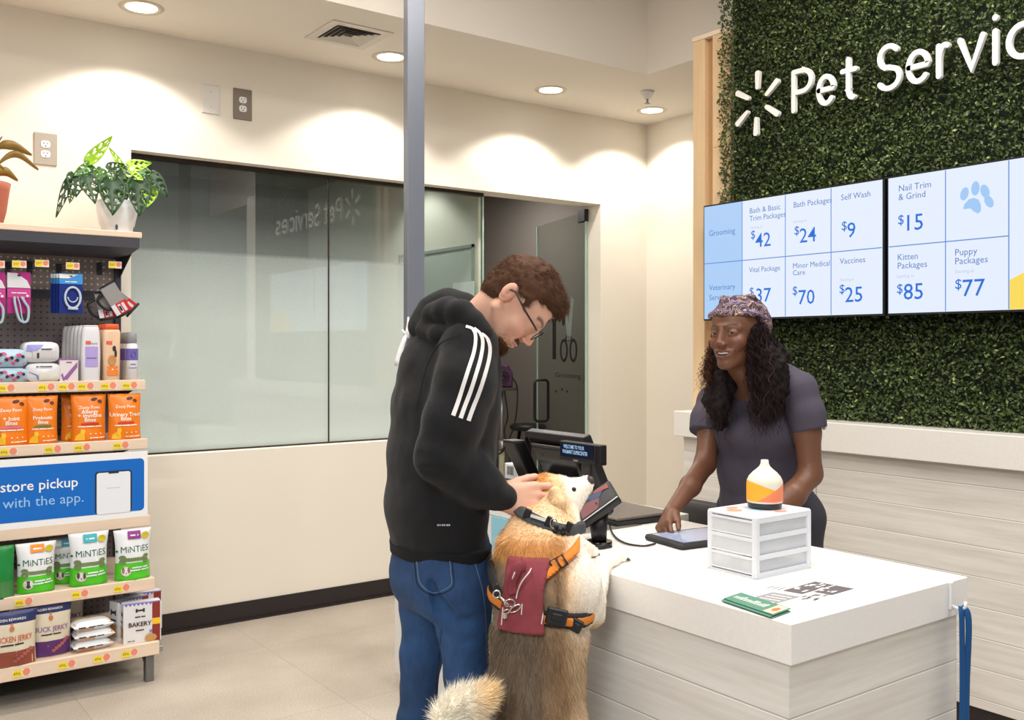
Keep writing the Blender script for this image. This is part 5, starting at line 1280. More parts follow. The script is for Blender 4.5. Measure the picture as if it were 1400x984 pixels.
# ---- mint dental treat pouches
M_MW = C('pouch_white', (232,234,236), .3); M_MG = C('pouch_green', (84,200,40), .35); M_DG = C('print_dark_green', (28,96,60), .5); M_BN = C('bone_green', (112,132,82), .6); M_TE = C('print_teal', (56,172,184), .5); M_PU = C('print_purple', (140,44,130), .5); M_OO = C('print_orange', (240,140,30), .5); M_YG = C('print_gold', (200,180,40), .5)
def bone(p, x, z, w, h, m):
    p.rect(x-w*.38, z-h*.22, x+w*.38, z+h*.22, m, 8, 2)
    for sx in (-1, 1):
        for sz in (-1, 1): p.disc(x+sx*w*.40, z+sz*h*.26, w*.11, h*.30, m)
def mint_bag(px, lab, cap_m, w=.165, h=.232, dy=.06, face=(235,230,224), patch=(90,70,60), behind=False, rz=0):
    x, y, z = place(px, 'd', dy); t = thing('dental_treat_pouch', lab, 'pouch', (x,y,z), rz, 'white and green dental treat pouches')
    vs, fs, fr = pouch_geo(w, h, .085, seed=int(px)+3, neck=-.12); g = MB(); g.add(vs, fs, 0, None, True)
    for i, f in enumerate(g.f):
        zc = sum(g.v[k][2] for k in f)/len(f); xc = sum(g.v[k][0] for k in f)/len(f)
        g.m[i] = 1 if zc < h*(.38) else 0
    g.build('pouch', [M_MW, M_MG], t)
    p = Print(fr); p.text('MiNTiES', w*.03, h*.56, w*.25, M_DG, bold=0, sx=.90)
    p.poly([(-w*.49,h*.585),(-w*.445,h*.615),(-w*.41,h*.585),(-w*.445,h*.56)], M_DG)
    bone(p, 0, h*.42, w*.80, h*.16, M_BN)
    p.disc(-w*.24, h*.20, w*.13, h*.095, C('pup_ground', (214,206,190), .6)); p.disc(-w*.24, h*.20, w*.075, h*.075, C('pup_face%d' % face[0], face, .6)); p.disc(-w*.31, h*.22, w*.035, h*.06, C('pup_patch%d' % patch[0], patch, .6)); p.disc(-w*.17, h*.22, w*.035, h*.06, MATS['pup_patch%d' % patch[0]]); p.disc(-w*.24, h*.165, w*.016, h*.012, M_BLACK)
    p.text('Dental Dog', w*.14, h*.24, w*.09, M_MW, bold=.01); p.text('Treats small', w*.14, h*.19, w*.09, M_MW, bold=.01)
    p.rect(-w*.16, h*.82, w*.20, h*.97, cap_m); p.text('ADULT', w*.02, h*.87, w*.085, M_MW); p.disc(w*.33, h*.87, w*.11, h*.065, M_YG)
    p.build('printed_front', t); return t
mint_bag(49, 'dental treat pouch with orange label, left of the three mint pouches', M_OO, w=.150, h=.212, dy=.055, face=(70,66,70), patch=(228,222,214))
mint_bag(121, 'dental treat pouch with teal label, middle of the three mint pouches', M_TE, w=.158, h=.232, dy=.055)
mint_bag(181, 'dental treat pouch with purple label, right of the three mint pouches', M_PU, w=.155, h=.226, dy=.05, face=(228,222,214), patch=(140,110,90))
t = mint_bag(90, 'dental treat pouch standing behind, between the orange and teal labels', M_TE, w=.13, h=.20, dy=.16)
x, y, z = place(-2, 'd', .04); t = thing('green_pouch', 'green pouch cut by the left picture edge, beside the mint pouches', 'pouch', (x,y,z)); vs, fs, fr = pouch_geo(.12, .215, .07, seed=4); g = MB(); g.add(vs, fs, 0, None, True); g.build('pouch', C('deep_green_foil', (24,128,56), .35), t)
p = Print(fr); p.rect(.0, .005, .055, .07, M_GN); p.build('printed_front', t)
# ---- jerky bags
M_CR = C('jerky_cream', (216,204,180), .45); M_NV = C('jerky_navy', (38,48,96), .4); M_RB = C('jerky_meat', (142,70,52), .5); M_PM = C('jerky_purple', (86,44,104), .5); M_WN = C('window_brown', (98,60,66), .4)
def jerky(px, word, dcol, meat, lab, w=.17, h=.235, dy=.06, rz=0, grp='jerky bags on the bottom shelf'):
    x, y, z = place(px, 'e', dy); t = thing('jerky_bag', lab, 'bag', (x,y,z), rz, grp)
    vs, fs, fr = pouch_geo(w, h, .07, seed=int(px)+9, neck=-.08); g = MB(); g.add(vs, fs, 0, None, True)
    for i, f in enumerate(g.f):
        zc = sum(g.v[k][2] for k in f)/len(f); g.m[i] = 1 if zc > h*.79 else 0
    g.build('pouch', [M_CR, M_NV], t)
    p = Print(fr); p.rect(-w*.47, h*.02, w*.47, h*.30, meat, 8, 5); p.text('GOLDEN REWARDS', -w*.05, h*.84, w*.075, M_WH); p.disc(0, h*.70, w*.05, h*.05, C('badge_copper', (190,120,80), .5)); p.disc(0, h*.78, w*.03, h*.02, MATS['badge_copper'])
    p.text(word, w*.0, h*.47, w*.17, dcol, bold=.01, sx=.66 if len(word) > 10 else .84); p.text('Premium jerky', 0, h*.40, w*.07, C('print_dark', (50,44,44), .6))
    for i in range(6): p.disc(w*(.05+.065*i), h*(.12+.035*i), w*.05, h*.03, C('jerky_strip', (168,90,84), .5), -.6)
    p.build('printed_front', t); return t
jerky(15, 'CHICKEN JERKY', C('print_rust', (196,92,40), .5), M_RB, 'cream chicken jerky bag, cut by the left picture edge', w=.19, h=.225, dy=.035)
jerky(68, 'DUCK JERKY', C('print_violet', (140,92,150), .5), M_PM, 'cream and purple duck jerky bag on the bottom shelf', w=.17, h=.235, dy=.09)
t = jerky(40, 'DUCK JERKY', MATS['print_violet'], M_PM, 'jerky bag standing behind the chicken jerky bag', w=.16, h=.25, dy=.20)
t = jerky(88, 'DUCK JERKY', MATS['print_violet'], M_PM, 'jerky bag standing behind the duck jerky bag', w=.16, h=.25, dy=.22)
# ---- wipes packets, flat stack of three
def packet(x, y, z, w, d, h, rz, lab, name='treat_packet', grp='flat packets stacked on the bottom shelf'):
    t = thing(name, lab, 'packet', (x,y,z), rz, grp)
    g = MB(); nx, ny = 10, 6; vs = []
    for s_ in (1, -1):
        for j in range(ny+1):
            for i in range(nx+1):
                u = -1+2*i/nx; v = -1+2*j/ny; hh = (1-abs(u)**6)*(1-abs(v)**5); vs.append((u*w/2, v*d/2, h/2+s_*h/2*hh))
    N = (nx+1)*(ny+1); fs = [(j*(nx+1)+i, j*(nx+1)+i+1, (j+1)*(nx+1)+i+1, (j+1)*(nx+1)+i) for j in range(ny) for i in range(nx)]
    g.add(vs, fs+[tuple(k+N for k in f)[::-1] for f in fs], 0, None, True)
    g.build('wrapper', M_MW, t)
    def top(a, b, l=0): u, v = a/(w/2), b/(d/2); return (a, b, h/2+h/2*(1-abs(u)**6)*(1-abs(v)**5)+l)
    def frt(a, b, l=0):   # front lower face
        v = -1+.30*(b/h)*1.6; u = a/(w/2); s_ = 1 if b > h/2 else -1
        vv = min(1, max(0, abs(b-h/2)/(h/2))); v = -(1-vv**1.0)**(1/5.) if vv < 1 else 0
        return (a, v*d/2-l-.0005, b)
    p = Print(top); p.poly([(-w*.45,-d*.40),(w*.45,-d*.44),(w*.40,-d*.1),(-w*.1,d*.05),(-w*.45,-d*.1)], C('packet_orange', (226,146,60), .4)); p.rect(-w*.42, d*.05, w*.42, d*.42, C('packet_kraft', (196,160,120), .5)); p.build('printed_top', t)
    p = Print(frt, .0008); p.text('BARK', -w*.40, h*.42, h*.30, C('print_dark', (50,44,44), .6), al='LEFT', bold=.02); p.text('PUPPY WIPES', -w*.15, h*.42, h*.24, MATS['print_dark'], al='LEFT'); p.rect(-w*.40, h*.16, w*.0, h*.32, MATS['packet_orange'], 8, 1); p.build('printed_front', t); return t
ex, ey, ez = place(125, 'e', .09)
PL = ['flat white packet at the bottom of the stack of three on the bottom shelf', 'flat white packet in the middle of the stack of three', 'topmost flat white packet of the stack of three, orange on top']
for k in range(3): packet(ex+(-.004,.004,-.003)[k], ey, ez+.043*k, .165, .12, .046, (.04,-.02,.06)[k], PL[k])
# ---- bakery boxes
def bakery(px, dy, rz, lab, z=None, s=1.0):
    x, y, z = place(px, 'e', dy); t = thing('bakery_box', lab, 'box', (x,y,z), rz, 'white bakery treat boxes at the right end of the bottom shelf')
    w, d, h = .16*s, .065*s, .175*s; g = MB(); g.box((-w/2,-d/2,0), (w/2,d/2,h), bev=.001); g.build('carton', C('carton_white', (228,226,226), .5), t)
    p = Print(lambda a, b, l=0: (a, -d/2-l, b)); K = MATS['print_dark']
    p.rect(w*.26, h*.0, w*.47, h*.99, C('carton_maroon', (142,50,40), .5)); p.rect(w*.26, h*.42, w*.47, h*.58, M_YE)
    bone(p, -w*.06, h*.82, w*.24, h*.09, K); p.text('BLUE SKY', -w*.06, h*.64, w*.07, K); p.text('BAKERY', -w*.07, h*.42, w*.17, C('print_bark', (70,40,30), .6), bold=.02)
    p.text('peanut', -w*.07, h*.30, w*.07, K); p.text('NET 8 OZ', -w*.30, h*.05, w*.05, K); p.disc(w*.22, h*.10, w*.16, h*.10, C('biscuit', (196,148,90), .7)); p.disc(w*.22, h*.27, w*.04, h*.035, C('lilac', (128,120,190), .5)); p.build('printed_front', t)
    p = Print(lambda a, b, l=0: (-w/2-l, -a, b)); bone(p, .0, h*.72, d*.6, h*.14, K); p.rect(-d*.3, h*.12, d*.35, h*.42, C('biscuit', (196,148,90), .7)); p.text('BONES', 0, h*.5, d*.25, K); p.build('printed_side', t)
    g = MB(); n = 9
    for i in range(n): x0 = -w*.48+i*w*.96/n; g.add([(x0,-d/2-.0006,h),(x0+w*.96/n,-d/2-.0006,h),(x0+w*.48/n,-d/2-.0006,h-.012)], [(0,1,2)])
    g.box((-w/2,-d/2,h), (w/2,-d/2+.012,h+.0006)); g.build('awning_edge', MATS['lilac'], t, False); return t
bakery(193, .075, -.10, 'bakery box with bone emblem, frontmost of the white boxes'); bakery(177, .17, .35, 'bakery box standing at an angle behind the front box')
bakery(195, .25, -.05, 'bakery box standing behind the front box, second row'); bakery(184, .34, .1, 'bakery box at the back of the white boxes')
# ---- shelf A
M_BOT = C('bottle_translucent', (226,226,230), .3); M_LIL = C('label_lilac', (178,158,220), .5)
def bottle(px, dy, w, h, lab, body, label_m, kind, grp):
    x, y, z = place(px, 'a', dy); t = thing('shampoo_bottle' if kind != 'spray' else 'spray_bottle', lab, 'bottle', (x,y,z), 0, grp); g = MB()
    def ring(z_, sx, sy, n=20): return [(sx*abs(math.cos(a))**.6*(1 if math.cos(a) > 0 else -1), sy*abs(math.sin(a))**.7*(1 if math.sin(a) > 0 else -1), z_) for a in [2*math.pi*k/n for k in range(n)]]
    if kind == 'spray':
        g.lathe([(.001,0),(w/2,.002),(w/2,h*.70),(w*.42,h*.75),(w*.25,h*.79),(.001,h*.79)], 24); g.build('bottle', body, t)
        g = MB(); g.lathe([(w*.30,h*.77),(w*.42,h*.79),(w*.42,h*.98),(w*.36,h),(.001,h)], 20); g.build('cap', C('cap_grey', (150,150,154), .3), t)
        f = lambda a, b, l=0: ((w/2+l)*math.sin(a/(w/2)), -(w/2+l)*math.cos(a/(w/2)), b)
        p = Print(f, .0006); p.rect(-w*.72, h*.42, w*.72, h*.66, C('label_violet', (110,96,176), .5), 12, 2); p.disc(0, h*.53, w*.2, h*.07, C('label_navy', (50,52,90), .5)); p.text('burt', 0, h*.32, w*.2, MATS['label_violet']); p.text('waterless', 0, h*.25, w*.14, MATS['label_violet']); p.build('label', t)
        return t
    prof = [(0,.47,.44),(.01,.5,.5),(.5,.5,.5),(.80,.5,.5),(.87,.44,.46)]
    if kind == 'flip': prof += [(.885,.40,.42)]; top = [(.885,.42,.44),(.99,.40,.42),(1.0,.36,.38)]
    else: prof += [(.90,.36,.38)]; top = [(.90,.40,.42),(.995,.38,.40),(1.0,.34,.36)]
    if kind == 'flip':   # inverted-cap style with wide top
        prof = [(0,.42,.42),(.01,.46,.46),(.4,.49,.48),(.86,.5,.5),(.90,.44,.46)]; top = [(.90,.43,.45),(.99,.41,.43),(1.0,.38,.4)]
    if kind == 'white': prof = [(0,.44,.44),(.01,.47,.46),(.5,.5,.5),(.86,.46,.48),(.95,.42,.44),(.97,.40,.40)]; top = [(.97,.38,.4),(.995,.38,.40),(1.0,.36,.38)]
    for P_, nm, m in ((prof,'bottle',body),(top,'cap',C('cap_orange', (240,100,50), .4) if kind == 'flip' else body)):
        g = MB(); n = 20; vs = []; d = w*.6
        for (t_, a, b) in P_: vs += ring(t_*h, a*w, b*d)
        fs = [(i*n+k, i*n+(k+1) % n, (i+1)*n+(k+1) % n, (i+1)*n+k) for i in range(len(P_)-1) for k in range(n)]+[tuple(range(n))[::-1], tuple((len(P_)-1)*n+k for k in range(n))]
        g.add(vs, fs, 0, None, True); g.build(nm, m, t)
    d = w*.6; f = lambda a, b, l=0: (a, -(d*.5)*(1-min(1, abs(a/(w*.5)))**3.2)**.5-l, b)
    p = Print(f, .001)
    if kind == 'white':
        p.rect(-w*.32, h*.26, w*.32, h*.62, M_LIL, 8, 3); p.rect(-w*.3, h*.66, -w*.05, h*.72, C('logo_coral', (226,100,80), .5)); p.text('Hartz', w*.12, h*.66, w*.16, C('print_grey', (110,110,120), .5)); p.text('shampoo', 0, h*.40, w*.14, MATS['print_grey'])
    else:
        p.rect(-w*.34, h*.64, -w*.02, h*.70, MATS['logo_coral']); p.disc(w*.1, h*.57, w*.10, h*.05, C('print_dark', (50,44,44), .6)); p.disc(w*.18, h*.48, w*.07, h*.07, MATS['print_dark']); p.disc(-w*.02, h*.36, w*.24, h*.09, C('label_oat', (196,140,80), .6)); p.rect(-w*.3, h*.10, w*.32, h*.26, C('label_orange', (238,130,50), .5), 8, 2)
        p.text('oatmeal', 0, h*.19, w*.16, M_WH)
    p.build('label', t); return t
HB = .255
BL = ['white shampoo bottle with lilac label, frontmost of its row', 'white shampoo bottle, second in the row behind the lilac label', 'white shampoo bottle, third in the row behind the lilac label', 'white shampoo bottle, fourth in the row behind the lilac label', 'white shampoo bottle, fifth in the row behind the lilac label', 'white shampoo bottle, sixth in the row behind the lilac label']
for k in range(6): bottle(123.5-5.2*k, .035+.066*k, .085, HB, BL[k], M_BOT, M_LIL, 'white', 'white shampoo bottles on the upper shelf')
OL = ['peach shampoo bottle with orange cap, in front', 'peach shampoo bottle with orange cap, second in its row', 'peach shampoo bottle with orange cap, at the back of its row']
for k in range(3): bottle(152-4*k, .035+.07*k, .078, .262, OL[k], C('bottle_peach', (232,196,164), .3), None, 'flip', 'peach shampoo bottles with orange caps')
SLb = ['slim white spray bottle with violet band, at the right end, in front', 'slim white spray bottle with violet band, just behind the front one', 'slim white spray bottle with violet band, furthest back']
for k in range(3): bottle(180-4.5*k, .04+.06*k, .055, .225, SLb[k], C('bottle_white', (236,236,238), .3), None, 'spray', 'white spray bottles with violet bands')
# small purple and white box in front
x, y, z = place(93, 'a', .05); t = thing('ointment_box', 'small white box with purple stripe in front of the white bottles', 'box', (x,y,z)); w, h, d = .078, .105, .04
g = MB(); g.box((-w/2,-d/2,0), (w/2,d/2,h), bev=.001); g.build('carton', C('carton_pale', (224,214,216), .5), t)
p = Print(lambda a, b, l=0: (a, -d/2-l, b), .0005); p.poly([(-w*.35,h*.12),(-w*.1,h*.08),(w*.45,h*.62),(w*.45,h*.85)], C('stripe_purple', (150,96,160), .5)); p.poly([(-w*.42,h*.30),(-w*.32,h*.05),(-w*.22,h*.05),(-w*.34,h*.38)], MATS['stripe_purple']); p.rect(-w*.5, h*.93, w*.5, h, MATS['stripe_purple']); p.text('PLUS', 0, h*.8, w*.14, MATS['print_grey']); p.build('printed_front', t)
# diaper packs
def pack(px, z, dy, w, h, d, lab, base, grp, art, rz=0):
    x, y, zz = place(px, 'a', dy); t = thing('diaper_pack', lab, 'pack', (x,y,zz+z), rz, grp); g = MB(); n = 26; R_ = []; m_ = 9
    vs = []
    for j in range(m_+1):
        v = -1+2*j/m_
        for k in range(n):
            a = 2*math.pi*k/n; c, s_ = math.cos(a), math.sin(a); e = (1-abs(v)**7)**.5*.94+.06 if abs(v) < 1 else .06
            vs.append((w/2*e*abs(c)**.5*(1 if c > 0 else -1), v*d/2, h/2+h/2*e*abs(s_)**.5*(1 if s_ > 0 else -1)))
    fs = [(i*n+k, i*n+(k+1) % n, (i+1)*n+(k+1) % n, (i+1)*n+k) for i in range(m_) for k in range(n)]+[tuple(range(n))[::-1], tuple(m_*n+k for k in range(n))]
    g.add(vs, fs, 0, None, True); g.build('bag', base, t)
    def fr(a, b, l=0):
        u, v2 = min(1, abs(a)/(w/2)), min(1, abs(b-h/2)/(h/2)); q = (u**4+v2**4)**.25
        e = min(1, q/.94) ; y_ = -(1-min(1, max(0, (e-.06)/.94))**2)**(1/7.)*d/2 if e < 1 else 0
        return (a, y_-l-.0015, b)
    p = Print(fr, .0008); art(p, w, h); p.build('printed_front', t); return t
def art_w(p, w, h):
    B = C('pack_lavender', (150,150,214), .5); G = C('pack_grey', (206,204,206), .5)
    p.poly([(-w*.42,h*.55),(-w*.38,h*.85),(w*.05,h*.86),(-w*.05,h*.68),(-w*.2,h*.55)], B); p.rect(-w*.25, h*.14, w*.4, h*.55, G); p.rect(-w*.14, h*.2, -w*.08, h*.46, C('print_dark', (50,44,44), .6)); p.text('DIAPERS', w*.12, h*.60, w*.08, MATS['print_dark'])
def art_w2(p, w, h):
    B = C('pack_lavender', (150,150,214), .5); G = C('pack_grey', (206,204,206), .5)
    p.poly([(-w*.45,h*.15),(-w*.42,h*.55),(-w*.2,h*.40),(-w*.15,h*.14)], B); p.rect(-w*.15, h*.12, w*.4, h*.5, C('pack_ivory', (226,222,208), .5)); p.text('XL DISPOSABLE', 0, h*.78, w*.07, MATS['print_dark'])
def art_p(p, w, h):
    K = MATS['print_dark']; HP = C('pack_hotpink', (226,60,130), .5)
    r = random.Random(5)
    for i in range(14): x_, z_ = -w*.42+w*.84*(i/13), h*(.2+.6*r.random()); p.disc(x_, z_, w*.06, h*.055, HP, r.uniform(-1, 1)); 
    for i in range(6): p.disc(-w*.35+w*.14*i, h*(.3+.4*r.random()), w*.045, h*.10, K, r.uniform(-1, 1))
M_PB = C('pack_paleblue', (176,206,224), .4); M_PW = C('pack_white', (228,228,232), .4)
pack(10, 0, .06, .155, .066, .12, 'lower pale blue diaper pack with pink and black print, at the left edge', M_PB, 'pale blue printed diaper packs', art_p)
pack(9, .068, .06, .155, .080, .12, 'upper pale blue diaper pack with pink and black print, at the left edge', M_PB, 'pale blue printed diaper packs', art_p)
pack(57, 0, .06, .142, .086, .12, 'lower white and lavender diaper pack, beside the white bottles', M_PW, 'white and lavender diaper packs', art_w2)
pack(54, .088, .06, .150, .092, .12, 'upper white and lavender diaper pack, beside the white bottles', M_PW, 'white and lavender diaper packs', art_w)
# ---------------------------------------------------------------- hooks and hanging goods on the pegboard
def hookrod(px, py, lab, L_=.30):
    """px,py: its price plate in the photograph"""
    yp = 5.06-L_; q = atY(px, py, yp); t = thing('peg_hook', lab, 'hook', (q.x,5.06,q.z-.01), 0, 'steel peg hooks on the pegboard')
    g = MB(); g.tube([(0,0,.0),(0,-L_+.03,0),(0,-L_+.005,.012)], .003, 8); g.tube([(0,0,.03),(0,-L_,.03)], .0022, 8); g.build('rod', M_STEEL, t)
    g = MB(); g.box((-.028,-L_-.002,-.006), (.030,-L_,.026), 2); g.box((-.026,-L_-.003,-.004), (.004,-L_-.002,.024), 0); v_, f_ = disc2d(.016, .012, .011, .011, 12); g.add([(a,-L_-.0036,b) for a, b in v_], f_, 1)
    v_, f_ = text_geo('597', .016, bold=.01); g.add([(-.024+a,-L_-.004,.004+b) for a, b in v_], f_, 3); g.build('price_plate', [M_TAGY, M_TAGP, M_TAGW, M_TINK], t, False)
    g = MB(); g.box((-.012,-.006,-.02), (.012,.0,.04), bev=.001); g.build('hook_plate', M_SHD, t)
    return q
hookrod(26, 361, 'steel peg hook with yellow price plate, holding the pink pack'); hookrod(57, 360, 'empty steel peg hook with yellow price plate'); hookrod(99, 363.5, 'steel peg hook with yellow price plate, holding the blue packs'); hookrod(157, 362, 'steel peg hook with yellow price plate, holding the boot pack')
hookrod(-4, 361, 'steel peg hook with yellow price plate, at the left picture edge')
M_MAG = C('card_magenta', (178,36,126), .4); M_LG = C('card_lightgrey', (222,222,226), .4); M_CORD = C('cord_paleblue', (176,194,206), .5)
def pinkpack(px, dyk, lab):
    yy = 4.80+dyk; q = atY(px, 372, yy); t = thing('leash_pack', lab, 'pack', (q.x,yy,q.z-.185), 0, 'magenta carded packs on the pegboard'); w, h = .095, .185
    g = MB(); g.box((-w/2,0,.0), (w/2,.004,h)); g.build('card', M_MAG, t)
    p = Print(lambda a, b, l=0: (a, -.0005-l, b)); p.poly([(-w/2,h*.62),(w*.5,h*.62),(w*.35,h*.80),(-w*.1,h*.98),(-w/2,h*.98)], M_LG); p.rect(-w/2, h*.38, w/2, h*.60, C('card_pink', (204,70,150), .4)); p.text('NAIL CLIPPERS', 0, h*.48, w*.10, M_WH); p.disc(w*.36, h*.43, w*.06, h*.03, M_WH); p.rect(-w*.07, h*.90, w*.07, h*.94, M_BLACK); p.build('printed_card', t)
    for s_ in (0, 1):
        g = MB(); g.tube(bez([(-.02+.012*s_,-.01,h*.40),(-.018+.02*s_,-.016,h*.20),(0+.012*s_,-.018,-.03),(.03,-.018,-.035),(.036,-.016,.02),(.02,-.014,h*.28),(.008+.01*s_,-.01,h*.40)], 8), (.006,.003)[s_], 8); g.build('clipper_arm', M_CORD, t)
pinkpack(26, 0, 'magenta carded pack with pale clippers, fully visible on the pegboard'); pinkpack(-9, 0, 'magenta carded pack cut by the left picture edge')
M_NB = C('card_navy', (26,48,128), .3); M_SB = C('card_skyblue', (66,150,222), .35); M_CLRL = C('clear_ring', (196,208,222), .2)
BK = ['blue blister pack with white hairband shape, frontmost on its hook', 'second blue blister pack on its hook', 'third blue blister pack on its hook', 'rearmost blue blister pack on its hook']
for k in range(4):
    yy = 4.785+.028*k; q = atY(97-4*k, 374, yy); w, h = .10, .185; t = thing('blister_pack', BK[k], 'pack', (q.x,yy,q.z-h), .0, 'blue blister packs on one peg hook')
    g = MB(); g.box((-w/2,0,0), (w/2,.004,h)); g.build('card', M_NB, t)
    p = Print(lambda a, b, l=0: (a, -.0005-l, b)); p.rect(-w/2, h*.74, w/2, h, M_SB); p.poly([(-w/2,h*.88),(-w*.1,h*.88),(w*.3,h*.98),(-w/2,h*.98)], M_WH); p.text('FACE BRUSH', 0, h*.78, w*.1, M_WH); p.rect(-w*.06, h*.92, w*.06, h*.95, M_BLACK); p.build('printed_card', t)
    if k < 2:
        g = MB(); g.tube([(.006+.033*math.cos(math.radians(a)),-.010,h*.40+.048*math.sin(math.radians(a))) for a in range(0, 361, 15)], .0055, 8, cap=False); g.build('brush_rim', M_CLRL, t)
        g = MB(); g.tube([(.006+.022*math.cos(math.radians(a)),-.010,h*.44+.028*math.sin(math.radians(a))) for a in range(190, 351, 16)], .003, 8); g.tube([(-.015,-.010,h*.13),(.028,-.010,h*.12)], .006, 8); g.build('brush_handle', M_CLRL, t)
# tilted grey boot packs with red labels
M_GP = C('card_grey_boot', (150,148,146), .45); M_BLK = M_BLACK; M_CRD = C('card_scarlet', (206,36,40), .4)
def boot(px, py, yy, rot, lab, w=.075, h=.16, dz=0):
    q = atY(px, py, yy); t = thing('boot_pack', lab, 'pack', (q.x,yy,q.z), 0, 'tilted grey and red packs on the last peg hook', R=(0,rot,0))
    g = MB(); g.box((-w/2,0,-h), (w/2,.01,0), bev=.002); g.build('card', M_GP, t)
    p = Print(lambda a, b, l=0: (a, -.0008-l, b-h)); p.rect(-w*.5, h*.94, w*.5, h*1.0, M_BLK); p.rect(-w*.5, 0, w*.5, h*.36, M_CRD); p.rect(-w*.5, h*.0, -w*.22, h*.36, M_LG); p.rect(-w*.12, h*.05, w*.05, h*.31, M_LG); p.rect(w*.12, h*.05, w*.3, h*.31, M_LG); p.rect(-w*.1, h*.10, w*.02, h*.26, M_BLK); p.build('printed_card', t)
    g = MB(); g.tube([(-w*.55,-.006,-h*1.0),(w*.6,-.006,-h*1.03)], .006, 8); g.tube(bez([(-w*.4,.014,-.03),(-w*.95,.012,-.05),(-w*.85,.01,-.10),(-w*.4,.012,-.12)], 6), .007, 8); g.build('strap', M_BLACK, t)
boot(145, 388, 4.79, -.55, 'grey and red carded pack hanging tilted, in front on the last hook'); boot(140, 398, 4.82, -.2, 'grey carded pack behind the tilted red one', h=.13); boot(150, 400, 4.85, -.9, 'grey carded pack swung furthest to the right behind the tilted one', h=.13)
# ---------------------------------------------------------------- plants on the top shelf
def leaf_mesh(g, base, axis, up, L_, W_, holes=True, mi=0, curl=.25, n=10):
    """heart-shaped leaf with holes, drooping along its length"""
    ax = Vector(axis).normalized(); u = Vector(up); sd = ax.cross(u).normalized(); u = sd.cross(ax).normalized(); base = Vector(base)
    rows = []
    for i in range(n+1):
        t = i/n; wv = W_/2*(math.sin(math.pi*min(1, t**.62))**.75)*(1-.25*t); rows.append((t, wv))
    def pt(t, s_):
        wv = W_/2*(math.sin(math.pi*min(1, (t*.97+.02)**.60))**.8)*(1-.2*t); back = -.10*L_*abs(s_)*(1-t)**3
        return base+ax*(L_*t+back)+sd*wv*s_+u*(-curl*L_*t*t+.10*W_*abs(s_)**1.5-.03*W_)
    n = 18; S_ = [-1,-.78,-.62,-.46,-.22,-.06,.06,.22,.46,.62,.78,1]; vs = [pt(i/n, s_) for i in range(n+1) for s_ in S_]; m = len(S_); fs = []
    for i in range(n):
        for j in range(m-1):
            hole = holes and ((j in (3,7) and i % 4 in (1,2) and 3 <= i <= 14) or (j in (1,9) and i % 4 == 3 and 3 <= i <= 12) or (j in (2,8) and i % 4 in (2,3) and 4 <= i <= 11))
            if hole: continue
            fs.append((i*m+j, i*m+j+1, (i+1)*m+j+1, (i+1)*m+j))
    g.add(vs, fs, mi, None, True)
def plant_leaf_mat(name, c1, c2):
    m = mat(name, c1, .38, var=.18, vscale=30); return m
M_L1 = plant_leaf_mat('leaf_dark', (34,68,30), 0); M_L2 = plant_leaf_mat('leaf_bright', (150,196,36), 0); M_L3 = plant_leaf_mat('leaf_mid', (64,110,38), 0); M_STEM = mat('leaf_stem', (110,150,70), .5)
pc = atY(160, 312, 4.80); pz = 2.04
pl = thing('potted_plant', 'swiss cheese plant with holed leaves in a white pot on the top shelf', 'plant', (pc.x,4.80,pz))
g = MB(); g.lathe([(.001,0),(.068,0),(.070,.004),(.072,.03),(.078,.035),(.092,.10),(.094,.150),(.088,.152),(.084,.12),(.001,.12)], 40); g.build('pot', mat('pot_white', (232,232,230), .35), pl)
g = MB(); v_, f_ = disc2d(-.02, .022, .006, .014, 14); g.add([(a,-.0735,b) for a, b in v_], f_); g.build('water_window', mat('gauge_blue', (60,76,110), .3), pl, False)
g = MB(); g.lathe([(.001,.125),(.084,.122)], 24); g.build('soil', mat('soil', (52,38,28), .95, bump=1, bscale=80), pl)
# leaves: tip/base targets read in the photograph: (base px,py) (tip px,py) width material droop depth offset
LV = [((121,221),(154,187),.062,M_L2,-.1,0),((169,232),(149,201),.042,M_L2,.1,.02),((176,228),(207,225),.075,M_L2,-.25,-.02),((153,246),(154,294),.125,M_L1,.05,-.10),((189,246),(190,295),.115,M_L1,.05,-.08),
 ((205,238),(229,268),.085,M_L1,.2,-.02),((103,238),(104,269),.080,M_L1,.1,-.03),((118,240),(130,278),.085,M_L1,.1,-.08),((94,246),(77,296),.040,M_L1,.2,-.02),((170,236),(160,262),.08,M_L1,.1,-.05),((176,237),(196,246),.05,M_L2,.1,-.05),
 ((130,232),(145,262),.09,M_L3,.1,.0),((203,255),(201,283),.09,M_L2,.1,.03),((124,226),(100,240),.05,M_L3,.1,.0),((160,228),(178,240),.07,M_L1,.2,.03),((190,232),(214,250),.07,M_L3,.2,.05),((140,240),(150,265),.08,M_L3,.0,-.04),((98,262),(95,278),.03,M_L3,.0,0),((148,232),(170,225),.07,M_L1,.1,-.02),((112,232),(122,262),.06,M_L3,.0,.05),((165,245),(172,275),.08,M_L3,.0,.02)]
for k, (b, e, w, m, cu, dd) in enumerate(LV):
    B = atY(b[0], b[1], 4.80+dd); E = atY(e[0], e[1], 4.80+dd-.02-(.03 if e[1] > b[1] else 0)); o0 = Vector(pl.location)
    g = MB(); upv = Vector((0,-1,.35)) if e[1] > b[1]+8 else Vector((0,-.9,.6)); leaf_mesh(g, B-o0, E-B, upv, (E-B).length, w*1.08, True, 0, cu*.3)
    lf = g.build('leaf', m, pl, False)
    sd_m = lf.modifiers.new('s', 'SOLIDIFY'); sd_m.thickness = .0012
    g = MB(); r0 = Vector(((k % 5-2)*.016, ((k*3) % 5-2)*.014, .12)); mid = (r0+(B-o0))/2+Vector((0,0,.045)); g.tube(bez([r0, mid, B-o0], 6), .0028, 6); g.build('leaf_stem', M_STEM, pl)
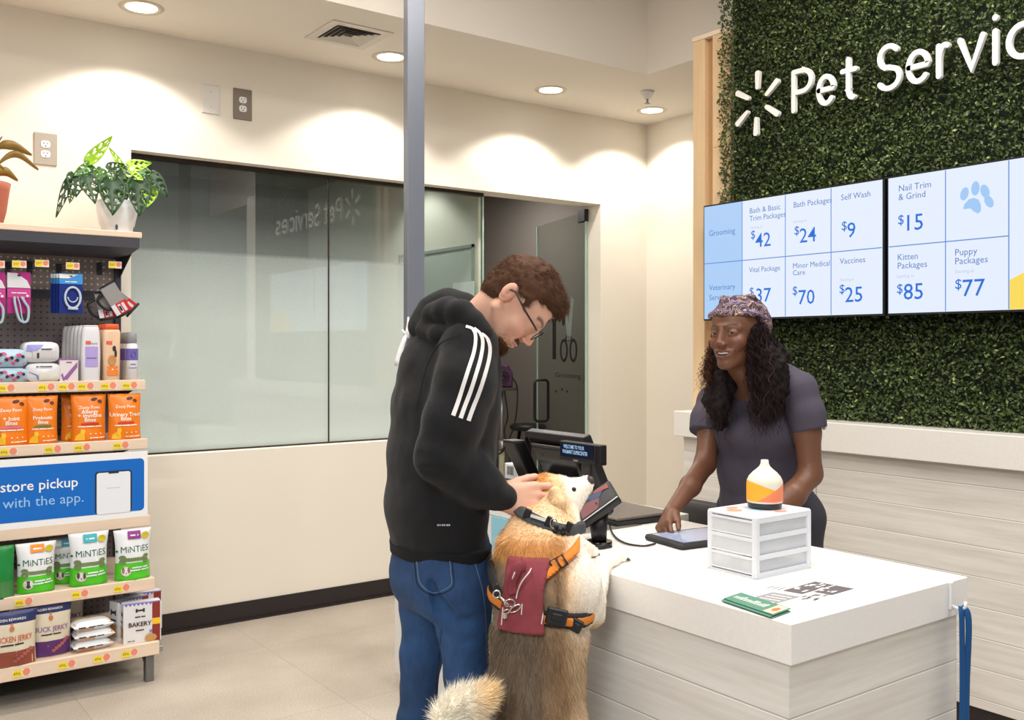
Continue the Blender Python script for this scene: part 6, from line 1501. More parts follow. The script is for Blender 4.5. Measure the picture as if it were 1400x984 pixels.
pc2 = atY(-26, 300, 4.80)
pl2 = thing('potted_plant', 'plant with long red-green leaves in a terracotta pot at the left edge', 'plant', (pc2.x,4.80,pz))
g = MB(); g.lathe([(.001,0),(.085,0),(.10,.06),(.112,.15),(.118,.185),(.108,.187),(.10,.15),(.001,.15)], 40); g.build('pot', mat('terracotta', (178,100,78), .6), pl2)
M_R1 = mat('leaf_bronze', (140,110,46), .4, var=.35, vscale=12); 
for k, (b, m_, e, w) in enumerate((((-6,206),(16,199),(43,212),.042),((-4,226),(22,211),(52,232),.030),((-10,240),(8,235),(24,247),.040),((-10,222),(0,228),(5,232),.02),((-16,230),(-8,205),(3,187),.03),((-20,240),(-45,215),(-60,230),.04),((-30,235),(-40,200),(-35,180),.04))):
    o0 = Vector(pl2.location); P3 = [Vector((0,0,.15))]+[atY(x, y, 4.79)-o0 for x, y in (b, m_, e)]; pts = bez(P3, 8)
    g = MB(); n = len(pts); vs = []
    for i, p in enumerate(pts):
        t = max(0, (i/(n-1)-.33)/.67); wv = w/2*math.sin(math.pi*t**.8)**.8+.002 if t > 0 else .003; 
        vs += [p+Vector((0,0,1))*wv+Vector((0,-.012*t,0)), p+Vector((0,-.004,-.004)), p-Vector((0,0,1))*wv*.8+Vector((0,.01,0))]
    g.add(vs, [(3*i+j, 3*i+j+1, 3*i+j+4, 3*i+j+3) for i in range(n-1) for j in range(2)], 0, None, True); lf = g.build('leaf', M_R1, pl2, False); s_ = lf.modifiers.new('s', 'SOLIDIFY'); s_.thickness = .0015
# ================================================================ MAN
man = thing('person', 'person in black hoodie with white sleeve stripes, jeans and glasses, bending to pet the dog', 'person', tuple(Jz(605,0,2.5)))
SK = mat('skin_light', (222,168,142), .5, sss=.12, vcol='Col', bump=.12, bscale=500)
FX, FY = Vector((1,0,0)), Vector((0,1,0))     # he faces +X; +Y is his left
pel = J(606,768,2.50)
# head frame
faz = math.radians(-42); hp = math.radians(57)
hx_ = Vector((math.cos(faz)*math.cos(hp), math.sin(faz)*math.cos(hp), -math.sin(hp))); hz_ = Vector((math.cos(faz)*math.sin(hp), math.sin(faz)*math.sin(hp), math.cos(hp)))
HR = basis(hx_, hz_); HO = J(706.5,408.5,2.43); HS = .97
B = Sdf(); hw_ = head_sdf(B, HO, HR, HS, True)
nb = J(640,452,2.47)
B.chain([hw_(-.022,0,-.045), nb], [.050,.050], .015)
B.cap(hw_(.015,0,-.070), nb+FX*.03, .036, .042, .02)
ch = J(605,545,2.49); B.chain([nb+Vector((0,0,-.02)), ch, pel], [.05,.082,.085], .04, flat=((0,1,0),1.3))
RS, LS = J(640,478,2.35), J(590,478,2.65); RE, LE = J(604,630,2.31), J(612,640,2.72); RW, LW = J(684,681,2.36), J(640,690,2.80)
B.chain([nb, RS, RE, RW], [.042,.040,.036,.026], .02); B.chain([nb, LS, LE, LW], [.042,.042,.038,.028], .02)
pR = (RIGHT*.90+LOOK*.24-UP*.06); nR = (-LOOK*.93+UP*.25+RIGHT*.2)
rt = hand_sdf(B, RW, pR, nR, UP, 1.06, [(20,50,35),(26,52,35),(28,52,35),(30,50,32)], thumb=(.75,.45,-.55), spread=.30)
pL = (LW-LE).normalized(); hand_sdf(B, LW, pL, (-FY), UP, .95, [(55,70,40)]*4, thumb=(.7,.2,-.6))
RH, LH = pel+Vector((0,-.09,-.02)), pel+Vector((0,.09,-.02)); RK, LK = Jz(640,.50,2.47), Jz(570,.49,2.60); RA, LA_ = Jz(636,.09,2.50), Jz(566,.09,2.62)
B.chain([RH, RK, RA], [.055,.036,.030], .02); B.chain([LH, LK, LA_], [.055,.036,.030], .02)
for A_ in (RA, LA_): B.cap(A_+Vector((-.03,0,-.055)), A_+Vector((.17,-.02,-.065)), .03, .024, .02)
def skin_col(P, base, red, ho, R, s, beard=None):
    q = (P-np.array(ho)) @ np.array(R)/s
    base = np.array(lin(base)); red = np.array(lin(red)); n = vnoise(P, 60, 4, 2)
    c = np.tile(base, (len(P), 1))*(1+.05*n)[:, None]
    def blob(cx, cy, cz, r): return np.exp(-(((q[:, 0]-cx)**2+(np.abs(q[:, 1])-cy)**2+(q[:, 2]-cz)**2)/r**2))
    m = np.clip(.7*blob(.07,.04,-.035,.028)+.8*blob(.11,0,-.04,.02)+.6*blob(-.005,.082,-.005,.03), 0, 1)[:, None]; c = c*(1-m*.5)+red*m*.5
    lip = (np.exp(-((q[:, 2]+.071)/.010)**2*1.2)*np.exp(-(q[:, 1]/.022)**4)*(q[:, 0] > .088))[:, None]; c = c*(1-.6*lip)+red*.75*.6*lip+0
    if beard is not None:
        b = np.clip((-.060-q[:, 2])/.018, 0, 1)*(q[:, 0] > -.01)*(q[:, 2] > -.135)*np.clip((q[:, 0]+.01)/.05, 0, 1); b = np.maximum(b, np.exp(-((q[:, 2]+.058)/.006)**2)*(np.abs(q[:, 1]) < .028)*(q[:, 0] > .085))
        b = np.where((np.abs(q[:, 1]) < .018) & (q[:, 2] > -.084) & (q[:, 2] < -.062), 0, b)
        b = b*np.clip(.25+(q[:, 0]-.045)/.03, .22, 1); b = np.clip(b*(.75+.5*vnoise(P, 300, 8)), 0, 1)[:, None]*.62; c = c*(1-b)+np.array(lin(beard))*b
    arch = .017+.007*(1-((np.abs(q[:, 1])-.036)/.022)**2); br = (np.exp(-((q[:, 2]-arch)/(.0050 if beard is not None else .0034))**2)*((np.abs(q[:, 1]) > .010) & (np.abs(q[:, 1]) < .052) & (q[:, 0] > .06)))[:, None]
    c = c*(1-br*.85)+np.array(lin((52,34,26)) if beard is not None else lin((24,16,14)))*br*.85
    return c
mb_, MP_, MQ_ = body_mesh('body', B, .009, [(HO, .130, .0024), (RW+Vector(pR).normalized()*.06, .085, .0030)], SK, man, 1, None, lambda P: skin_col(P, (226,176,150), (214,120,100), HO, HR, HS, (96,62,44)))
# eyes: eyelids closed down, a dark lash line
def head_part(name, g, m, par, o, R, s, fix=True):
    g.v = [tuple(Vector(o)+R @ (Vector(v)*s)-par.location) for v in g.v]; return g.build(name, m, par, fix)
M_EYEW = mat('eye_white', (232,228,222), .2); M_IRIS = mat('eye_iris', (60,44,34), .2)
def eyes(par, o, R, s, look=(1,0,0), x=.0765, rr=.0128):
    for y in (1, -1):
        g = MB(); c = Vector((x,.032*y,-.003)); d = Vector(look).normalized()
        rot = d.to_track_quat('Z', 'Y').to_matrix().to_4x4(); M = Matrix.Translation(c) @ rot; pr = [(rr*math.sin(a), rr*math.cos(a)) for a in [math.radians(k*12) for k in range(16)]]
        g.lathe([(max(r_, .0001), z_, 1 if i < 3 else 0) for i, (r_, z_) in enumerate(pr)], 20, M=M); head_part('eye', g, [M_EYEW, M_IRIS], par, o, R, s)
eyes(man, HO, HR, HS, (.9,0,-.3), x=.0745)
# hair: a shaped cap plus short strands
M_HM = mat('hair_brown', (64,42,30), .75, vcol='Col', spec=.2); 
def hair_cap(o, R, s, clipf, infl=.012, h=.0045):
    S = Sdf(); w = lambda x, y, z: Vector(o)+R @ Vector((x*s,y*s,z*s)); Rt = [list(R.col[k]) for k in range(3)]
    S.ell(w(-.008,0,.032), [.091*s,.078*s,.088*s], Rt, .02); S.ell(w(.036,0,.040), [.056*s,.064*s,.060*s], Rt, .02); S.ell(w(-.038,0,-.02), [.052*s,.060*s,.052*s], Rt, .02)
    return S, w
HSd, hw2 = hair_cap(HO, HR, HS, None)
HSd.ell(hw2(.050,0,.080), [.044,.056,.024], [list(HR.col[k]) for k in range(3)], .02)
def local(o, R, s, X, Y, Z):
    q = [X-o[0], Y-o[1], Z-o[2]]; return [(q[0]*R[0][k]+q[1]*R[1][k]+q[2]*R[2][k])/s for k in range(3)]
def man_hair_clip(X, Y, Z):
    x, y, z = local(HO, HR, HS, X, Y, Z)
    front = np.where(x > .0, .052-.012*(np.abs(y)/.05)**2*0+.0*x, -.010)      # hairline height
    ay = np.abs(y)
    line = np.where(x > .055, .058-.10*np.maximum(ay-.045, 0), np.where(x > .022, .046-(x < .036)*.045, np.where(x > -.020, .020, -.062-.25*(x+.02)*0)))
    line = np.where((x <= -.02), -.078+.0*x, line)
    return (line-z)*.6
hcap, HP, HQ = body_mesh('hair', HSd, .0045, [], M_HM, man, 2, lambda P: .003*vnoise(P, 55, 2, 2)+.002*vnoise(P, 130, 6), lambda P: np.tile(lin((80,54,38)), (len(P), 1))*(1+.35*vnoise(P, 90, 7, 2))[:, None], man_hair_clip, .0015)
rng = np.random.default_rng(5)
hn = vnormals(HP, HQ); rp, ri = sample_surface(HP, HQ, 30000, rng); nn_ = hn[ri]
lx, ly, lz = local(HO, HR, HS, rp[:, 0], rp[:, 1], rp[:, 2]); R3 = np.array(HR)
fl = np.where(((lx > .02) | (lz > .075))[:, None], R3[:, 0]*.7+R3[:, 2]*.0, -R3[:, 2]*.8-R3[:, 0]*.2); dd = nn_*.22+fl+np.cross(nn_, fl)*(vnoise(rp, 40, 12)*.8)[:, None]+rng.normal(0, .10, rp.shape)
ln = np.where(lz > .06, .016, np.where(lz > 0, .012, .007))*(.7+.6*rng.random(len(rp)))
blades('hair_strands', rp-nn_*.002-np.array(man.location), dd, ln, .0008, M_HM, hcap, np.array(lin((96,66,46)))[None, :]*(.5+.9*rng.random((len(rp), 1))), curl=.2, seg=2, rng=rng)['kind'] = 'stuff'
# beard strands
q = (MP_-np.array(HO)) @ R3/HS
bm_ = ((q[:, 2] < -.084) & (q[:, 2] > -.125) & (q[:, 0] > .015) & ~((np.abs(q[:, 1]) < .02) & (q[:, 2] > -.086))).astype(float)+((np.abs(q[:, 2]+.058) < .005) & (np.abs(q[:, 1]) < .026) & (q[:, 0] > .088))*.8
bm_ *= np.where(q[:, 0] > .062, 1.0, .05)
mn = vnormals(MP_, MQ_); rp, ri = sample_surface(MP_, MQ_, 5000, rng, bm_); qz = ((rp-np.array(HO)) @ R3/HS)
dd = mn[ri]*.6+R3[:, 0]*.15-R3[:, 2]*.7+rng.normal(0, .2, rp.shape); ln = np.where(qz[:, 2] < -.09, .013, .004)
blades('beard', rp-np.array(man.location), dd, ln*(.6+.7*rng.random(len(rp))), .0010, M_HM, man, np.array(lin((112,74,48)))[None, :]*(.6+.8*rng.random((len(rp), 1))), curl=.3, seg=2, rng=rng)['kind'] = 'stuff'
# glasses
gl = bpy.data.objects.new('glasses', None); COL.objects.link(gl); gl.parent = man; M_GF = mat('glasses_frame', (34,36,44), .3); M_LN = glass_mat('lens_glass', (.93,.94,.97), 1.5)
def gpart(name, g, m, fix=True):
    g.v = [tuple(Vector(HO)+HR @ (Vector(v)*HS)-man.location) for v in g.v]; return g.build(name, m, gl, fix)
rim = []
for y in (1, -1):
    pts = [(.112-.22*abs(.036+.026*math.cos(a))**2*3, y*(.034+.0245*math.cos(a)), -.006+.0175*math.sin(a)*(1-.12*math.cos(2*a))) for a in [2*math.pi*k/28 for k in range(29)]]
    g = MB(); g.tube(pts, .0014, 8, cap=False); gpart('rim', g, M_GF)
    g = MB(); g.add(pts[:28], [tuple(range(28))]); gpart('lens', g, M_LN, False)
    g = MB(); g.tube([(.100,y*.058,.002),(.090,y*.075,.004),(.04,y*.082,.006),(-.008,y*.085,.012),(-.028,y*.082,-.002),(-.036,y*.079,-.016)], [.0024,.0024,.0024,.0022,.002,.002], 8); gpart('temple', g, M_GF)
g = MB(); g.tube([(.113,-.011,.002),(.1165,0,.006),(.113,.011,.002)], .0014, 8); gpart('bridge', g, M_GF)
# ---------------------------------------------------------------- hoodie
M_HD = mat('hoodie_black', (20,20,22), .95, sheen=.08, bump=.5, bscale=420, var=.12, vscale=20)
HDY = Sdf()
tor = [(J(600,742,2.50),.110,1.48),(J(596,690,2.50),.112,1.46),(J(602,620,2.50),.117,1.48),(J(608,555,2.50),.115,1.52),(J(617,505,2.50),.104,1.55),(J(624,476,2.495),.088,1.50)]
for (a, b) in zip(tor[:-1], tor[1:]): HDY.cap(a[0], b[0], a[1], b[1], .03, flat=((0,1,0), (a[2]+b[2])/2))
HDY.cap(J(588,502,2.52), J(600,478,2.52), .068, .056, .05)
HDY.chain([J(622,470,2.47), J(642,470,2.37), J(636,520,2.335), J(618,575,2.315), J(604,622,2.31)], [.06,.058,.068,.066,.062], .035)
HDY.chain([J(604,625,2.31), J(640,650,2.36), J(662,665,2.34), J(680,677,2.355)], [.060,.052,.045,.036], .03)
HDY.cap(J(679,677,2.355), J(688,679.5,2.362), .0365, .0350, .004)
HDY.chain([J(610,470,2.53), J(592,478,2.65), J(606,560,2.70), LE], [.06,.064,.060,.056], .035); HDY.chain([LE, LW-(LW-LE)*.05], [.056,.038], .03)
# folds
def fold(pts, r, d, op='u', k=.012): HDY.chain([J(x, y, d+dd) for x, y, dd in pts], [r]*len(pts), k, op)
for pts, r, op in (([(575,600,-.0),(595,604,-.03),(622,598,-.04)], .006, 's'), ([(570,622,0),(592,630,-.03),(625,622,-.05)], .006, 's'), ([(580,645,0),(605,645,-.03),(635,632,-.03)], .006, 's'), ([(640,640,-.02),(652,655,-.02),(655,672,-.01)], .005, 's'), ([(672,650,.03),(680,662,.02),(681,680,.03)], .005, 's'), ([(566,560,0),(576,590,-.02)], .005, 's')):
    HDY.chain([J(x, y, 2.262+dd) for x, y, dd in pts], [r]*len(pts), .016, op)
# cut neck opening
HDY.cap(hw_(-.01,0,-.06), nb+Vector((.0,0,-.005)), .046, .038, .008, 's')
hem_z = J(603,752,2.5).z
def hd_clip(X, Y, Z): return hem_z-Z+.0*X
def hd_disp(P):
    a = .0035*vnoise(P*np.array([1,1,.45]), 9, 3, 2)+.0015*vnoise(P, 34, 5)
    return a
hoodie, HDP, HDQ = body_mesh('hoodie', HDY, .0058, [], M_HD, man, 2, hd_disp, None, hd_clip)
hb = bvh_of(HDP, HDQ)
# hem band and cuff as ribbing
RB = Sdf(); RB.cap(J(601.5,742,2.5), J(601,753,2.5), .116, .113, .0, flat=((0,1,0), 1.46))
body_mesh('hem_band', RB, .006, [], mat('hoodie_rib', (14,14,16), .9, bump=.6, bscale=600, stretch=(1,1,.1)), man, 1, lambda P: .0015*np.sin(P[:, 0]*60)*np.sin(P[:, 1]*50), None, lambda X, Y, Z: np.maximum(J(603,758,2.5).z-Z, Z-J(604,739,2.5).z))
# hood
HH = Sdf()
HH.chain([J(585,455,2.47), J(577,446,2.53), J(592,430,2.55), J(612,420,2.53), J(634,424,2.49), J(650,440,2.43), J(658,458,2.40)], [.022,.030,.042,.044,.038,.028,.020], .03)
HH.chain([J(578,450,2.46), J(600,458,2.40), J(628,453,2.36), J(648,448,2.345), J(658,454,2.36)], [.018,.022,.020,.018,.016], .02)
HH.chain([J(592,430,2.46), J(612,424,2.41), J(630,428,2.37), J(645,441,2.35), J(656,458,2.345), J(660,474,2.35)], [.030,.034,.032,.026,.020,.014], .015)
HH.chain([J(652,438,2.38), J(660,456,2.35), J(662,478,2.38), J(660,492,2.44)], [.020,.020,.018,.014], .02)
HH.chain([J(600,442,2.47), J(622,436,2.44), J(640,440,2.42)], [.030,.030,.02], .03)
HH.cap(hw_(-.01,0,-.06), nb+Vector((.0,0,.02)), .044, .040, .006, 's')
body_mesh('hood', HH, .005, [], mat('hoodie_hood', (14,14,16), .95, sheen=.05, bump=.5, bscale=420), man, 2, lambda P: .003*vnoise(P, 22, 8, 2))
# stripes on the sleeve
M_ST = mat('stripe_white', (232,226,222), .8)
for pts in ([(637,446.5),(646,450),(650,460),(648,480),(642,500),(634,525),(626,550),(619.5,568)], [(648,449),(656,456),(659.5,468),(657,488),(651,510),(643,535),(635,556),(629.5,571.5)], [(658,456),(665,462),(669,474),(668,490),(663,510),(655,535),(646,558),(640,575)]):
    g = MB(); drape(g, hb, pts, lambda t: 4.2+1.6*t if t > .15 else 3.6, .0022); g.v = [tuple(Vector(v)-man.location) for v in g.v]; g.build('sleeve_stripe', M_ST, man, False)
# seams
M_SEAM = mat('hoodie_seam', (18,18,20), .9)
g = MB(); drape(g, hb, [(632,458),(604,468),(588,490),(578,520),(570,560)], 1.6, .0008); g.v = [tuple(Vector(v)-man.location) for v in g.v]; g.build('shoulder_seam', M_SEAM, man, False)
g = MB()
for k, w_ in enumerate((2.2,1.6,2.4,1.8,2.4,2.0)):
    x0 = 598+k*3.1; vv = [onto(hb, x, y, .0016) for x, y in ((x0,718.6),(x0+w_,718.6),(x0+w_,716.2),(x0,716.2))]
    if all(v is not None for v in vv): g.add([v-man.location for v in vv], [(0,1,2,3)])
if g.v: g.build('small_logo', mat('logo_grey', (190,190,192), .6), man, False)
# ---------------------------------------------------------------- jeans
M_JN = mat('denim_blue', (44,78,122), .8, bump=.5, bscale=600, vcol='Col')
JN = Sdf()
JN.cap(pel+Vector((-.0,0,.06)), pel+Vector((-.005,0,.02)), .100, .104, .02, flat=((0,1,0), 1.42)); JN.cap(pel+Vector((-.005,0,.02)), pel+Vector((-.01,0,-.03)), .104, .112, .03, flat=((0,1,0), 1.45))
JN.ell(pel+Vector((-.034,-.068,-.045)), (.082,.082,.092), None, .03); JN.ell(pel+Vector((-.028,.064,-.045)), (.076,.078,.09), None, .03)
JN.chain([RH+Vector((0,0,-.03)), Jz(634,.79,2.44), Jz(638,.66,2.45), RK, Jz(642,.3,2.47), RA+Vector((0,0,.02))], [.082,.066,.056,.052,.050,.047], .02)
JN.chain([LH+Vector((0,0,-.03)), Jz(579,.80,2.57), Jz(576,.67,2.58), LK, Jz(566,.3,2.60), LA_+Vector((0,0,.02))], [.074,.062,.054,.050,.048,.046], .02)
for pts, r in (([(600,840),(630,852),(660,846)], .005), ([(606,872),(636,884),(664,874)], .006), ([(612,902),(640,912),(664,900)], .006), ([(552,860),(575,868),(596,858)], .005), ([(550,905),(570,900),(592,912)], .006), ([(548,940),(568,950),(590,940)], .006), ([(550,970),(570,964),(592,972)], .005), ([(590,800),(600,822),(612,835)], .008)):
    dd_ = 2.37 if pts[0][0] > 585 and pts[0][1] != 970 else 2.505
    JN.chain([J(x, y, dd_-.012) for x, y in pts], [r*1.5]*3, .018, 's')
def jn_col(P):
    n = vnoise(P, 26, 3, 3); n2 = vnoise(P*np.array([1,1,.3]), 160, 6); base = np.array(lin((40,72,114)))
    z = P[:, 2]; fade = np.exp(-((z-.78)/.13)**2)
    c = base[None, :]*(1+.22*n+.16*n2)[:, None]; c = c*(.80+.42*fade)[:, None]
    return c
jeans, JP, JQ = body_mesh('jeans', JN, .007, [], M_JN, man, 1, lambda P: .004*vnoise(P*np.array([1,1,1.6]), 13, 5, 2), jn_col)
jb = bvh_of(JP, JQ); M_STI = mat('denim_stitch', (96,116,142), .8); M_PKT = mat('denim_dark', (34,60,98), .85, bump=.4, bscale=500)
def sew(name, pts, w, m=M_STI, lift=.0012):
    g = MB(); drape(g, jb, pts, w, lift); g.v = [tuple(Vector(v)-man.location) for v in g.v]; return g.build(name, m, man, False)
sew('pocket_stitching', [(569,757),(571,775),(575,797),(592,810),(616,800),(616,780),(614,757)], 1.2); sew('pocket_stitching', [(566,757),(568,777),(572,800),(592,813.5),(619,803),(619,780),(617,757)], 1.0, M_SEAM)
sew('side_seam', [(646,757),(652,780),(660,810),(664,850),(664,890)], 1.4); sew('inner_seam', [(604,860),(600,900),(597,960)], 1.2, M_PKT)
# shoes
M_SHOE = mat('shoe_dark', (42,42,46), .6); M_SOLE = mat('shoe_sole', (225,224,220), .6)
for A_ in (RA, LA_):
    S = Sdf(); S.chain([A_+Vector((-.045,0,-.035)), A_+Vector((.05,-.005,-.035)), A_+Vector((.17,-.02,-.052))], [.045,.042,.032], .02, flat=((0,1,0),1.0)); S.cap(A_+Vector((-.03,0,0)), A_+Vector((-.02,0,-.03)), .046, .044, .02)
    body_mesh('shoe', S, .007, [], M_SHOE, man, 1, None, None, lambda X, Y, Z: .018-Z)
    S = Sdf(); S.chain([A_+Vector((-.045,0,-.07)), A_+Vector((.06,-.006,-.07)), A_+Vector((.17,-.02,-.07))], [.050,.046,.036], .02); body_mesh('shoe_sole', S, .006, [], M_SOLE, man, 1, None, None, lambda X, Y, Z: np.maximum(.0-Z, Z-.026))
# ================================================================ DOG
dog = thing('dog', 'cream, tan and grey dog in red harness, standing with forepaws on the counter', 'dog', tuple(Jz(728,0,2.28)))
daz = math.radians(32); DF = Vector((math.cos(daz), math.sin(daz), 0)); DS = Vector((math.sin(daz), -math.cos(daz), 0))   # facing, its right side
G = Sdf()
spine = [(J(724,1005,2.28),.104),(J(729,940,2.275),.102),(J(734,870,2.27),.103),(J(738,805,2.28),.104),(J(738,765,2.31),.095)]
for a, b in zip(spine[:-1], spine[1:]): G.cap(a[0]+DF*.02, b[0]+DF*.02, a[1], b[1], .04, flat=(DF, 1.12))
G.ell(J(742,800,2.33), (.095,.095,.11), None, .05)
# rump and hind legs
for sgn_ in (1, -1):
    hp_ = J(724,1010,2.28)+DS*.06*sgn_; G.ell(hp_, (.085,.085,.10), None, .04)
    kn = hp_+DF*.10+Vector((0,0,-.14)); kn = Vector((kn.x, kn.y, .34)); hk_ = Vector((hp_.x, hp_.y, .15))-DF*.06; pw = Vector((hp_.x, hp_.y, .025))-DF*.02
    G.chain([hp_, kn, hk_, pw], [.075,.05,.026,.024], .03); G.cap(pw, pw+DF*.07, .026, .022, .015)
# neck, ruff, head
G.chain([J(738,770,2.33), J(738,742,2.36), J(745,715,2.42)], [.096,.080,.068], .04)
G.chain([J(730,724,2.36), J(710,744,2.30), J(694,750,2.28)], [.045,.036,.020], .025)
G.chain([J(745,745,2.31), J(715,752,2.27)], [.055,.035], .03)
SKULL = J(755,684,2.47); G.ell(SKULL, (.062,.058,.058), None, .03)
G.cap(J(742,684,2.46), J(738,700,2.44), .050, .056, .03); G.cap(J(766,668,2.475), J(748,668,2.47), .028, .03, .03)
DHx = (RIGHT*.86+UP*.46-LOOK*.10).normalized(); 
G.chain([J(768,684,2.47), J(784,673,2.475), J(801,661,2.48)], [.046,.030,.0185], .02)
G.chain([J(786,682,2.475), J(801,668,2.48)], [.024,.014], .012)
G.cap(J(803,657.5,2.481), J(806,659,2.481), .0125, .0125, .008)
G.chain([J(760,700,2.45), J(768,722,2.42), J(770,742,2.38)], [.050,.040,.036], .03); G.cap(J(768,745,2.36), J(764,772,2.34), .040, .054, .04)
G.chain([J(762,680,2.395), J(764,692,2.382), J(757,706,2.385)], [.021,.017,.006], .005, flat=(LOOK, .6))
G.chain([J(741,672,2.53), J(735,664,2.555)], [.02,.008], .01)
# forelegs
G.ell(J(777,800,2.275), (.062,.062,.078), None, .03)
G.chain([J(786,800,2.28), J(800,822,2.325), J(808,838,2.36)], [.062,.045,.030], .03); G.cap(J(795,830,2.33), J(806,845,2.36), .026, .02, .02)
G.chain([J(810,838,2.365), J(818,800,2.42), J(823,772,2.475), J(836,763,2.55), J(846,760,2.60)], [.030,.0225,.021,.021,.018], .014)
tp = J(846,760,2.60)
for k in range(4): 
    a = tp-RIGHT*.002+LOOK*(.006*k-.012)-Vector((0,0,.003)); G.cap(a, a+RIGHT*(.014+.004*(k in (1,2)))+Vector((0,0,-.004)), .0095, .0085, .003)
G.chain([J(768,775,2.40), J(780,762,2.52), J(795,750,2.62), J(806,752,2.66)], [.045,.030,.023,.020], .02)
tp2 = J(808,753,2.66)
for k in range(4): a = tp2+LOOK*(.009*k-.018)+Vector((0,0,-.002)); G.cap(a, a+RIGHT*.012, .009, .008, .003)
# tail
tl_ = [J(705,1040,2.20), J(668,1036,2.12), J(634,1012,2.09), J(619,984,2.09), J(628,964,2.085), J(648,958,2.07), J(662,950,2.06), J(674,940,2.055)]
G.chain(tl_, [.035,.044,.044,.036,.026,.024,.018,.006], .015)
def dog_col(P):
    o = np.array(J(735,800,2.3)); R_ = np.array(RIGHT); L_ = np.array(LOOK); u = P @ R_; dpt = P @ L_; z = P[:, 2]
    sd = (P-np.array(Vector(spine[2][0]))) @ np.array(DS); bk = -((P-np.array(Vector(spine[2][0]))) @ np.array(DF))
    A = lambda *c: np.array(lin(c))
    tan, dark, grey, cream, orange, white = A(186,148,106), A(88,74,64), A(136,118,100), A(244,222,188), A(222,164,100), A(250,242,228)
    n = vnoise(P, 22, 2, 3); n2 = vnoise(P*np.array([1,1,.35]), 90, 5, 2); n3 = vnoise(P, 300, 8)
    def st(x, a, b): return np.clip((x-a)/(b-a), 0, 1)
    # back: grey brown with tan to the right flank
    k = st(sd+.02*n, .025, .115)[:, None]; c = grey*(1-k)+tan*k
    dk = np.clip(.55*(n2+.25)+.35*n, 0, 1)[:, None]*(1-.55*k); c = c*(1-dk)+dark*dk
    edge = st(sd, .085, .125)[:, None]; c = c*(1-edge)+cream*edge*.9+tan*edge*.1
    rump = st(.66-z+.01*n, 0, .08)[:, None]*.5; c = c*(1-rump)+tan*rump
    # ruff and neck orange
    zr = J(738,768,2.3).z; kr = st(z+.01*n, zr-.012, zr+.012)[:, None]; rc = orange*(1+.15*n2)[:, None]; lo = st(zr+.03-z, 0, .03)[:, None]*st(.12-(u-float(J(730,750,2.3) @ RIGHT)), 0, .1)[:, None]
    rc = rc*(1-.55*lo)+dark*.55*lo; c = c*(1-kr)+rc*kr
    # shoulder/foreleg cream -> white
    us = float(J(765,790,2.28) @ RIGHT); ks = (st(u+.008*n, us-.006, us+.02)*st(z, J(780,862,2.3).z, J(780,848,2.3).z))[:, None]; kw = st(u, us+.01, us+.065)[:, None]
    cs = (orange*.35+cream*.65)*(1-kw)+white*kw; 
    c = c*(1-ks)+cs*ks
    # head: tan crown, cream cheek, white muzzle and throat
    hd = (P-np.array(SKULL)); hx = hd @ np.array(DHx); kh = st(z+.3*(u-float(SKULL @ RIGHT))*0, J(745,722,2.45).z, J(745,706,2.45).z)[:, None]
    hc = (A(226,172,108)*.55+cream*.45)*np.ones((len(P), 1)); kk = st(hd[:, 2]+.012*n, .01, .035)[:, None]*st(.035-hx, 0, .02)[:, None]; hc = hc*(1-kk)+A(222,160,92)*kk
    kc = np.exp(-((hx-.0)**2+(hd[:, 2]+.012)**2)/.03**2)[:, None]; hc = hc*(1-kc*.8)+cream*kc*.8
    km = st(hx+.006*n, .040, .058)[:, None]; hc = hc*(1-km)+white*km; c = c*(1-kh)+hc*kh
    ut = float(J(783,720,2.42) @ RIGHT); kt = (st(u, ut-.008, ut+.022)*st(z, J(770,775,2.4).z, J(770,762,2.4).z))[:, None]; c = c*(1-kt)+white*kt
    # tail
    um = float(J(676,960,2.1) @ RIGHT); ktl = ((u < um) & (z < J(700,920,2.1).z) & (dpt < 2.17))[:, None]*1.0; tipk = st(u, float(J(640,950,2.1) @ RIGHT), float(J(668,950,2.1) @ RIGHT))[:, None]*(z > J(700,975,2.1).z)[:, None]
    tc_ = A(255,248,232)*(1-tipk)+A(246,218,172)*tipk; c = c*(1-ktl)+tc_*ktl
    # nose leather
    nz = (np.linalg.norm(P-np.array(J(806,657.5,2.478)), axis=1) < .0145)[:, None]; c = np.where(nz, A(70,58,56), c)
    return c*(1+.10*n3)[:, None]
M_FUR = mat('dog_fur', (200,160,110), .8, vcol='Col', spec=.2)
db, DP, DQ = body_mesh('body', G, .008, [(SKULL+RIGHT*.03, .10, .0035), (J(835,765,2.55), .05, .0035)], M_FUR, dog, 2, lambda P: .0035*vnoise(P*np.array([1,1,.5]), 30, 3, 2), dog_col)
rng = np.random.default_rng(21); dn = vnormals(DP, DQ)
vis = np.where(DP[:, 2] > .42, 1.0, .25); rp, ri = sample_surface(DP, DQ, 130000, rng, vis); nn_ = dn[ri]
R_ = np.array(RIGHT); zz = rp[:, 2]; headm = (zz > J(745,712,2.45).z); hx = (rp-np.array(SKULL)) @ np.array(DHx)
flow = np.tile([0., 0., -1.], (len(rp), 1)); flow[headm] = -np.array(DHx)*1.0+np.array([0,0,-.35])
arm = ((rp @ R_) > float(J(800,800,2.4) @ RIGHT)) & (zz < 1.02); flow[arm] = np.array([0,0,-.2])+R_*.3
tailm = (rp @ R_ < float(J(676,960,2.1) @ RIGHT)) & (zz < J(700,920,2.1).z) & (rp @ np.array(LOOK) < 2.17)
tn = R_[None, :]*.5+np.array([0,0,.4]); flow[tailm] = (R_*.6+np.array([0,0,.35])) 
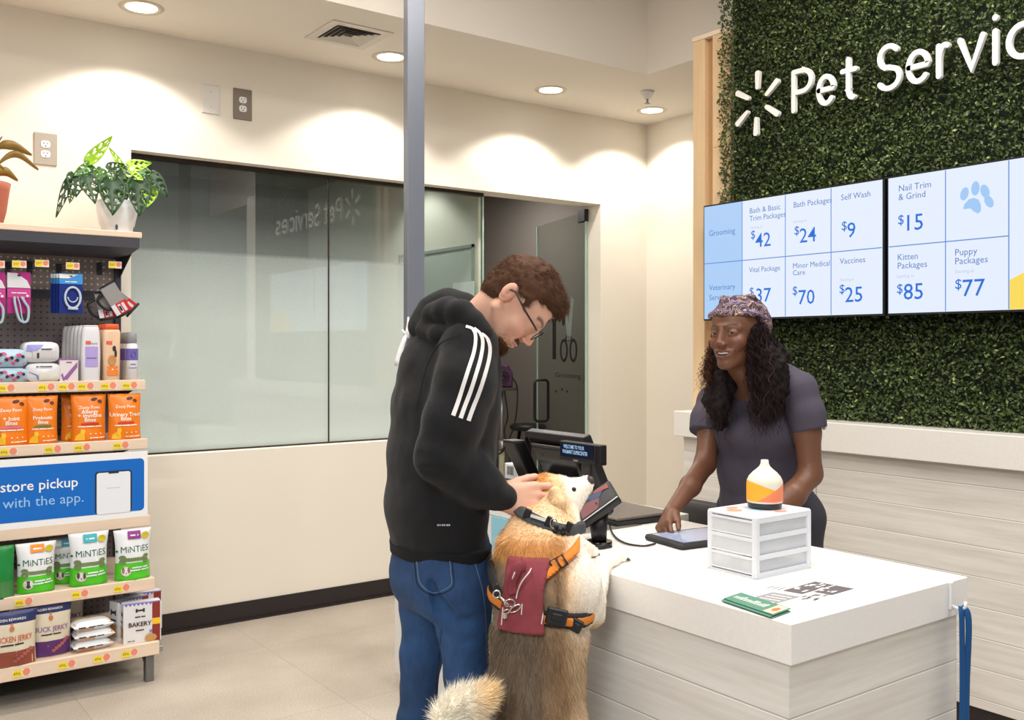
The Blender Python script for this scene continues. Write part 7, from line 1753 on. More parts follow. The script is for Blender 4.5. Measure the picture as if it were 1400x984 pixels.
L_ = np.where(headm, .010, .018); L_ = np.where(headm & (hx > .03), .006, L_); L_ = np.where(tailm, .030, L_); ruff = (~headm) & (zz > J(738,772,2.3).z) & ~arm; L_ = np.where(ruff, .022, L_); L_ = np.where(((rp @ R_) > float(J(768,750,2.4) @ RIGHT)) & (zz > .85), .009, L_); L_ = np.where(arm, .005, L_)
nd = np.linalg.norm(rp-np.array(J(806,657.5,2.478)), axis=1); L_ = np.where(nd < .018, .0015, L_)
gpc = J(745,845,2.17); gn = (UP+RIGHT*.22).normalized(); girth = np.abs((rp-np.array(gpc)) @ np.array(gn)) < .020
u_, d_ = rp @ R_, rp @ np.array(LOOK); px_ = u_/d_*F+CX; pan = (px_ > 672) & (px_ < 757) & (zz < J(715,762,2.2).z) & (zz > J(715,860,2.2).z) & (d_ < 2.30)
colr = (np.abs((rp-np.array(J(745,709,2.345))) @ np.array((UP*.95+RIGHT*.31).normalized())) < .014) & (zz > .95)
nst = (np.abs((rp-np.array(J(770,765,2.22))) @ np.array((UP*.85-RIGHT*.52).normalized())) < .012) & (px_ > 744) & (px_ < 795) & (d_ < 2.42)
L_ = np.where(girth | pan | colr | nst, .004, L_)
nw = np.where(headm, .35, .42)[:, None]; nw = np.where(tailm[:, None], .9, nw)
t_ = flow-nn_*(flow*nn_).sum(1)[:, None]; t_ /= np.maximum(np.linalg.norm(t_, axis=1), .2)[:, None]
cl_ = vnoise(rp, 45, 6, 2)[:, None]; side = np.cross(nn_, t_)
dd = t_+nn_*nw+side*cl_*.35+rng.normal(0, .12, rp.shape)
cc = dog_col(rp)*(.80+.40*rng.random((len(rp), 1)))
blades('fur', rp-nn_*.001-np.array(dog.location), dd, L_*(.65+.6*rng.random(len(rp))),   .0013, M_FUR, db, cc, curl=.12, seg=2, rng=rng)['kind'] = 'stuff'
# folded right ear
ES = Sdf(); ES.chain([J(759,674,2.385), J(764,688,2.372), J(763,697,2.37), J(757,706,2.375)], [.017,.0175,.013,.005], .006, flat=(LOOK, .6))
eo, EP, EQ = body_mesh('ear', ES, .004, [], M_FUR, dog, 1, None, lambda P: np.tile(lin((240,206,160)), (len(P), 1))*(1+.12*vnoise(P, 120, 3))[:, None])
en = vnormals(EP, EQ); ep, ei = sample_surface(EP, EQ, 4500, rng)
blades('ear_fur', ep-np.array(dog.location), en[ei]*.4+np.array([0,0,-1])-R_*.25+rng.normal(0, .15, ep.shape), .008*(.6+.6*rng.random(len(ep))), .0011, M_FUR, eo, np.array(lin((248,218,174)))[None, :]*(.72+.4*rng.random((len(ep), 1))), curl=.1, seg=2, rng=rng)['kind'] = 'stuff'
# eye
def dpart(name, g, m, par=None, fix=True):
    g.v = [tuple(Vector(v)-dog.location) for v in g.v]; return g.build(name, m, par or dog, fix)
dbv = bvh_of(DP, DQ)
e0 = onto(dbv, 784.5, 669, .0); g = MB()
def ball(g, c, r, mi=0, n=12, sc=(1,1,1)): g.lathe([(max(.0001, r*math.sin(a)), -r*math.cos(a), mi) for a in [math.pi*k/8 for k in range(9)]], n, mi, Matrix.Translation(c) @ Matrix.Diagonal((*sc, 1)))
if e0: ball(g, e0+LOOK*.001, .0062); dpart('eye', g, mat('dog_eye', (22,14,10), .1))
g = MB(); ball(g, J(807,655,2.478), .0092, sc=(1,1,.8)); dpart('nose', g, mat('dog_nose', (84,70,66), .5))
# claws
for tpx, k0 in ((tp, 4), (tp2, 4)):
    for k in range(4):
        a = tpx+LOOK*((.006 if tpx is tp else .009)*k-(.012 if tpx is tp else .018))+RIGHT*(.024 if tpx is tp else .018)+Vector((0,0,-.008)); g = MB(); g.tube([a-RIGHT*.004, a+RIGHT*.003, a+RIGHT*.007+Vector((0,0,-.002))], [.0026,.0022,.0006], 6); dpart('claw', g, mat('claw_dark', (60,50,46), .4))
# ---------------------------------------------------------------- harness
M_HRN = mat('harness_maroon', (136,58,66), .85, bump=.5, bscale=300, var=.1, vscale=25); M_HO = mat('strap_orange', (222,128,40), .7, bump=.4, bscale=400); M_HB = mat('strap_black', (30,28,32), .7, bump=.3, bscale=400); M_PIPE = mat('piping_white', (224,206,204), .6)
TR = Sdf(); TR.p = list(G.p[:6])
har = bpy.data.objects.new('harness', None); COL.objects.link(har); har.parent = dog
class _W:   # wrapper so that parts under the harness use the dog's origin
    pass
def hpart(name, S, h, m, clip, infl, disp=None):
    P, Q = S.mesh(h, (), clip, infl); P = smooth_pts(P, Q, 1); 
    if disp is not None: P = P+vnormals(P, Q)*disp(P)[:, None]
    return npmesh(name, P-np.array(dog.location), Q, m, har), P, Q
lu = lambda X, Y, Z: (X*RIGHT.x+Y*RIGHT.y)      # lateral coordinate
ld_ = lambda X, Y, Z: (X*LOOK.x+Y*LOOK.y)
def Lx(px, d=2.17): return (px-CX)/F*d
def panel_clip(X, Y, Z):
    u = lu(X,Y,Z); d = ld_(X,Y,Z); px = u/d*F+CX; zt = J(715,764,2.2).z; zb_ = J(715,858,2.2).z
    tz = (zt-Z)/(zt-zb_)                                # 0 at top, 1 at the bottom
    rgt = 752-10*np.clip(tz/.45, 0, 1)+2*np.clip((tz-.45)/.55, 0, 1); lft = 694-14*tz-4*np.sin(tz*3.1)*0
    s = 2.2/F
    return np.maximum.reduce([(px-rgt)*s, (lft-px)*s, Z-zt, zb_-Z, d-2.30])
HPn, hpP, hpQ = hpart('back_panel', TR, .0045, M_HRN, panel_clip, .021, lambda P: .003*vnoise(P, 24, 3, 2))
pb = bvh_of(hpP, hpQ)
def ring_clip(p0, nrm_, hw, extra=None):
    nrm_ = Vector(nrm_).normalized(); p0 = Vector(p0)
    def f(X, Y, Z):
        a = (X-p0.x)*nrm_.x+(Y-p0.y)*nrm_.y+(Z-p0.z)*nrm_.z; r = np.abs(a)-hw
        return r if extra is None else np.maximum(r, extra(X, Y, Z))
    return f
# girth strap
gp = J(745,845,2.17); hpart('girth_strap', TR, .0045, M_HB, ring_clip(gp, UP+RIGHT*.22, .0165), .011)
hpart('girth_webbing', TR, .0045, M_HO, ring_clip(gp, UP+RIGHT*.22, .0095), .014)
allb = Sdf(); allb.p = list(G.p)
# orange neck strap from the panel's top right to the front of the chest
def nstrap(X, Y, Z):
    d = ld_(X,Y,Z); px = lu(X,Y,Z)/d*F+CX; return np.maximum.reduce([(px-793)*.0017, (744-px)*.0017, d-2.42])
NS = Sdf(); NS.p = [q for q in G.p if q[6] == 'u']
ns0 = J(770,765,2.22); nn0 = (UP*.85-RIGHT*.52).normalized()
hpart('neck_strap', NS, .0045, M_HO, ring_clip(ns0, nn0, .0085, nstrap), .015)
def flat_strip(name, pts, w, m, par=None, th=.0018):
    """strap: world points, width in metres, lies facing the camera side"""
    g = MB(); g.tube(bez(pts, 5), [(th, w/2)]*((len(pts)-1)*5+1), 8, flat=tuple(-LOOK)); return dpart(name, g, m, par)
def onb(px, py, lift, bv=None):
    q = onto(bv or pb, px, py, lift); return q if q is not None else J(px, py, 2.13)
def hsmall(name, g, m, fix=True): return dpart(name, g, m, har, fix)
# buckles
def buckle(px, py, wx, wz, ang_, d0):
    g = MB(); M = Matrix.Translation(J(px, py, d0)) @ Matrix((RIGHT, LOOK, UP)).transposed().to_4x4() @ Matrix.Rotation(ang_, 4, 'Y')
    g.box((-wx,-.006,-wz), (wx,.006,wz), bev=.003, M=M); g.box((-wx*.5,-.009,-wz*.45), (wx*.5,-.005,wz*.45), bev=.002, M=M); return hsmall('buckle', g, M_BLACK)
def surf_d(px, py):
    q = onto(dbv, px, py, 0); return (q.x*LOOK.x+q.y*LOOK.y) if q else 2.2
buckle(761, 843, .024, .019, .22, surf_d(761, 843)-.022); buckle(788, 855, .014, .015, .5, surf_d(786, 852)-.02)
for px_, py_, a_ in ((759,772,-.55),(768,767,-.55)):
    g = MB(); M = Matrix.Translation(J(px_, py_, surf_d(px_, py_)-.018)) @ Matrix((RIGHT, LOOK, UP)).transposed().to_4x4() @ Matrix.Rotation(a_, 4, 'Y')
    g.tube([M @ Vector(p) for p in ((-.008,0,-.013),(-.008,0,.013),(.008,0,.013),(.008,0,-.013),(-.008,0,-.013))], .0028, 6, cap=False); hsmall('strap_slider', g, M_BLACK)
g = MB(); c = J(788,756,2.335); g.tube([c+RIGHT*.010*math.cos(a)+UP*.017*math.sin(a)-LOOK*.004*math.cos(a) for a in [math.radians(k*24) for k in range(16)]], .0075, 8, cap=False); hsmall('chest_loop', g, M_HRN)
# grab handle with white piping
for i, (off, m, w) in enumerate(((0, M_HRN, .016),)):
    pts = [onb(703,812,.004), onb(702,800,.010), onb(708,790,.022), onb(714,782,.028), onb(719,778,.018), onb(716,770,.006)]
    flat_strip('grab_handle', pts, .024, M_HRN, har, .003)
for pts in ([(712,777),(711,784),(708,791),(701,797),(698,812)], [(727,779),(725,786),(717,797),(710,808),(708,818)]):
    g = MB(); g.tube(bez([onb(x, y, .026 if 0 < i < 3 else .008) for i, (x, y) in enumerate(pts)], 6), .0016, 6); hsmall('handle_piping', g, M_PIPE)
for pts in ([(744,826),(742,840),(740,853)], [(752,768),(753,780),(752,790)], [(688,830),(687,842),(686,854)], [(714,825),(713,840)]):
    g = MB(); drape(g, pb, pts, 1.5, .0012); hsmall('piping', g, M_PIPE, False)
# metal rings on the panel
M_RING = mat('ring_steel', (206,200,192), .25, metal=.9)
for (px_, py_, r_, a0) in ((700,824,.012,0),(707,831,.012,.6),(696,835,.007,.2)):
    c = onb(px_, py_, .010); g = MB(); g.tube([c+RIGHT*r_*math.cos(a)+UP*r_*.8*math.sin(a+a0)-LOOK*.004*math.sin(a) for a in [math.radians(k*24) for k in range(16)]], .0018, 6, cap=False); hsmall('ring', g, M_RING)
c = onb(694, 840, .010); g = MB(); g.box(c-Vector((.005,.004,.008)), c+Vector((.005,.004,.006)), bev=.002); hsmall('tag', g, M_RING)
g = MB(); c = J(797,862,2.36); g.tube([c+RIGHT*.004*math.cos(a)+UP*.014*math.sin(a) for a in [math.radians(k*24) for k in range(16)]], .002, 6, cap=False); hsmall('ring', g, M_RING)
# ---------------------------------------------------------------- collar
col_ = bpy.data.objects.new('collar', None); COL.objects.link(col_); col_.parent = dog
CN = Sdf(); CN.p = [q for q in G.p if q[6] == 'u' and (q[0] == 'e' and (q[1][2] > 1.05) or q[0] == 'c' and min(q[1][2], q[2][2]) > .97 and q[1][0] > 0)]
cn0 = J(745,709,2.345); cnn = (UP*.95+RIGHT*.31).normalized()
P_, Q_ = CN.mesh(.004, (), ring_clip(cn0, cnn, .0105), .012); npmesh('collar_band', smooth_pts(P_, Q_, 1)-np.array(dog.location), Q_, mat('collar_grey', (58,60,62), .7, bump=.5, bscale=300), col_)
cbv = bvh_of(P_, Q_)
def cb(px, py, l): q = onto(cbv, px, py, l); return q if q is not None else J(px, py, 2.36)
g = MB(); drape(g, cbv, [(726,707),(737,710.5),(748,714)], 4.4, .006); dpart('reflective_band', g, mat('collar_reflect', (168,166,160), .4), col_, False)
for (x, y) in ((722,705),(750,715),(775,722)):
    c = cb(x, y, .007); g = MB(); M = Matrix.Translation(c) @ Matrix((RIGHT, LOOK, UP)).transposed().to_4x4() @ Matrix.Rotation(.45, 4, 'Y'); g.box((-.008,-.004,-.012), (.008,.004,.012), bev=.002, M=M); dpart('collar_buckle', g, M_BLACK, col_)
c = cb(756, 718, .008); g = MB(); g.tube([c+RIGHT*.008*math.cos(a)+UP*.012*math.sin(a) for a in [math.radians(k*24) for k in range(16)]], .0016, 6, cap=False); dpart('tag_ring', g, M_RING, col_)
c = cb(761, 727, .016); g = MB(); M = Matrix.Translation(c) @ Matrix((RIGHT, LOOK, UP)).transposed().to_4x4() @ Matrix.Rotation(.25, 4, 'Y') @ Matrix.Scale(.8, 4)
g.box((-.012,-.002,-.005), (.012,.002,.005), bev=.001, M=M)
for sx in (-1, 1):
    for sz in (-1, 1): g.lathe([(.0001,-.002),(.0075,-.002),(.0075,.002),(.0001,.002)], 12, M=M @ Matrix.Translation((sx*.012,0,sz*.0065)) @ Matrix.Rotation(math.pi/2, 4, 'X'))
dpart('bone_tag', g, M_BLACK, col_)
# ---------------------------------------------------------------- leash of the dog
lsh = thing('dog_leash', 'black dog leash with steel clip running from the red harness to the man', 'leash', tuple(J(690,830,2.14)))
def lpart(name, g, m): g.v = [tuple(Vector(v)-lsh.location) for v in g.v]; return g.build(name, m, lsh)
g = MB(); g.tube([J(683,815,2.13), J(690,822,2.125), J(697,828,2.13)], [.003,.0028,.003], 8); g.tube([J(679,812,2.13)+RIGHT*.008*math.cos(a)+UP*.008*math.sin(a) for a in [math.radians(k*30) for k in range(13)]], .002, 6, cap=False); lpart('clip', g, M_RING)
g = MB(); M = Matrix.Translation(J(680,806,2.135)) @ Matrix((RIGHT, LOOK, UP)).transposed().to_4x4() @ Matrix.Rotation(-.5, 4, 'Y'); g.box((-.008,-.004,-.014), (.008,.004,.014), bev=.003, M=M); lpart('leash_end', g, M_BLACK)
g = MB(); g.tube(bez([J(678,802,2.14), J(672,785,2.20), J(669,765,2.35), J(667,748,2.55), J(660,722,2.74), LW+pL*.07], 6), [(.0022,.0095)]*31, 8, flat=tuple(-LOOK)); lpart('strap', g, M_HB)
# ================================================================ WOMAN
wom = thing('person', 'person in dark grey scrubs, long curly hair and patterned head scarf, smiling behind the counter', 'person', tuple(Jz(1045,0,3.22)))
SKD = mat('skin_dark', (110,68,48), .45, sss=.08, vcol='Col', bump=.1, bscale=500, spec=.5)
wf = (RIGHT*-.68+LOOK*-.73).normalized(); wl = UP.cross(wf)          # facing, her left
whx = (RIGHT*-.70+LOOK*-.70+UP*.04).normalized(); WR = basis(whx, UP+RIGHT*-.05); WO = J(1008,456,3.06); WS = .96
W = Sdf(); ww = head_sdf(W, WO, WR, WS, False, smile=1)
wch = J(1040,590,3.20); wnb = J(1028,528,3.17); wpe = Jz(1052,.93,3.24)
W.chain([ww(-.02,0,-.06), ww(-.045,0,-.10), wnb], [.045,.045,.05], .03); W.cap(ww(.0,0,-.085), wnb+wf*.03, .035, .045, .03)
WLS, WRS = J(1088,535,3.05), J(975,548,3.32)
W.chain([wnb+Vector((0,0,-.02)), wch, wpe], [.045,.070,.078], .04, flat=(tuple(wl), 1.3))
WLE, WLW = J(1108,648,3.02), J(1058,697,2.93); WRE, WRW = J(964,634,3.22), J(917,700,3.00)
W.chain([wnb+Vector((0,0,-.03)), WLS, J(1103,590,3.03), WLE, J(1085,676,2.96), WLW], [.035,.040,.042,.036,.036,.024], .02)
W.chain([wnb+Vector((0,0,-.03)), WRS, J(970,590,3.27), WRE, J(944,664,3.12), WRW], [.035,.040,.038,.034,.032,.022], .02)
hand_sdf(W, WRW, (J(905,722,2.93)-WRW), (RIGHT*-.5+UP*.75+LOOK*.2), -LOOK+RIGHT*.2, .86, [(35,45,25),(40,50,30),(45,55,30),(50,55,30)], thumb=(.8,.35,-.35), spread=.2)
hand_sdf(W, WLW, (J(1030,716,2.88)-WLW), (-LOOK*.6+UP*.7), -RIGHT+UP*.2, .86, [(20,30,20)]*4, spread=.3)
WRH, WLH = wpe-wl*.085, wpe+wl*.085
for hp_, px_ in ((WRH, 0), (WLH, 0)):
    W.chain([hp_, Vector((hp_.x,hp_.y,.49))+wf*.02, Vector((hp_.x,hp_.y,.09))], [.09,.055,.038], .03); a = Vector((hp_.x,hp_.y,.04)); W.cap(a-wf*.03, a+wf*.15, .028, .022, .02)
def wcol(P):
    c = skin_col(P, (108,70,50), (124,68,52), WO, WR, WS, None); q = (P-np.array(WO)) @ np.array(WR)/WS
    lip = (np.exp(-((q[:, 2]+.070)/.014)**2)*np.exp(-(q[:, 1]/.026)**4)*(q[:, 0] > .088))[:, None]*.6; return c*(1-lip)+np.array(lin((110,52,50)))*lip
wb, WP, WQ = body_mesh('body', W, .009, [(WO, .12, .0024), (WRW+Vector((0,0,-.03)), .07, .003)], SKD, wom, 1, None, wcol)
eyes(wom, WO, WR, WS, (.9,.25,-.2))
# teeth
g = MB(); pts = []
n = 12
for i in range(n+1):
    a = -1+2*i/n; pts.append((.0930-.0110*a*a, .0310*a, -.0630+.0020*a*a))
vs = [(x,y,z) for x, y, z in pts]+[(x-.001,y*.96,z-.0085*(1-.35*abs(-1+2*i/n)**2)) for i, (x, y, z) in enumerate(pts)]
g.add(vs, [(i,i+1,n+2+i,n+1+i) for i in range(n)], 0, None, True); head_part('teeth', g, mat('teeth', (240,234,226), .25), wom, WO, WR, WS, False)
# ---------------------------------------------------------------- scrub top
M_SCRB_ = mat('scrub_plum_grey', (72,66,78), .85, bump=.35, bscale=500, var=.05, vscale=15)
T_ = Sdf(); fl = tuple(wl)
tt = [(J(1052,755,3.24),.118,1.42),(J(1047,700,3.24),.113,1.40),(J(1041,640,3.22),.105,1.42),(J(1038,590,3.19),.106,1.44),(J(1036,558,3.20),.098,1.45)]
for a, b in zip(tt[:-1], tt[1:]): T_.cap(a[0], b[0], a[1], b[1], .03, flat=(fl, (a[2]+b[2])/2))
T_.ell(J(1020,590,3.13), (.062,.062,.06), None, .04); T_.ell(J(1058,592,3.08), (.058,.058,.058), None, .04)
T_.chain([wnb+Vector((0,0,-.022)), J(1072,520,3.09), J(1092,530,3.05)], [.045,.050,.050], .03); T_.chain([wnb+Vector((0,0,-.03)), WRS], [.045,.050], .03)
la_c, la_d = J(1106,588,3.03), (J(1106,588,3.03)-J(1092,532,3.05)).normalized(); ra_c, ra_d = J(964,592,3.27), (J(964,592,3.27)-WRS).normalized()
# v neck
T_.chain([wnb+wf*.075+Vector((0,0,.03)), wnb+wf*.11+Vector((0,0,-.075))], [.034,.004], .006, 's'); T_.cap(ww(-.03,0,-.06), wnb+Vector((0,0,.02)), .046, .040, .008, 's')

zb_w = J(1050,760,3.2).z
def tclip(X, Y, Z):
    return zb_w-Z
top, TP, TQ = body_mesh('scrub_top', T_, .006, [], M_SCRB_, wom, 2, lambda P: .004*vnoise(P*np.array([1,1,.5]), 12, 4, 2), None, tclip)
tb_ = bvh_of(TP, TQ)
for (pts_, rs_, c_, d_) in (([J(1080,522,3.08), J(1092,532,3.05), J(1102,565,3.035), J(1107,592,3.03)], [.048,.054,.055,.057], la_c, la_d), ([J(985,540,3.30), WRS, J(967,572,3.29), J(963,596,3.27)], [.045,.052,.053,.054], ra_c, ra_d)):
    S = Sdf(); S.chain(pts_, rs_, .02); c0, d0 = c_, d_
    o_, SP, SQ = body_mesh('sleeve', S, .005, [], M_SCRB_, wom, 1, lambda P: .0025*vnoise(P*np.array([1,1,.5]), 14, 6, 2), None, lambda X, Y, Z: (X-c0.x)*d0.x+(Y-c0.y)*d0.y+(Z-c0.z)*d0.z)
for pts in ([(1074,514),(1073,545),(1077,580),(1085,612)], [(1045,530),(1066,517),(1088,512)]):
    g = MB(); drape(g, tb_, pts, 1.1, .0008); g.v = [tuple(Vector(v)-wom.location) for v in g.v]; g.build('seam', mat('scrub_seam', (54,50,60), .9), wom, False)
q = onto(tb_, 1124, 584, .002) or J(1127,583,3.02)
g = MB(); q = J(1127.5,582,3.03); g.box(q+Vector((-.006,-.006,-.012)), q+Vector((.006,.006,.012)), bev=.001); g.v = [tuple(Vector(v)-wom.location) for v in g.v]; g.build('sleeve_tag', M_WHITEP, wom)
# trousers
JT = Sdf(); JT.cap(wpe+Vector((0,0,.05)), wpe, .112, .118, .03, flat=(fl, 1.35))
for hp_ in (WRH, WLH): JT.chain([hp_, Vector((hp_.x,hp_.y,.49))+wf*.02, Vector((hp_.x,hp_.y,.08))], [.105,.085,.075], .03)
body_mesh('scrub_trousers', JT, .009, [], mat('scrub_trousers', (52,50,58), .85, bump=.3, bscale=400), wom, 1, lambda P: .005*vnoise(P, 12, 5, 2))
for hp_ in (WRH, WLH):
    a = Vector((hp_.x,hp_.y,.04)); S = Sdf(); S.chain([a-wf*.04, a+wf*.15], [.045,.036], .02); body_mesh('shoe', S, .008, [], mat('shoe_white', (214,212,208), .6), wom, 1, None, None, lambda X, Y, Z: .002-Z)
# ---------------------------------------------------------------- hair
M_HW = mat('hair_black_brown', (30,20,20), .7, vcol='Col', spec=.2)
HM = Sdf(); Rt = [list(WR.col[k]) for k in range(3)]
HM.ell(ww(-.016,0,.018), [.092*WS,.080*WS,.084*WS], Rt, .02)
HM.chain([ww(-.03,.060,-.02), J(1047,500,3.02), J(1052,530,3.02), J(1044,562,3.00)], [.032,.058,.052,.030], .03)
HM.chain([ww(-.06,.03,-.03), J(1052,494,3.12), J(1058,530,3.10)], [.045,.058,.045], .03)
HM.chain([ww(-.03,-.070,.0), J(985,520,3.17), J(978,548,3.14), J(984,580,3.12)], [.034,.036,.036,.024], .03)
HM.chain([ww(-.01,-.074,-.04), J(992,528,3.10), J(986,560,3.08)], [.026,.032,.026], .02)
HM.cap(ww(.0,.0,-.12), ww(-.03,0,-.16), .02, .02, .01, 's')
def wh_clip(X, Y, Z):
    x, y, z = local(WO, WR, WS, X, Y, Z)
    face = np.where((z > -.135), (x-.030+.25*np.maximum(np.abs(y)-.05, 0)), -1.)          # nothing grows in front of the face
    return face
hm, HMP, HMQ = body_mesh('hair', HM, .006, [], M_HW, wom, 1, lambda P: .008*vnoise(P, 34, 3, 2)+.007*vnoise(P, 85, 4), lambda P: np.tile(lin((24,16,17)), (len(P), 1))*(1+.3*vnoise(P, 60, 3))[:, None], wh_clip)
rng = np.random.default_rng(33)
def curls(n, starts, mids, ends, spread, rad, width, cols, name, turns=6):
    """helical locks following a hanging path"""
    VS = []; FS = []; CC = []
    for i in range(n):
        a = starts(rng); b = mids(rng); c = ends(rng); K = 66; pts = []
        ph = rng.uniform(0, 6.28); tu = turns*rng.uniform(.7, 1.3); rr = rad*rng.uniform(.5, 1.3); stop = rng.uniform(.6, 1.0)
        for k in range(K+1):
            t = k/K*stop; p = a*(1-t)**2+b*2*t*(1-t)+c*t*t; am = rr*min(1, t*4)
            p = p+np.array(RIGHT)*math.cos(ph+tu*6.28*t)*am+np.array(LOOK)*math.sin(ph+tu*6.28*t)*am+np.array([0,0,1])*math.cos(ph*2+tu*6.28*t)*am*.3; pts.append(p)
        o = len(VS); cc = cols[rng.integers(len(cols))]*rng.uniform(.6, 1.4)
        w0 = width*rng.uniform(.6, 1.3)
        for k, p in enumerate(pts):
            d = pts[min(k+1, K)]-pts[max(k-1, 0)]; d = d/np.linalg.norm(d); s_ = np.cross(d, np.array([.3,.2,.9])); s_ /= np.linalg.norm(s_)+1e-9; u_ = np.cross(d, s_); wv = w0*(1-.7*(k/K)**3)
            for m_ in range(3): an = 2.094*m_; VS.append(p+s_*math.cos(an)*wv+u_*math.sin(an)*wv); CC.append(cc)
        for k in range(K):
            for m_ in range(3): FS.append((o+k*3+m_, o+k*3+(m_+1) % 3, o+(k+1)*3+(m_+1) % 3, o+(k+1)*3+m_))
    ob = npmesh(name, np.array(VS)-np.array(wom.location), np.array(FS), M_HW, hm, np.array(CC)); ob['kind'] = 'stuff'; return ob
def rnd(c, s): c = np.array(c); s = np.array(s); return lambda r: c+np.array(RIGHT)*r.normal()*s[0]+np.array(LOOK)*r.normal()*s[1]+np.array([0,0,1])*r.normal()*s[2]
dk = [np.array(lin((38,24,24))), np.array(lin((52,34,32))), np.array(lin((28,18,19)))]; lt = [np.array(lin((70,42,30))), np.array(lin((120,76,50))), np.array(lin((48,30,26)))]
curls(560, rnd(ww(-.03,.066,-.005), (.012,.02,.012)), rnd(J(1052,495,3.02), (.030,.05,.02)), rnd(J(1044,590,3.0), (.034,.04,.035)), 0, .0075, .0012, dk, 'curls')
curls(330, rnd(ww(-.05,.03,.01), (.02,.02,.015)), rnd(J(1072,490,3.10), (.02,.03,.02)), rnd(J(1066,560,3.06), (.028,.03,.03)), 0, .008, .0012, dk, 'curls')
curls(330, rnd(ww(-.02,-.064,.0), (.01,.015,.012)), rnd(J(990,515,3.12), (.014,.02,.02)), rnd(J(980,592,3.08), (.026,.03,.030)), 0, .007, .0012, dk, 'curls')
curls(120, rnd(ww(.0,-.068,.0), (.008,.01,.015)), rnd(J(968,485,3.16), (.012,.02,.02)), rnd(J(961,545,3.14), (.014,.02,.035)), 0, .007, .0010, lt, 'curls', 8)
curls(170, rnd(ww(-.005,.069,.022), (.010,.006,.012)), rnd(J(1033,484,2.99), (.014,.02,.02)), rnd(J(1038,570,2.99), (.022,.03,.035)), 0, .007, .0012, dk, 'curls')
curls(60, rnd(ww(.005,.07,.02), (.006,.008,.012)), rnd(J(1024,480,2.98), (.010,.01,.02)), rnd(J(1030,560,2.98), (.02,.02,.04)), 0, .008, .0012, dk, 'curls')
# ---------------------------------------------------------------- head scarf
def scarf_mat():
    m = mat('scarf_print', (84,62,84), .7); nt = m.node_tree; b = nt.nodes['Principled BSDF']; N = nt.nodes.new; L = nt.links.new
    tc = N('ShaderNodeTexCoord'); wv = N('ShaderNodeTexNoise'); wv.inputs['Scale'].default_value = 24; wv.inputs['Detail'].default_value = 2; wv.inputs['Distortion'].default_value = 2.2; L(tc.outputs['Object'], wv.inputs['Vector'])
    r = N('ShaderNodeValToRGB'); r.color_ramp.interpolation = 'CONSTANT'; e = r.color_ramp.elements; e[0].position = 0; e[0].color = (*lin((44,28,44)), 1); e[1].position = .42; e[1].color = (*lin((92,68,98)), 1)
    for p, c in ((.47,(190,156,112)),(.50,(58,38,58)),(.57,(140,120,156)),(.60,(52,34,50)),(.67,(196,176,160))):
        q = e.new(p); q.color = (*lin(c), 1)
    L(wv.outputs['Fac'], r.inputs['Fac']); L(r.outputs['Color'], b.inputs['Base Color']); return m
SCF = Sdf(); SCF.ell(ww(-.026,0,.032), [.112*WS,.094*WS,.098*WS], Rt, .02); SCF.ell(ww(.034,0,.040), [.0555*WS,.065*WS,.058*WS], Rt, .02)
for k, (a, b, c_) in enumerate((((.088,.0,.062),(.03,.078,.058),(-.06,.072,.02)),((.080,.0,.085),(.02,.070,.088),(-.07,.060,.055)),((.055,.0,.108),(-.0,.055,.115),(-.075,.045,.085)),((.088,.0,.062),(.04,-.070,.058),(-.05,-.074,.03)),((.060,-.02,.104),(.0,-.05,.115),(-.07,-.04,.09)))):
    SCF.chain([ww(*a), ww(*b), ww(*c_)], [.008,.012,.010], .012)
SCF.chain([ww(-.125,.03,-.02), ww(-.140,.045,-.035), ww(-.145,.06,-.055)], [.020,.016,.007], .012); SCF.ell(ww(-.10,.0,.03), (.026,.026,.024), None, .01)
def sc_clip(X, Y, Z):
    x, y, z = local(WO, WR, WS, X, Y, Z); line = np.where(x > 0, .052+.0*x, .052+(x)*.80); return np.where(x < -.125, -1, (line-z)*.75)
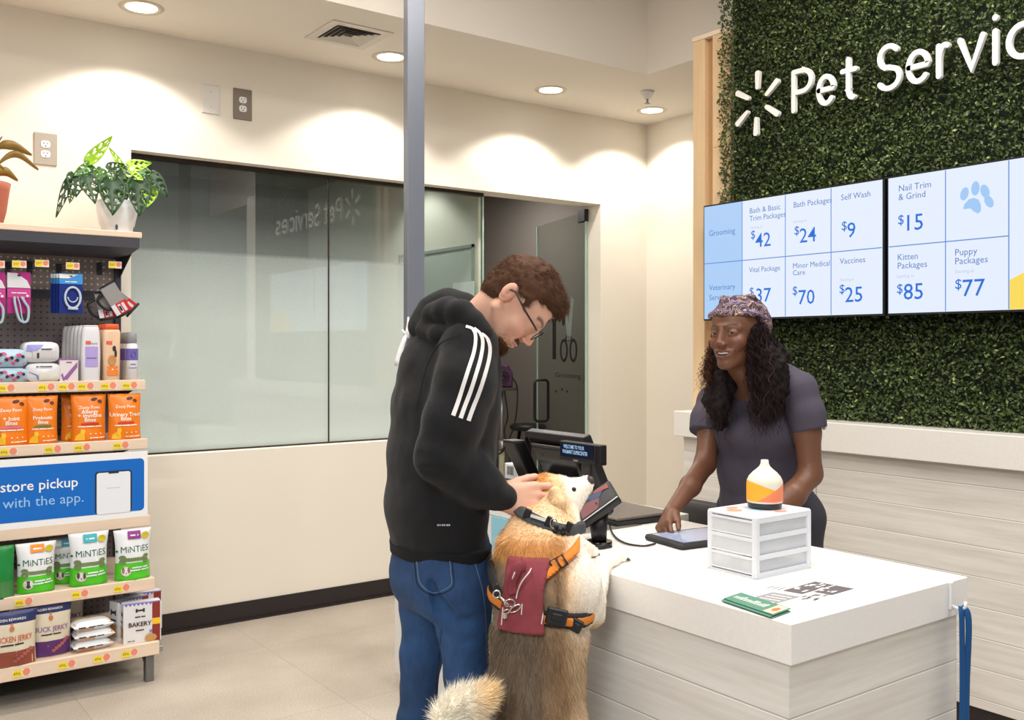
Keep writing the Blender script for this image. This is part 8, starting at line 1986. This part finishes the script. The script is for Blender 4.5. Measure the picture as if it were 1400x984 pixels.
body_mesh('head_scarf', SCF, .0042, [], scarf_mat(), wom, 1, lambda P: .0025*vnoise(P, 60, 3, 2), None, sc_clip)
# ================================================================ camera, lights, world
cd = bpy.data.cameras.new('camera'); cam = bpy.data.objects.new('camera', cd); COL.objects.link(cam)
cam.location = (0, 0, CAMH); cam.rotation_euler = (math.pi/2, 0, _a-math.pi/2)
cd.sensor_width = 36; cd.lens = F/1400*36; cd.shift_y = -18/1400; cd.clip_start = .05
SC.camera = cam
def area(loc, sx, sy, e, col=(1,1,1), rot=(0,0,0)):  # unseen fill lamps added for general brightness; no panel fixtures exist
    l = bpy.data.lights.new('area', 'AREA'); l.shape = 'RECTANGLE'; l.size = sx; l.size_y = sy; l.energy = e; l.color = col
    o = bpy.data.objects.new('unseen_fill_lamp', l); COL.objects.link(o); o.location = loc; o.rotation_euler = rot; return o
area((.6,1.6,3.72), 1.2, .6, 38, (1,.95,.89)); area((2.6,1.9,3.72), 1.2, .6, 46, (1,.95,.89)); area((1.2,3.2,3.72), 1.2, .6, 36, (1,.95,.89))
area((-2.6,-1.4,3.6), 2.4, 1.2, 290, (.91,.96,1)); area((2.6,.5,3.7), 1.6, .7, 52, (.97,.98,1))
sl = bpy.data.lights.new('can', 'SPOT'); sl.energy = 26; sl.spot_size = math.radians(112); sl.spot_blend = .4; sl.shadow_soft_size = .05; sl.color = (.97,1,.96)
so = bpy.data.objects.new('inner_can_lamp', sl); COL.objects.link(so); so.location = (3.25,5.95,2.88)
area((1.6,6.6,2.88), 1.6, .8, 16, (.92,1,.97)); area((4.4,6.4,2.88), .4, .4, 22, (1,.98,.95))
w = bpy.data.worlds.new('world'); SC.world = w; w.use_nodes = True
w.node_tree.nodes['Background'].inputs[0].default_value = (.92,.95,1,1); w.node_tree.nodes['Background'].inputs[1].default_value = .30
SC.view_settings.view_transform = 'Standard'; SC.view_settings.look = 'None'; SC.view_settings.gamma = 1; SC.view_settings.use_curve_mapping = False
SC.view_settings.exposure = 0
SC.cycles.use_denoising = True
